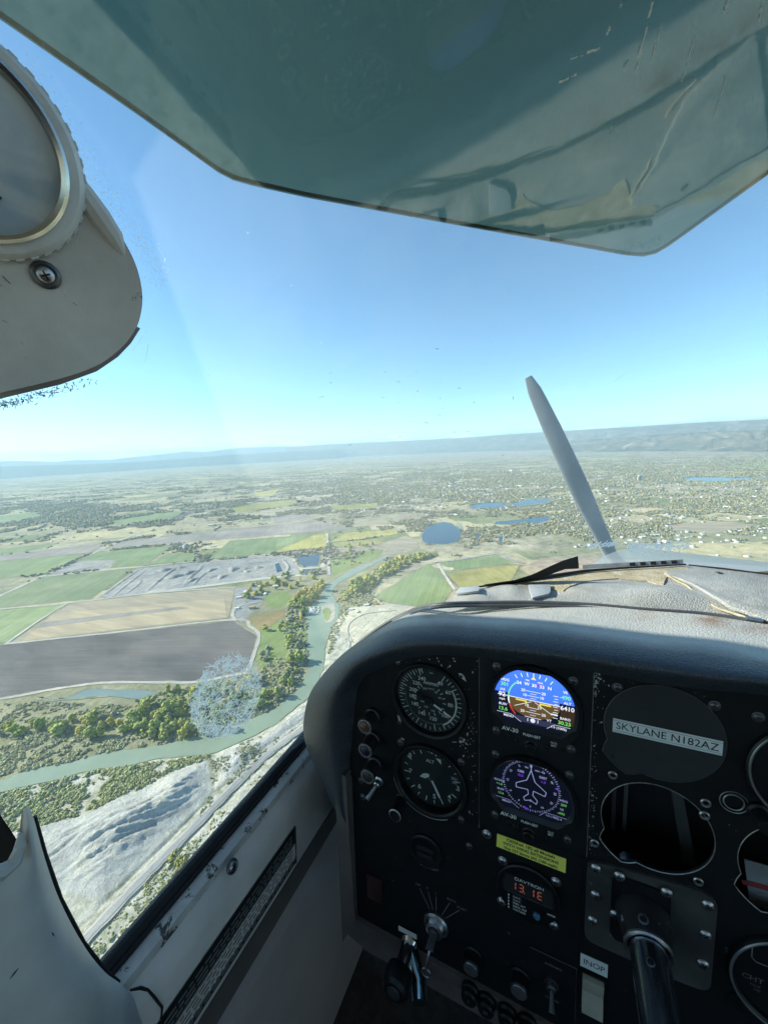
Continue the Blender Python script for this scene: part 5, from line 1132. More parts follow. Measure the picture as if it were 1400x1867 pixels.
for i, (px, py) in enumerate(((858,1803),(888,1823),(925,1843),(962,1862))):
    u, v = PU(px, py, .004); o = link(bpy.data.objects.new('breaker_button', BRK)); o.matrix_world = at(u/mm, v/mm, 4)
    custom(o, 'black round breaker button, ' + ('first', 'second', 'third', 'last')[i] + ' in the row along the bottom of the panel', 'button', 'breaker buttons')
    b = MB(); b.text(('5','20','5','10')[i], 5*mm, 0, 0, 11.2*mm); b.build('lettering', K_INKD, o, 0)
tg = thing('toggle_switch', 'small dark toggle switch beside the white rocker', 'switch', at(121, -265))
b = MB(); b.prism(circ_mm(0,0,6.5,20), 0, 2*mm); b.lathe([(5*mm,2*mm),(4.4*mm,6*mm),(2.6*mm,7*mm)], 20); b.build('collar', K_DSTEEL, tg)
b = MB(); b.tube([(0,0,4*mm),(.5*mm,-5*mm,13*mm),(.8*mm,-8*mm,18*mm)], [1.8*mm,2.4*mm,3.2*mm], 12); b.build('lever', K_DSTEEL, tg)
b = MB(); b.tube([(101*mm,-236*mm,.4*mm),(142*mm,-236*mm,.4*mm),(142*mm,-300*mm,.4*mm)], .4*mm, 5); b.build('sub_panel_edge', K_BRKT, panel)
ip = thing('inop_placard', 'white INOP placard above the cream rocker switch', 'placard', at(155.4, -222, .7))
b = MB(); b.prism(poly_mm([(-10.6,6.2),(-10.6,-7.4),(11.4,-7.4),(11.4,6.2)][::-1]), 0, .5*mm); b.build('plate', K_WHITE, ip, 0)
b = MB(); b.text('INOP', 7.8*mm, .4*mm, -.8*mm, .6*mm, bold=.006, sx=.95); b.build('lettering', K_BLACKINK, ip, 0)
rk = thing('rocker_switch', 'cream rocker switch under the INOP placard', 'switch', at(155.5, -250, .6))
b = MB(); b.prism(poly_mm([(-11,18),(-11,-22),(11,-22),(11,18)][::-1]), 0, 2*mm, [poly_mm([(-9,16),(-9,-20),(9,-20),(9,16)])]); b.build('frame', K_BEZEL, rk)
b = MB(); b.add([(x*mm, y*mm, z*mm) for x, y, z in ((-8.6,15.5,6),(8.6,15.5,6),(8.6,-1,3),(-8.6,-1,3),(8.6,-19,8),(-8.6,-19,8),(-8.6,15.5,0),(8.6,15.5,0),(8.6,-19,0),(-8.6,-19,0))], [(3,2,1,0),(5,4,2,3),(0,1,7,6),(4,5,9,8),(1,2,4,8,7),(0,6,9,5,3)]); b.build('rocker', mat('rocker_cream', (.34,.33,.26), .5, var=.15, vscale=60), rk, 0)

# ---- push buttons and jack on the far edge of the panel
for i, (u, v, lens) in enumerate(((-64.5,-33,(.10,.045,.03)),(-65,-61,(.012,.015,.03)),(-63.5,-91,(.03,.03,.03)))):
    o = thing('indicator_lamp', ('amber-brown lensed press button, top of the column beside the airspeed dial', 'dark blue lensed press button, middle of its column', 'grey lensed press button, lowest of its column above the toggle')[i], 'button', at(u, v), 'press buttons in a column')
    b = MB(); b.lathe([(9,0),(9,4),(7.6,5),(7.6,17),(8.2,18),(8.2,20.5),(7.6,21.5),(6.2,21.5)], 28, Matrix.Scale(mm, 4)); b.build('barrel', mat('button_barrel', (.03,.03,.032), .4, .4, var=.3, vscale=90), o)
    b = MB(); b.lathe([(8.0,20.4),(7.8,21.8),(6.4,22.0),(5.9,21.2)], 28, Matrix.Scale(mm, 4)); b.build('ring', mat('button_ring', (.22,.21,.20), .45, .7, var=.4, vscale=300), o)
    b = MB(); b.lathe([(6.2,20.8),(5.0,22.4),(2.5,23.3),(0,23.6)], 24, Matrix.Scale(mm, 4)); b.build('lens', mat('button_lens', lens, .2), o)
tg = thing('toggle_switch', 'small steel toggle switch under the column of press buttons', 'switch', at(-60, -111))
b = MB(); b.lathe([(5.5,0),(5.5,2.5),(3.8,3.5),(3.4,8),(2.2,9)], 20, Matrix.Scale(mm, 4)); b.build('collar', K_STEEL, tg)
b = MB(); b.tube([(0,0,6*mm),(-3*mm,-5*mm,14*mm),(-6*mm,-9*mm,20*mm)], [1.6*mm,2.0*mm,2.6*mm], 10); b.build('lever', K_STEEL, tg)
o = thing('charging_socket', 'dull round black charging socket under the altimeter', 'socket', at(-6, -176))
b = MB(); b.lathe([(19,0),(19,2),(17,3),(15,2.4),(0,2.2)], 40, Matrix.Scale(mm, 4)); b.build('cap', K_BEZEL, o)
b = MB(); b.box(-9*mm,-6*mm,2.2*mm,9*mm,-1*mm,4*mm); b.box(-9*mm,2*mm,2.2*mm,9*mm,7*mm,4*mm); b.build('port', K_VOID, o, bevel=.0006)
o = thing('red_rocker', 'dim dark red rocker switch low on the panel edge', 'switch', at(-70, -253))
b = MB(); b.box(-10*mm,-16*mm,0,10*mm,16*mm,4*mm); b.build('rocker', mat('rocker_red', (.035,.012,.014), .4), o, bevel=.002)
for u, v in ((41,-150),(-82,-140),(-84,-120)): screw(panel, SCREW_D, u, v, .2)

# ---- the two dials half out of frame
vs2 = thing('vertical_speed_dial', 'round dial cut by the picture edge with figures 12 and 15', 'gauge', at(287, 12, .6))
b = MB(); b.lathe([(40,0),(40,3),(38.6,4.2),(37.2,4.0),(36.4,-3)], 64, Matrix.Scale(mm, 4)); b.build('bezel', K_BEZEL, vs2)
b = MB(); b.lathe([(38.9,3.9),(38.4,4.5),(37.4,4.4),(36.9,3.4)], 64, Matrix.Scale(mm, 4)); b.build('ring', mat('ring_grey', (.26,.28,.29), .35, .8, var=.2), vs2)
b = MB(); b.lathe([(36.6,-2),(0,-2)], 48, Matrix.Scale(mm, 4)); b.build('dial', K_FACE, vs2)
b = MB()
for k in range(72):
    a = R(5*k); L = 22 if k % 6 == 0 else 25; b.line((L*math.cos(a)*mm, L*math.sin(a)*mm), (29*math.cos(a)*mm, 29*math.sin(a)*mm), .8*mm, -1.8*mm)
for s_, a in (('12',172),('15',150),('E',202)): b.text(s_, 7*mm, 31*math.cos(R(a))*mm*.98, 31*math.sin(R(a))*mm*.98, -1.8*mm, rot=R(a-90), bold=.01)
b.build('lettering', K_INK, vs2, 0)
b = MB(); b.lathe([(7,0),(7,3),(5.5,4),(5.5,16),(5,17),(0,17)], 24, Matrix.Translation((-30*mm,-36*mm,0)) @ Matrix.Scale(mm, 4)); b.build('setting_knob', K_BEZEL, vs2)
cg = thing('engine_gauge', 'round engine gauge with pale ring and CHT lettering', 'gauge', at(288, -162, .6))
b = MB(); b.lathe([(41,0),(41,3),(40,5),(38.4,5.2),(37,3.4),(36.6,-2)], 64, Matrix.Scale(mm, 4)); b.build('bezel', K_BEZEL, cg)
b = MB(); b.lathe([(40.2,4.8),(39.6,5.6),(38.6,5.5),(38.2,4.6)], 64, Matrix.Scale(mm, 4)); b.build('ring', mat('ring_grey2', (.30,.34,.36), .35, .7, var=.2), cg)
b = MB(); b.lathe([(36.8,-1),(0,-1)], 48, Matrix.Scale(mm, 4)); b.build('dial', K_FACE, cg)
b = MB(); b.tube([(x*mm, y*mm, 0) for x, y in ((-26,22),(-26,12),(-23,9),(20,9))], .4*mm, 5); b.tube([(x*mm, y*mm, 0) for x, y in ((-8,-2),(-11,-5),(-11,-18),(-8,-21),(16,-21))], .4*mm, 5); b.build('window_rim', K_INKD, cg)
b = MB(); b.text('CHT', 6*mm, -24*mm, -7*mm, 0, bold=.01, sx=1.1); b.text('MAX', 3*mm, -22*mm, -12.5*mm, 0); b.text('240', 3*mm, -21*mm, -16*mm, 0); b.build('lettering', K_INKD, cg, 0)
b = MB(); b.prism(circ_mm(-30,-34,9,24), 0, 1.5*mm); b.build('knob_lobe', K_BEZEL, cg)
wc = thing('warning_card', 'grey warning card with red stripe inside the cutout at the picture edge', 'card', PM)
P4 = [PU(1357,1568,-.012), PU(1440,1592,-.012), PU(1440,1670,-.012), PU(1384,1655,-.012), PU(1368,1656,-.012)]
b = MB(); b.prism(P4[::-1], -13*mm, -12*mm); b.build('card', mat('card_grey', (.20,.21,.22), .6), wc, 0)
P5 = [PU(1351,1604,-.0115), PU(1440,1626,-.0115), PU(1440,1636,-.0115), PU(1354,1613,-.0115)]
b = MB(); b.sheet(P5[::-1], -11.4*mm); b.build('stripe', K_RED, wc, 0)
b = MB()
for k in range(9):
    y0 = (1578 + k*5.2 if k < 4 else 1620 + (k-4)*8); a0 = PU(1372+k*1.5, y0, -.0115); a1 = PU(1430, y0+15, -.0115); b.line(a0, a1, .9*mm, -11.3*mm)
b.build('lettering', K_INKD, wc, 0)

# ---- control yoke: bracket, flange, collar, tube
yk = thing('control_yoke', 'steel control yoke tube rising from a black flange on a grey bracket plate', 'control column', PM)
def rounded(P, r, n=5):
    out = []
    for i in range(len(P)):
        p0, p1, p2 = Vector(P[i-1]), Vector(P[i]), Vector(P[(i+1) % len(P)]); a = (p0-p1); c = (p2-p1); rr = min(r, a.length*.45, c.length*.45); A = p1 + a.normalized()*rr; B = p1 + c.normalized()*rr
        for k in range(n+1):
            t = k/n; q = A*(1-t)**2 + p1*2*t*(1-t) + B*t*t; out.append((q.x, q.y))
    return out
BP = rounded([(147,-116.5),(160,-112.5),(225,-106),(238.5,-110),(238.5,-196),(215,-198),(147,-197)], 9)
b = MB(); b.prism(poly_mm(BP[::-1]), .7*mm, 3.2*mm, [circ_mm(190,-152,17)]); b.build('bracket_plate', K_BRKT, yk, bevel=.0006)
FP = [(166.5,-123),(171,-117.6),(203,-117.4),(208,-122),(208.4,-176),(203,-181),(171,-181),(166.5,-176)]
b = MB(); b.prism(poly_mm(FP[::-1]), 3.3*mm, 5.2*mm, [circ_mm(189,-150,16)]); b.build('flange', K_BEZEL, yk, bevel=.0005)
AX0 = Vector((189.5*mm, -147*mm, 0)); AXD = Vector((.01, -.06, 1)).normalized()
def axm(off=0.0): 
    q = AXD.to_track_quat('Z', 'Y').to_matrix().to_4x4(); return Matrix.Translation(AX0 + AXD*off) @ q
b = MB(); b.lathe([(20.5,4),(20,9),(18.8,14),(17.6,20),(17.2,27),(16.4,29),(14.4,29.4)], 44, axm() @ Matrix.Scale(mm, 4)); b.build('collar', mat('collar_black', (.018,.019,.021), .4, .3, var=.2, wear=(.36,.37,.38), wear_amt=.58, wscale=55), yk)
b = MB(); b.lathe([(17.0,27.6),(17.2,29.2),(15.8,30),(14.2,29.6)], 44, axm() @ Matrix.Scale(mm, 4)); b.build('collar_rim', K_STEEL, yk)
b = MB(); b.lathe([(4,0),(4,.6),(2.6,.8),(2.4,.2)], 20, axm() @ Matrix.Translation((0,18.0*mm,21*mm)) @ Matrix.Rotation(R(-85), 4, 'X') @ Matrix.Scale(mm, 4)); b.mi = 1; b.lathe([(2.6,.5),(0,.5)], 20, axm() @ Matrix.Translation((0,18.0*mm,21*mm)) @ Matrix.Rotation(R(-85), 4, 'X') @ Matrix.Scale(mm, 4)); b.build('collar_hole', [K_STEEL, K_VOID], yk)
b = MB(); b.lathe([(13.4,-40),(13.4,230),(0,231)], 48, axm() @ Matrix.Scale(mm, 4)); b.build('tube', K_TUBE, yk)
b = MB(); b.lathe([(3.0,0),(3.0,.5),(2.2,.6)], 18, axm() @ Matrix.Translation((0,13.2*mm,46*mm)) @ Matrix.Rotation(R(-90), 4, 'X') @ Matrix.Scale(mm, 4)); b.mi = 1; b.lathe([(2.3,.4),(0,.4)], 18, axm() @ Matrix.Translation((0,13.2*mm,46*mm)) @ Matrix.Rotation(R(-90), 4, 'X') @ Matrix.Scale(mm, 4)); b.build('tube_hole', [K_STEEL, K_VOID], yk)
SCREW_Y = screw_mesh('screw', 4.2*mm, K_STEEL)
for px, py in ((1086,1583),(1086,1632),(1080,1678),(1290,1650),(1285,1704),(1281,1757)):
    u, v = PU(px, py, .003); screw(yk, SCREW_Y, u/mm, v/mm, 3.2)
for px, py in ((1129,1597),(1215,1627),(1121,1667)):
    u, v = PU(px, py, .005); screw(yk, SCREW_Y, u/mm, v/mm, 5.2)

# ---- lower trim under the panel and the corner upright
lt = thing('lower_trim', 'dark brown-grey plastic trim below the instrument panel', 'trim', PM)
b = MB(); b.prism(poly_mm([(-112,-300),(-97,-305),(-92,-307),(150,-312),(1000,-312),(1000,-345),(-80,-345),(-112,-335)][::-1]), -30*mm, 4*mm); b.build('rail', K_TRIM, lt, bevel=.002)
b = MB(); b.prism(poly_mm([(-112,-110),(-97.5,-112),(-96.5,-306),(-112,-335)][::-1]), -20*mm, 9*mm); b.build('upright', K_TRIM, lt, bevel=.003)

# ---- the padded glareshield: lofted roll, welt, deck
V_ROLL = vinyl('vinyl_black', (.030,.037,.046), .42, 330, .55, None, .6, sunlit_fade=(.44,.425,.385))
V_DECK = vinyl('vinyl_sunbleached', (.37,.365,.345), .65, 420, .8, (.52,.48,.41), .4)
Yd = [.336, .318, .333, .368, .405, .440]
ST = [[(1440,1274),(1432,1252),(1425,1224),(1420,1197),(1412,1167),(1404,1139)],[(1300,1259),(1300,1238),(1300,1208),(1298,1176),(1294,1150),(1289,1122)],[(1185,1246),(1183,1222),(1182,1192),(1180,1165),(1178,1140),(1177,1113)],
      [(1080,1226),(1080,1207),(1078,1178),(1077,1151),(1076,1128),(1075,1104)],[(980,1212),(980,1193),(978,1164),(977,1139),(976,1120),(975,1100)],[(880,1200),(880,1182),(878,1156),(877,1133),(878,1117),(880,1101)],
      [(800,1195),(797,1176),(790,1150),(786,1130),(790,1115),(797,1104)],[(745,1201),(738,1180),(725,1155),(718,1140),(728,1128),(746,1118)],[(705,1214),(685,1196),(668,1180),(659,1173),(668,1162),(692,1147)],
      [(672,1230),(645,1217),(625,1207),(614,1205),(626,1192),(650,1180)],[(656,1248),(622,1247),(597,1241),(585,1235),(598,1226),(622,1215)],[(649,1275),(606,1277),(576,1273),(563,1270),(578,1262),(604,1250)],
      [(648,1320),(600,1325),(565,1325),(553,1321),(568,1315),(600,1305)],[(646,1372),(605,1377),(570,1370),(559,1362),(575,1360),(606,1355)],[(642,1430),(615,1432),(592,1425),(580,1407),(595,1403),(617,1398)],
      [(637,1480),(625,1484),(614,1480),(606,1467),(615,1462),(626,1458)],[(633,1499),(630,1501),(628,1498),(625,1492),(627,1489),(629,1487)]]
gs = thing('glareshield', 'thick padded black vinyl roll curving over and down beside the instrument panel', 'glareshield')
lines = []
for st in ST: lines.append([on_axis(px, py, 1, Yd[j]) for j, (px, py) in enumerate(st)])
EXT = [Vector((dx_, -.01*dx_, 0)) for dx_ in (.75, .42, .2, .08)]
lines0 = lines; lines = [[p + e for p in lines0[0]] for e in EXT] + lines0
cols = loft(lines, 7, 6)
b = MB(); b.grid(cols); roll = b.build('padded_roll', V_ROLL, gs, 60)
ncol = len(cols[0]); sunlit_amt = []
for i_, c_ in enumerate(cols):
    for k_, p_ in enumerate(c_): sunlit_amt.append(0)
na = len(lines[0]); nb = len(lines); sunlit_amt = []
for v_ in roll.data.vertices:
    f1 = min(1, max(0, (v_.co.y-.338)/.03)); f2 = min(1, max(0, (v_.co.z+.235)/.05)); sunlit_amt.append(f1*f2)  # paler upward and forward: sunlit band painted into the colour along with bleaching
at_ = roll.data.attributes.new('sunlit_fade', 'FLOAT', 'POINT'); at_.data.foreach_set('value', sunlit_amt)
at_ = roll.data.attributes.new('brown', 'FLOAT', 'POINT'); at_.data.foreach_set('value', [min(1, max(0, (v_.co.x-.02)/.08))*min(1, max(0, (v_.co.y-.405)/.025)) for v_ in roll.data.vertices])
WELT = [on_axis(px, py, 2, -.178) for px, py in ((1440,1142),(1400,1137),(1289,1121),(1177,1112.5),(1075,1103.5),(975,1099.5),(880,1100),(797,1103.5))] + [l[5] + Vector((0,0,.002)) for l in lines0[7:11]]
WELT = [WELT[0] + e for e in EXT] + WELT
wl = catmull(WELT, 8)
b = MB(); b.tube(wl, .0026, 10); b.tube([p + Vector((0, -.0062, -.0003)) for p in wl[:-20]], .0016, 8); b.build('piping', vinyl('vinyl_piping', (.07,.075,.08), .5, 500, .3), gs)
# front strip of the roll top carries bleaching and painted sunlight
dk = thing('dash_deck', 'sun-bleached grey vinyl deck between the padded roll and the windshield', 'dash cover')
FAR = [(1460,1052),(1400,1046),(1330,1038),(1248,1029),(1160,1033),(1066,1040),(1000,1050),(936,1060),(880,1068),(840,1080),(811,1097),(775,1108),(746,1119)]
NEAR = [(1440,1142),(1400,1137),(1330,1126),(1289,1121),(1177,1112.5),(1075,1103.5),(1020,1100.5),(975,1099.5),(920,1099.5),(880,1100),(840,1101.5),(800,1104),(748,1119)]
FP_ = [on_axis(px, py, 2, -.180) for px, py in FAR]; NP_ = [on_axis(px, py, 2, -.179) for px, py in NEAR]
fa = catmull([FP_[0] + e*.95 - Vector((0, .35*max(0, e.x-.3), 0)) for e in EXT] + FP_, 8); ne = catmull([NP_[0] + e for e in EXT] + NP_, 8)
LUMPS = [((1180,1092),.03,.006),((1235,1100),.035,.008),((930,1080),.022,.007),((1100,1090),.05,.004),((1330,1095),.05,.005),((865,1090),.02,.005),((985,1090),.012,.003)]
LP = [(on_axis(*q, 2, -.18), r_, h_) for q, r_, h_ in LUMPS]
def deck_z(p):
    z = -.1805
    for c, r_, h_ in LP: z += h_*math.exp(-((p.x-c.x)**2 + (p.y-c.y)**2)/(r_*r_))
    return z + .0012*(vnoise(np.array([p.x*60]), np.array([p.y*60]), 2)[0]-.5)
rows = []
for a, c in zip(fa, ne):
    row = []
    for k in range(15):
        t = k/14; p = c.lerp(a, t); e = min(1, t*7, (1-t)*7+.2); p = Vector((p.x, p.y, -.1805 + (deck_z(p)+.1805)*e)); row.append(p)
    rows.append(row)
b = MB(); b.grid(rows); b.build('vinyl_sheet', V_DECK, dk, 60)
def deck_poly(pts, off, thick, name, m, parent, bev=0.0, smooth=30):
    P = [on_axis(px, py, 2, -.179) for px, py in pts]; b = MB(); loop = [Vector((p.x, p.y, 0)) for p in P]; n = len(P); fs = []
    for t in tessellate_polygon([loop]):
        q = [loop[i] for i in t]; t = t if (q[1]-q[0]).cross(q[2]-q[0]).z > 0 else t[::-1]; fs.append(tuple(t)); fs.append(tuple(i+n for i in t[::-1]))
    for i in range(n): fs.append((i, (i+1) % n, n+(i+1) % n, n+i))
    zt = [deck_z(p) + off for p in P]
    b.add([(p.x, p.y, z) for p, z in zip(P, zt)] + [(p.x, p.y, z-thick) for p, z in zip(P, zt)], fs); return b.build(name, m, parent, smooth, bev)
K_FOAM = mat('foam_tan', (.44,.365,.24), .95, var=.3, vscale=60, bump=.8, bscale=420, bdist=.002, wear=(.52,.46,.36), wear_amt=.56, wscale=45)
deck_poly([(938,1067),(962,1060),(1000,1053.5),(1066,1043),(1130,1038),(1200,1034),(1250,1033),(1262,1037),(1240,1041),(1226,1045),(1214,1054),(1209,1069),(1195,1066),(1180,1060),(1160,1059),(1128,1055.5),(1098,1057),(1065,1062),(1040,1070),(1026,1080),(1012,1077),(995,1074),(970,1072.5),(945,1071)], .0012, .003, 'exposed_foam', K_FOAM, dk)
deck_poly([(1212,1046),(1236,1042),(1272,1039),(1330,1042),(1400,1050),(1470,1058),(1470,1150),(1405,1140),(1363,1127),(1330,1118),(1305,1106),(1288,1097),(1276,1086),(1262,1074),(1250,1066),(1232,1057),(1218,1054)], .0045, .004, 'cover_panel', V_DECK, dk, .0015)
b = MB(); b.tube([on_axis(px, py, 2, -.1755) for px, py in ((1212,1046),(1232,1058),(1252,1068),(1276,1088),(1290,1099),(1310,1110),(1363,1127))], .0012, 6); b.build('seam', K_FOAM, dk)
K_TAPE = mat('tape_grey', (.36,.38,.39), .55, var=.12, vscale=120, bump=.4, bscale=500, bdist=.0006)
o = deck_poly([(963,1073),(1003,1071),(1004,1084),(1000,1090),(970,1096),(967,1090)], .0042, .003, 'tape_patch', K_TAPE, None, .0006); custom(o, 'square grey tape patch curling up below the bare foam', 'tape', 'tape patches on the deck')
o = deck_poly([(838,1076),(872,1074),(876,1080),(872,1089),(846,1089),(830,1086)], .0042, .003, 'tape_patch', K_TAPE, None, .0006); custom(o, 'grey tape patch near the narrow end of the deck', 'tape', 'tape patches on the deck')
# black windshield seal, curled flap, defroster slots
K_SEAL = mat('seal_black', (.010,.010,.011), .7, var=.3, vscale=80)
sl = thing('windshield_seal', 'black rubber seal and gap along the foot of the windshield', 'seal')
def dpt(px, py, z=-.178): return on_axis(px, py, 2, z)
b = MB(); b.tube([dpt(*q, -.1765) for q in ((872,1070),(936,1061),(1000,1051),(1066,1041),(1130,1036),(1200,1032),(1250,1029))], [.0010,.0022,.0024,.0020,.0014,.0012,.0010], 8)
b.tube([dpt(*q, -.175) for q in ((1255,1030),(1320,1037),(1370,1043),(1410,1048),(1470,1055))], [.0008,.0012,.0009,.0012,.0016], 8); b.build('gasket', K_SEAL, sl)
fl = MB(); A = [dpt(px, py, z) for px, py, z in ((880,1067,-.176),(936,1059,-.171),(968,1049,-.165),(1000,1034,-.157),(1025,1023,-.150),(1052,1015,-.145))]; B_ = [dpt(px, py, z) for px, py, z in ((884,1068,-.178),(945,1062,-.177),(985,1055,-.174),(1010,1045,-.167),(1030,1038,-.161),(1054,1037,-.160))]
fl.grid([A, B_]); fl.grid([[p + Vector((.001,.003,0)) for p in A], [p + Vector((.001,.003,0)) for p in B_]], True); o = fl.build('torn_flap', K_SEAL, None, 60); custom(o, 'torn black vinyl flap curling up at the foot of the windshield', 'vinyl flap')
df = thing('defroster_vent', 'grey slotted defroster strip at the foot of the windshield', 'vent')
def strip(q0, q1, h0, h1, name, m, dy=0.0):
    A = [dpt(*q0), dpt(*q1)]; b = MB(); A = [p + Vector((0, dy, 0)) for p in A]; b.add([A[0]+Vector((0,0,h0)), A[1]+Vector((0,0,h0)), A[1]+Vector((0,.004,h1)), A[0]+Vector((0,.004,h1))], [(0,1,2,3)]); return b.build(name, m, df, 0)
strip((1062,1039),(1246,1029), .001, .0058, 'strip', mat('vent_grey', (.34,.345,.33), .6, var=.3, vscale=100))
for i in range(5):
    x = 1148 + i*19; f = (x-1062)/184; strip((x,1039-f*10),(x+10,1039-f*10-.6), .0018, .0054, 'slot', K_SEAL, -.001)
o = MB().box(-.006,-.003,-.001,.006,.003,.004).build('clip', K_STEEL, None, bevel=.001); p = on_axis(1374, 1134, 2, -.178); o.location = p; o.rotation_euler = (0,0,-.1); custom(o, 'small metal clip on the piping near the picture edge', 'clip')
for q in ((1275,1071),(1311,1044)):
    b = MB(); b.lathe([(3.4*mm,0),(3.2*mm,.8*mm),(1.2*mm,1.2*mm),(0,.4*mm)], 16); o = b.build('upholstery_stud', K_DSTEEL, dk); p = on_axis(*q, 2, -.175); o.location = (p.x, p.y, -.1755)

# ---- side wall, sill, door post
XW = -.33
def wl_(px, py, x=XW): return on_axis(px, py, 0, x)
def wall_poly(pts, x, thick, name, m, parent, bev=0.0):
    P = [wl_(px, py, x) for px, py in pts]; loop = [Vector((p.y, p.z, 0)) for p in P]; n = len(P); fs = []
    for t in tessellate_polygon([loop]):
        q = [loop[i] for i in t]; t = t if (q[1]-q[0]).cross(q[2]-q[0]).z > 0 else t[::-1]; fs.append(tuple(t)); fs.append(tuple(i+n for i in t[::-1]))
    for i in range(n): fs.append((i, (i+1) % n, n+(i+1) % n, n+i))
    b = MB(); b.add([(x, p.y, p.z) for p in P] + [(x-thick, p.y, p.z) for p in P], fs); return b.build(name, m, parent, 30, bev)
K_SIDE = mat('sidewall_grey', (.70,.64,.58), .5, var=.24, vscale=9, bump=.25, bscale=900, bdist=.0003, wear=(.12,.12,.13), wear_amt=.70, wscale=30)
K_POST = mat('post_grey', (.50,.485,.445), .5, var=.24, vscale=11, bump=.3, bscale=700, bdist=.0003, wear=(.14,.15,.15), wear_amt=.72, wscale=24)
K_STRIP = mat('sill_strip', (.58,.56,.52), .55, var=.25, vscale=40, wear=(.07,.065,.06), wear_amt=.57, wscale=50, bump=.4, bscale=300)
K_OLIVE = mat('wall_olive', (.13,.115,.10), .6, var=.2, vscale=14, bump=.3, bscale=900, bdist=.0003)
K_LOWER = mat('wall_lower', (.46,.41,.36), .55, var=.15, vscale=8, bump=.3, bscale=900, bdist=.0003)
sw = thing('side_wall', 'grey padded side wall panel below the window sill', 'side wall')
zs = wl_(400, 1573).z
b = MB(); Y0, Y1 = -.9, .47
prof = [(0.000, 0.0), (.010, -.006), (.016, -.020), (.018, -.05), (.016, -.085), (.010, -.112)]
b.grid([[Vector((XW+dx, y, zs-.012+dz)) for dx, dz in prof] for y in np.linspace(Y0, Y1, 24)]); b.build('padded_panel', K_SIDE, sw, 60)
zp = zs - .124
b = MB(); b.grid([[Vector((XW+.011, y, zp+.001)), Vector((XW+.004, y, zp-.004)), Vector((XW+.002, y, zp-.03)), Vector((XW+.002, y, zp-.05))] for y in np.linspace(Y0, Y1, 8)]); b.build('recess_panel', K_OLIVE, sw, 40)
b = MB(); b.grid([[Vector((XW+.002, y, zp-.05)), Vector((XW+.014, y, zp-.056)), Vector((XW+.02, y, zp-.1)), Vector((XW+.02, y, -1.0))] for y in np.linspace(Y0, Y1, 8)]); b.build('lower_panel', K_LOWER, sw, 40)
ws = thing('window_sill', 'scuffed pale metal sill strip with black rubber along the side window', 'window sill')
b = MB(); b.grid([[Vector((XW-.016, y, zs+.002)), Vector((XW-.004, y, zs-.001)), Vector((XW+.0005, y, zs-.0035)), Vector((XW+.001, y, zs-.0125))] for y in np.linspace(.10, .47, 24)]); b.build('metal_strip', K_STRIP, ws, 40)
b = MB(); b.tube([Vector((XW-.020, y, zs+.004)) for y in np.linspace(.09, .47, 20)], .0085, 10); b.tube([Vector((XW-.012, y, zs+.003)) for y in np.linspace(.09, .47, 20)], .003, 8); b.build('rubber_seal', K_SEAL, ws)
def cup_screw(P, n, label, s=1.0):
    o = thing('cup_screw', label, 'screw', Matrix.Translation(P) @ Vector(n).to_track_quat('Z', 'Y').to_matrix().to_4x4())
    b = MB(); b.lathe([(7.2*s,0),(7.0*s,1.0*s),(5.6*s,2.0*s),(4.4*s,1.4*s)], 28, Matrix.Scale(mm, 4)); b.build('cup_washer', K_DSTEEL, o)
    link(bpy.data.objects.new('screw_head', screw_mesh('screw', 4.3*s*mm, K_STEEL)), o).location = (0, 0, .8*s*mm)
p = wl_(423, 1580, XW+.0125); cup_screw(p, (1, 0, .45), 'cross-head screw in a cup washer on the window sill')
sp = thing('side_placard', 'long black placard of faint white lines on the side wall', 'placard')
PP4 = [wl_(px, py, XW+.018) for px, py in ((541,1597),(556,1655),(436,1880),(360,1880))]
pmin = min(p.y for p in PP4); pmax = max(p.y for p in PP4)
zt_, zb_ = zs - .052, zs - .112
b = MB()
yE = wl_(548, 1625, XW+.017).y
b.grid([[Vector((XW+.0187-.1*max(0, (zs-.062)-z), y, z)) for z in np.linspace(zt_, zb_, 5)] for y in (-.5, yE)]); b.build('plate', K_BLACKINK, sp, 0)
b = MB(); rp = random.Random(3)
for k in range(9):
    z = zt_ - .006 - k*.0058; y = yE - .008
    while y > -.1:
        L = rp.uniform(.003, .013); x = XW+.0195-.1*max(0, (zs-.062)-z)
        b.add([(x, y, z), (x, y-L, z), (x, y-L, z-.0024), (x, y, z-.0024)], [(0,1,2,3)]); y -= L + .0022
o = b.build('lettering', K_INKD, sp, 0); o['kind'] = 'stuff'
b = MB(); x = XW+.0192; b.tube([(x, yE, zt_), (x-.005, yE, zb_)], .0012, 6); b.build('plate_edge', K_BRKT, sp)

XP = -.292
post = thing('door_post', 'grey moulded door post trim with a torn upper tip', 'door post')
PPx = [(-40,1560),(-10,1575),(14,1580),(30,1565),(38,1540),(36,1510),(31,1497),(40,1492),(48,1468),(60,1472),(64,1500),(80,1560),(108,1640),(150,1720),(190,1772),(232,1806),(300,1900),(400,2000),(-40,2000)]
RE = [(50,1468),(62,1494),(80,1560),(108,1640),(150,1720),(190,1772),(234,1808),(300,1900),(370,2000)]
LE = [(40,1479),(36,1512),(26,1578),(-30,1640),(-60,1720),(-80,1790),(-100,1850),(-120,1950),(-140,2050)]
rows = []
for re_, le_ in zip(catmull([(a, c, 0) for a, c in RE], 5), catmull([(a, c, 0) for a, c in LE], 5)):
    row = [wl_(re_.x, re_.y, -.334)]
    for k in range(11):
        t = k/10; X_ = XP - .030*math.exp(-t*9) + .004*math.sin(t*5); row.append(wl_(re_.x+(le_.x-re_.x)*t, re_.y+(le_.y-re_.y)*t, X_))
    rows.append(row)
b = MB(); b.grid(rows); b.build('moulding', K_POST, post, 60)
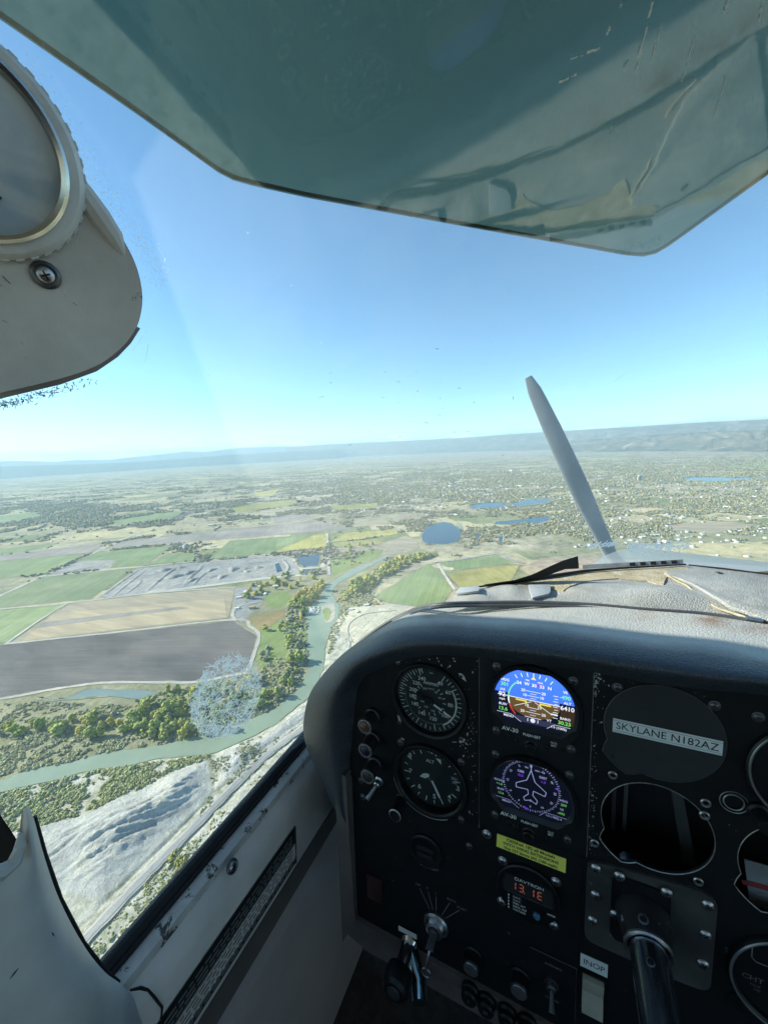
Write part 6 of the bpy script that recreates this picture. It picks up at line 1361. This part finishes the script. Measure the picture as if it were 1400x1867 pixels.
b = MB(); b.tube([wl_(px, py, XP+.001) for px, py in ((38,1520),(37,1542),(27,1572),(5,1590),(-40,1604))], [.0015,.003,.004,.0045,.005], 8); b.build('torn_lip', K_POST, post)
b = MB()
for q0, q1, w_ in (((18,1786),(34,1766),.0007),((95,1700),(99,1708),.0004)):
    A_, B_2 = wl_(*q0, XP+.0065), wl_(*q1, XP+.0065); b.tube([A_, A_.lerp(B_2, .5), B_2], [w_*.3, w_, w_*.3], 5)
b.build('scuff', K_BRKT, post)
b = MB(); b.tube([wl_(px, py, -.334) for px, py in ((62,1490),(82,1560),(110,1640),(152,1720),(192,1772),(236,1809))], .0016, 8); b.build('edge_seal', K_SEAL, post)
dj = thing('door_jamb', 'dark door frame beyond the torn post trim', 'door frame')
wall_poly([(-60,1440),(-5,1478),(18,1512),(40,1545),(34,1590),(-60,1640)], XP-.034, .03, 'jamb', K_SEAL, dj)
b = MB(); b.tube([wl_(px, py, XW+.019) for px, py in ((238,1806),(256,1802),(270,1806),(282,1820),(296,1838),(294,1862),(290,1900))], [.0008,.0013,.001,.0012,.001,.0009,.0008], 6); b.build('lap_crack', K_SEAL, post)

# ---- wing-root pod with the clouded temperature gauge
V_POD = mat('pod_vinyl_grey', (.56,.54,.50), .6, var=.22, vscale=14, bump=.5, bscale=800, bdist=.0005, wear=(.10,.105,.11), wear_amt=.66, wscale=34)
C0 = Vector(ray(95, 500))*.34; Npod = (-Vector(ray(95, 500)) + Vector((.10,-.05,-.05))).normalized()
Tx = Vector((0,0,1)).cross(Npod).normalized(); Ty = Npod.cross(Tx); MPOD = Matrix(((Tx.x,Ty.x,Npod.x,C0.x),(Tx.y,Ty.y,Npod.y,C0.y),(Tx.z,Ty.z,Npod.z,C0.z),(0,0,0,1)))
def pod_uv(px, py, off=0.0):
    p = on_plane(px, py, C0 + Npod*off, Npod) - C0; return (p.dot(Tx), p.dot(Ty))
pod = thing('wing_root_pod', 'grey vinyl covered wing root fairing in the upper corner of the windshield', 'fairing', MPOD)
SIL = [(-90,60),(-20,88),(30,138),(75,190),(108,245),(140,300),(172,355),(205,405),(232,450),(248,485),(257,520),(259,552),(252,588),(236,617),(212,642),(175,667),(110,690),(0,716),(-90,735)]
SIL = [pod_uv(*q) for q in SIL]; SIL = [tuple(p) for p in catmull([(x, y, 0) for x, y in SIL], 4)]; SIL = [(p[0], p[1]) for p in SIL]
b = MB(); b.prism(SIL[::-1] if sum(SIL[i-1][0]*SIL[i][1]-SIL[i][0]*SIL[i-1][1] for i in range(len(SIL))) < 0 else SIL, -.04, 0); b.build('shell', V_POD, pod, bevel=.007, seg=4)
b = MB(); b.tube([(x*1.0, y, -.010) for x, y in SIL if True][4:-4], .0016, 8); b.build('piping', K_SEAL, pod)
SIL2 = [pod_uv(*q, -.018) for q in ((255,598),(238,625),(214,650),(176,676),(110,700),(0,726),(-90,745))]
b = MB(); b.prism([SIL2[i] for i in range(len(SIL2))] + [(SIL2[-1][0], SIL2[-1][1]+.02), (SIL2[0][0]-.01, SIL2[0][1]+.0)], -.05, -.016); b.build('under_strip', mat('strip_tan', (.30,.27,.25), .6, var=.15, vscale=30), pod)
# raised fold along the pod edge
FO = [pod_uv(*q) for q in ((120,300),(148,345),(180,392),(208,432),(228,468))]
b = MB(); b.tube([(x, y, -.002) for x, y in FO], [.002,.006,.007,.006,.002], 10); b.build('fold', V_POD, pod)
fit = np.array([pod_uv(*q, .012) for q in ((58,178),(100,250),(121,335),(100,398),(50,432),(8,437))]); A_ = np.c_[2*fit, np.ones(len(fit))]; s_ = np.linalg.lstsq(A_, (fit**2).sum(1), rcond=None)[0]; gc = s_[:2]; gr = math.sqrt(s_[2] + gc @ gc)
print('temp gauge', gc, gr)
og = thing('temperature_gauge', 'round temperature gauge with clouded glass and bright metal ring in the pod', 'gauge', MPOD @ Matrix.Translation((gc[0], gc[1], 0)))
b = MB(); b.lathe([(gr*1.22,-.004),(gr*1.22,.004),(gr*1.15,.009),(gr*1.02,.0105)], 90); 
kn = b.build('collar', mat('collar_cream', (.55,.55,.52), .65, var=.2, vscale=40, bump=.3, bscale=400), og)
tb = MB(); 
for k in range(44):
    a = 2*math.pi*k/44; M_ = Matrix.Rotation(a, 4, 'Z'); tb.box(gr*1.19, -gr*.05, -.003, gr*1.236, gr*.05, .0045, M_)
tb.build('knurling', mat('knurl_cream', (.52,.52,.49), .65, var=.2, vscale=60), kn, bevel=.0004)
b = MB(); b.lathe([(gr*1.04,.008),(gr*1.04,.0125),(gr*1.0,.0145),(gr*.95,.0135),(gr*.93,.009)], 90); b.build('metal_ring', mat('ring_brass', (.62,.60,.52), .22, 1.0, var=.15, vscale=20), og)
b = MB(); b.lathe([(gr*.95,.0085),(gr*.6,.0095),(0,.0105)], 60)
def cloudy():  # clouding, with a sky reflection put into the colour as bluish tones
    m, t, p, o = nodes('clouded_glass'); co = t.nodes.new('ShaderNodeTexCoord').outputs['Object']
    n = noise_node(t, 28, 6, .65, co, .8); r = ramp(t, [(.3, (.27,.38,.47)), (.55, (.37,.45,.50)), (.75, (.50,.50,.45))]); t.links.new(n.outputs[0], r.inputs[0]); t.links.new(r.outputs[0], p.inputs['Base Color']); p.inputs['Roughness'].default_value = .22; p.inputs['Coat Weight'].default_value = 1.0; p.inputs['Coat Roughness'].default_value = .05
    return m
b.build('clouded_glass', cloudy(), og, 60)
b = MB(); b.line((gr*.28, -gr*.52), (gr*.02, -gr*.34), .0022, .0118, .0008); b.build('needle', K_BEZEL, og, 0)
u, v = pod_uv(83, 501); P = MPOD @ Vector((u, v, .0005)); cup_screw(P, Npod, 'cross-head screw in a cup washer under the temperature gauge', 1.05)
b = MB(); rq = random.Random(8)
for k in range(7):
    u, v = pod_uv(rq.uniform(0, 220), rq.uniform(470, 660)); chip_s = rq.uniform(.6, 2.2); a = rq.uniform(2, 3)
    b.line((u, v), (u + chip_s*.002*math.cos(a), v + chip_s*.002*math.sin(a)), chip_s*.0003, .0003)
b.build('scuff', mat('scuff_grey', (.2,.21,.21), .7), pod, 0)['kind'] = 'stuff'

def frost_mat(name, a, col=(.8,.86,.88), thru=.95):
    m, t, p, o = nodes(name); t.nodes.remove(p); tr = t.nodes.new('ShaderNodeBsdfTransparent'); d1 = t.nodes.new('ShaderNodeBsdfDiffuse'); d1.inputs[0].default_value = (*col, 1); d2 = t.nodes.new('ShaderNodeBsdfTranslucent'); d2.inputs[0].default_value = (*col, 1)
    md = t.nodes.new('ShaderNodeMixShader'); md.inputs[0].default_value = thru; t.links.new(d1.outputs[0], md.inputs[1]); t.links.new(d2.outputs[0], md.inputs[2])
    mx = t.nodes.new('ShaderNodeMixShader'); mx.inputs[0].default_value = a; t.links.new(tr.outputs[0], mx.inputs[1]); t.links.new(md.outputs[0], mx.inputs[2]); t.links.new(mx.outputs[0], o.inputs[0]); return m
# ---- tinted sun visor (a flat acrylic plate folded up near the roof)
NV = Vector((.116, -.100, -.988)).normalized(); C0V = -NV*.1024
def vz(px, py): return on_plane(px, py, C0V, NV)
VP = [(-70,-14),(250,208),(370,294),(398,314),(425,328),(460,338),(560,360),(800,404),(1080,454),(1140,465),(1172,467.5),(1196,462),(1218,449),(1245,430),(1400,318),(1560,200),(1560,-420),(-300,-420)]
Vv = [vz(*q) for q in VP]; TXv = Vector((1,0,0)); TXv = (TXv - NV*TXv.dot(NV)).normalized(); TYv = NV.cross(TXv)
MV = Matrix(((TXv.x,TYv.x,NV.x,C0V.x),(TXv.y,TYv.y,NV.y,C0V.y),(TXv.z,TYv.z,NV.z,C0V.z),(0,0,0,1)))
vo = [((p-C0V).dot(TXv), (p-C0V).dot(TYv)) for p in Vv]
def visor_mat():
    m, t, p, o = nodes('tinted_acrylic'); t.nodes.remove(p); co = t.nodes.new('ShaderNodeTexCoord').outputs['Object']
    tr = t.nodes.new('ShaderNodeBsdfTransparent'); tr.inputs[0].default_value = (.20,.27,.175,1)
    g = t.nodes.new('ShaderNodeBsdfGlossy'); g.inputs['Roughness'].default_value = .035; g.inputs[0].default_value = (.9,.97,.95,1)
    f = t.nodes.new('ShaderNodeFresnel'); f.inputs[0].default_value = 1.5
    mth = t.nodes.new('ShaderNodeMath'); mth.operation = 'MULTIPLY_ADD'; mth.inputs[1].default_value = 2.5; mth.inputs[2].default_value = VIS_R; t.links.new(f.outputs[0], mth.inputs[0]); mth.use_clamp = True
    b = t.nodes.new('ShaderNodeBump'); b.inputs['Strength'].default_value = .05; b.inputs['Distance'].default_value = .002; n = noise_node(t, 26, 3, .5, co); t.links.new(n.outputs[0], b.inputs['Height']); t.links.new(b.outputs[0], g.inputs['Normal'])
    mx = t.nodes.new('ShaderNodeMixShader'); t.links.new(mth.outputs[0], mx.inputs[0]); t.links.new(tr.outputs[0], mx.inputs[1]); t.links.new(g.outputs[0], mx.inputs[2])
    # a film of dust on the plate
    df_ = t.nodes.new('ShaderNodeBsdfDiffuse'); df_.inputs[0].default_value = (.5,.5,.48,1)
    n2 = noise_node(t, 12, 7, .7, co, .6); r = ramp(t, [(.38, (.025,)*3), (.75, (.12,)*3)]); t.links.new(n2.outputs[0], r.inputs[0])
    mx2 = t.nodes.new('ShaderNodeMixShader'); t.links.new(r.outputs[0], mx2.inputs[0]); t.links.new(mx.outputs[0], mx2.inputs[1]); t.links.new(df_.outputs[0], mx2.inputs[2]); t.links.new(mx2.outputs[0], o.inputs[0])
    return m
VIS_R = .0
vis = thing('sun_visor', 'dark teal tinted sun visor plate mirroring the dashboard', 'sun visor', MV)
b = MB(); b.sheet(vo if sum(vo[i-1][0]*vo[i][1]-vo[i][0]*vo[i-1][1] for i in range(len(vo))) > 0 else vo[::-1], 0); b.build('plate', visor_mat(), vis, 0)
b = MB(); b.tube([(x, y, -.0012) for x, y in vo[:16]], .0006, 6); b.build('edge', mat('acrylic_edge', (.16,.22,.20), .3, var=.2), vis)
Av = vz(900,-330); Av2 = ((Av-C0V).dot(TXv), (Av-C0V).dot(TYv)); Bv = MV.inverted() @ Vector((Av.x+.02, .09, .335))
b = MB(); b.tube([(Av2[0], Av2[1], -.003), (Av2[0], Av2[1], -.03), tuple(Bv)], .005, 10); b.lathe([(.014,.0005),(.014,-.006),(.006,-.008)], 20, Matrix.Translation((Av2[0], Av2[1], 0))); b.build('arm', K_DSTEEL, vis)
b = MB(); rv = random.Random(4)
def vuv(px, py): p = vz(px, py) - C0V; return (p.dot(TXv), p.dot(TYv))
for (a0, a1, w) in (((1190,0),(1158,128),.00045),((1204,44),(1188,108),.0003),((1268,55),(1243,145),.0003),((1040,105),(1093,84),.0006),((1020,146),(1050,131),.0006),((1137,122),(1145,112),.0008),((1105,62),(1112,45),.0006),((1322,140),(1295,235),.0003),((1107,245),(1115,228),.0003),((1320,22),(1325,0),.0006),((1382,38),(1390,0),.0004),((1131,9),(1132,0),.0008)):
    n = 9; pts = [vuv(a0[0]+(a1[0]-a0[0])*k/n + rv.uniform(-1.2,1.2), a0[1]+(a1[1]-a0[1])*k/n + rv.uniform(-1.2,1.2)) for k in range(n+1)]
    for k in range(n):
        if rv.random() < .8: b.line(pts[k], pts[k+1], w*rv.uniform(.3,1.2), .0004)
b.build('scratches', frost_mat('scratch_white', .85, (1,1,1), .05), vis, 0)['kind'] = 'stuff'

# ---- windshield: one curved pane from sill to roof edge
BOT = [(-.350,.10,-.452),(-.351,.20,-.452),(-.350,.30,-.452),(-.345,.40,-.445),(-.315,.475,-.40),(-.26,.53,-.31),(-.19,.565,-.225),(-.10,.60,-.192),(0,.635,-.186),(.12,.655,-.183),(.25,.655,-.182),(.42,.64,-.184),(.62,.60,-.19),(.85,.48,-.24),(1.0,.25,-.40)]
TOP = [(-.335,-.02,.30),(-.33,.02,.305),(-.31,.06,.31),(-.28,.10,.315),(-.24,.125,.318),(-.19,.14,.32),(-.13,.15,.322),(-.07,.155,.323),(0,.157,.324),(.12,.158,.324),(.25,.158,.324),(.42,.155,.323),(.62,.14,.32),(.85,.08,.31),(1.0,-.02,.30)]
bt = catmull(BOT, 5); tp = catmull(TOP, 5); rows = []
for j in range(25):
    t = j/24; rows.append([Vector(b_).lerp(Vector(a_), t) + Vector((0, .055*math.sin(math.pi*t)*(1 if b_.y > .35 else .4), .03*math.sin(math.pi*t))) for b_, a_ in zip(bt, tp)])
def pane_mat():
    m, t, p, o = nodes('windshield_acrylic'); t.nodes.remove(p); co = t.nodes.new('ShaderNodeTexCoord').outputs['Object']
    tr = t.nodes.new('ShaderNodeBsdfTransparent'); tr.inputs[0].default_value = (.90,.975,.955,1)
    g = t.nodes.new('ShaderNodeBsdfGlossy'); g.inputs['Roughness'].default_value = .02
    f = t.nodes.new('ShaderNodeFresnel'); f.inputs[0].default_value = 1.35
    mx = t.nodes.new('ShaderNodeMixShader'); t.links.new(f.outputs[0], mx.inputs[0]); t.links.new(tr.outputs[0], mx.inputs[1]); t.links.new(g.outputs[0], mx.inputs[2])
    d1 = t.nodes.new('ShaderNodeBsdfDiffuse'); d1.inputs[0].default_value = (.85,.9,.9,1); d2 = t.nodes.new('ShaderNodeBsdfTranslucent'); d2.inputs[0].default_value = (.85,.9,.9,1)
    md = t.nodes.new('ShaderNodeMixShader'); md.inputs[0].default_value = .5; t.links.new(d1.outputs[0], md.inputs[1]); t.links.new(d2.outputs[0], md.inputs[2])
    n = noise_node(t, 9, 7, .7, co, .7); r = ramp(t, [(.35, (DUST*.6,)*3), (.75, (DUST*1.6,)*3)]); t.links.new(n.outputs[0], r.inputs[0])
    mx2 = t.nodes.new('ShaderNodeMixShader'); t.links.new(r.outputs[0], mx2.inputs[0]); t.links.new(mx.outputs[0], mx2.inputs[1]); t.links.new(md.outputs[0], mx2.inputs[2]); t.links.new(mx2.outputs[0], o.inputs[0]); return m
DUST = .075
wsd = thing('windshield', 'clear curved acrylic windshield, scratched and lightly dusty', 'windshield')
b = MB(); b.grid(rows); pane = b.build('pane', pane_mat(), wsd, 180)
bv = BVHTree.FromPolygons([v.co[:] for v in pane.data.vertices], [p.vertices[:] for p in pane.data.polygons])
def on_pane(px, py, back=.0012):
    d = Vector(ray(px, py)); h = bv.ray_cast(Vector((0,0,0)), d); return None if h[0] is None else h[0] - d*back
FR = frost_mat('scratch_frost', .92, (1,1,1))
def pane_line(b, pts, w):
    P = [on_pane(*q) for q in pts]
    for i in range(len(P)-1):
        if P[i] is None or P[i+1] is None: continue
        dirv = (P[i+1]-P[i]); 
        if dirv.length < 1e-6: continue
        sdv = dirv.normalized().cross(P[i].normalized())*w/2; b.add([P[i]-sdv, P[i+1]-sdv, P[i+1]+sdv, P[i]+sdv], [(0,1,2,3)])
rs = random.Random(21); b = MB()
cx, cy, ra, rb, an = 411, 1271, 78, 58, R(-62)
for k in range(1000):
    q = math.sqrt(rs.random()) if rs.random() < .6 else rs.uniform(.72, 1); a = rs.uniform(0, 6.283); X_, Y_ = ra*q*math.cos(a), rb*q*math.sin(a); x = cx + X_*math.cos(an)-Y_*math.sin(an); y = cy + X_*math.sin(an)+Y_*math.cos(an)
    L = rs.uniform(6, 26); d0 = rs.gauss(-.7, .55) if rs.random() < .7 else rs.uniform(0, 3.14); c = rs.uniform(-1.4, 1.4)
    pts = [(x+L*(t-.5)*math.cos(d0+c*(t-.5)), y+L*(t-.5)*math.sin(d0+c*(t-.5))) for t in (0,.2,.4,.6,.8,1)]
    pane_line(b, pts, rs.uniform(.0003,.0008))
for k in range(46):
    a0 = -.5 + k/46*3.4; 
    if rs.random() < .85: pane_line(b, [(cx + ra*math.cos(a)*math.cos(an)-rb*math.sin(a)*math.sin(an), cy + ra*math.cos(a)*math.sin(an)+rb*math.sin(a)*math.cos(an)) for a in (a0, a0+.08)], rs.uniform(.0004,.0009))
o = b.build('scuffed_patch', FR, wsd, 0); o['kind'] = 'stuff'; o['label'] = 'round frosted scuff mark in the pane over the river grove'
b = MB()
for k in range(520):
    if rs.random() < .72: x = rs.uniform(1142, 1258); y = 997 + rs.gauss(0, 4.5) - (x-1200)*.02
    else: x = rs.uniform(1068, 1128); y = 998 - (x-1068)*.12 + rs.gauss(0, 2.2)
    L = rs.uniform(1.5, 4); pane_line(b, [(x, y), (x+L, y-L*rs.uniform(.3,1.2))], rs.uniform(.0005,.0012))
b.build('frost_specks', FR, wsd, 0)['kind'] = 'stuff'
b = MB()
for k in range(1500):                                  # crazed dusty band beside the pod
    t = rs.random(); x = np.interp(t, [0,.3,.6,.85,1], [10,105,195,268,300]) ; y = np.interp(t, [0,.3,.6,.85,1], [110,240,365,455,520]); s_ = rs.gauss(0, 1); wd = np.interp(t, [0,.5,1], [26,16,8]); x += s_*wd*.8; y -= s_*wd*.45
    L = rs.uniform(1, 6); a = rs.gauss(.9, .5); pane_line(b, [(x, y), (x+L*math.cos(a), y+L*math.sin(a))], rs.uniform(.0002,.0007))
for (a0, a1, w) in (((1117,697),(1142,677),.0004),((240,640),(268,602),.0005),((265,660),(270,627),.0007)): pane_line(b, [a0, ((a0[0]+a1[0])/2+1, (a0[1]+a1[1])/2), a1], w)
for k in range(170):
    x, y = rs.uniform(270, 1390), rs.uniform(380, 1080); L = rs.uniform(.6, 3); a = rs.uniform(0, 3.14); pane_line(b, [(x, y), (x+L*math.cos(a), y+L*math.sin(a))], rs.uniform(.0002,.0007))
b.build('fine_scratches', frost_mat('scratch_fine', .3, (1,1,1)), wsd, 0)['kind'] = 'stuff'
b = MB()
for k in range(34):
    x, y = rs.uniform(560, 960) if rs.random() < .8 else rs.uniform(280, 1380), rs.gauss(740, 50); L = rs.uniform(1.5, 7); a = rs.gauss(.1, .4); pane_line(b, [(x, y), (x+L*math.cos(a), y+L*math.sin(a))], rs.uniform(.0003,.0008))
for k in range(260):
    x = abs(rs.gauss(0, 80)); y = 738 - (x/175)*48 + rs.gauss(0, 5) - 0; L = rs.uniform(1.5, 6); a = rs.uniform(0, 3.14)
    if x < 175: pane_line(b, [(x, y), (x+L*math.cos(a), y+L*math.sin(a))], rs.uniform(.0003,.0009))
b.build('insect_specks', frost_mat('speck_dark', .7, (.16,.15,.12)), wsd, 0)['kind'] = 'stuff'

# ---- outside: propeller, cowling, roof and wings; cabin shell behind the seats
TIP = Vector((-.185, 2.3, .335))*.93; PH = TIP + (Vector((.235, 2.3, -.62)) - Vector((-.185, 2.3, .335)))*1.09
pr = thing('propeller', 'dark grey propeller blade standing upright ahead of the windshield', 'propeller', Matrix.Translation(PH))
K_PROP = mat('propeller_grey', (.27,.30,.31), .55, var=.15, vscale=5)
for sgn in (1, -1):
    ax = (TIP-PH)*sgn; Lb = ax.length; ax = ax.normalized(); tang = Vector((0,1,0)).cross(ax).normalized(); rows = []
    for j in range(16):
        t = .06 + .94*j/15; ch = np.interp(t, [.06,.2,.45,.75,.93,1], [.06,.085,.105,.09,.07,.035]); th = np.interp(t, [.06,.3,1], [.05,.022,.006]); tw = R(np.interp(t, [.06,.3,.6,1], [52,36,24,15]))
        cdir = tang*math.cos(tw) + Vector((0,1,0))*math.sin(tw); ndir = ax.cross(cdir)
        rows.append([ax*(Lb*t) + cdir*(ch/2*math.cos(a)) + ndir*(th/2*math.sin(a)*(1+.3*math.cos(a))) for a in np.linspace(0, 2*math.pi, 19)])
    b = MB(); b.grid(rows); b.build('blade', K_PROP, pr, 60)
b = MB(); b.lathe([(.15,-.14),(.155,-.02),(.13,.12),(.08,.25),(0,.32)], 32, Matrix.Rotation(R(-90), 4, 'X')); b.build('spinner', K_PROP, pr)
K_COWL = mat('cowl_paint', (.20,.225,.24), .35, var=.05, vscale=3, coat=.3)
cw = thing('engine_cowling', 'pale grey painted engine cowling ahead of the windshield', 'cowling'); rows = []
for j in range(14):
    t = j/13; y = .68 + 1.3*t; zt2 = -.188 - .312*t; hw = .36 - .08*t; rows.append([Vector((.33 + hw*math.sin(a), y, zt2 - (1-math.cos(a))*.32)) for a in np.linspace(-1.5, 1.5, 25)])
b = MB(); b.grid(rows); b.build('top_skin', K_COWL, cw, 60)
K_ROOF = mat('roof_liner', (.30,.31,.31), .9, var=.1, vscale=10); K_WING = mat('wing_paint', (.62,.64,.64), .4, var=.04, vscale=2)
rf = thing('cabin_roof', 'cabin roof above the seats, ending at the top of the windshield', 'roof')
b = MB(); b.box(-.62,-1.5,.325,1.08,.115,.42); b.build('liner', K_ROOF, rf, bevel=.01)
for nm, x0, x1 in (('wing', -5.6, -.63), ('wing', 1.09, 6.0)):
    w = thing('aircraft_wing', ('high white aircraft wing on the pilot side' if x0 < 0 else 'high white aircraft wing on the passenger side') + ' above the cabin', 'wing'); rows = []
    for x in (x0, x1): rows.append([Vector((x, .115 - 1.55*(.5-.5*math.cos(a)), .38 + .10*math.sin(a)*(1-.55*(.5-.5*math.cos(a))))) for a in np.linspace(0, 2*math.pi, 33)])
    b = MB(); b.grid(rows); b.build('skin', K_WING, w, 60)
K_CAB = mat('cabin_grey', (.26,.265,.27), .9, var=.2, vscale=5)
cb = thing('cabin_shell', 'grey cabin interior behind and below the pilot', 'cabin')
b = MB(); b.box(-.5,-1.55,-.92,1.08,2.0-1.4,-.90); b.build('floor', mat('carpet_dark', (.06,.05,.043), 1.0, var=.4, vscale=60, bump=.6, bscale=500, bdist=.002), cb, 0)
b = MB(); b.box(-.5,-1.55,-1.0,1.08,-1.5,-.15); b.build('rear_wall', K_CAB, cb, 0)
b = MB(); b.box(1.05,-1.5,-1.0,1.08,.55,-.45); b.build('passenger_side_wall', K_CAB, cb, 0)
b = MB(); b.box(-.372,-1.5,-1.0,-.352,.09,-.46); b.build('pilot_side_wall', K_CAB, cb, 0)
b = MB(); b.box(-.10,.58,-1.0,1.05,.60,-.30); b.box(-.345,.50,-1.0,-.09,.52,-.50); b.build('firewall', mat('firewall_dark', (.03,.028,.026), .9), cb, 0)
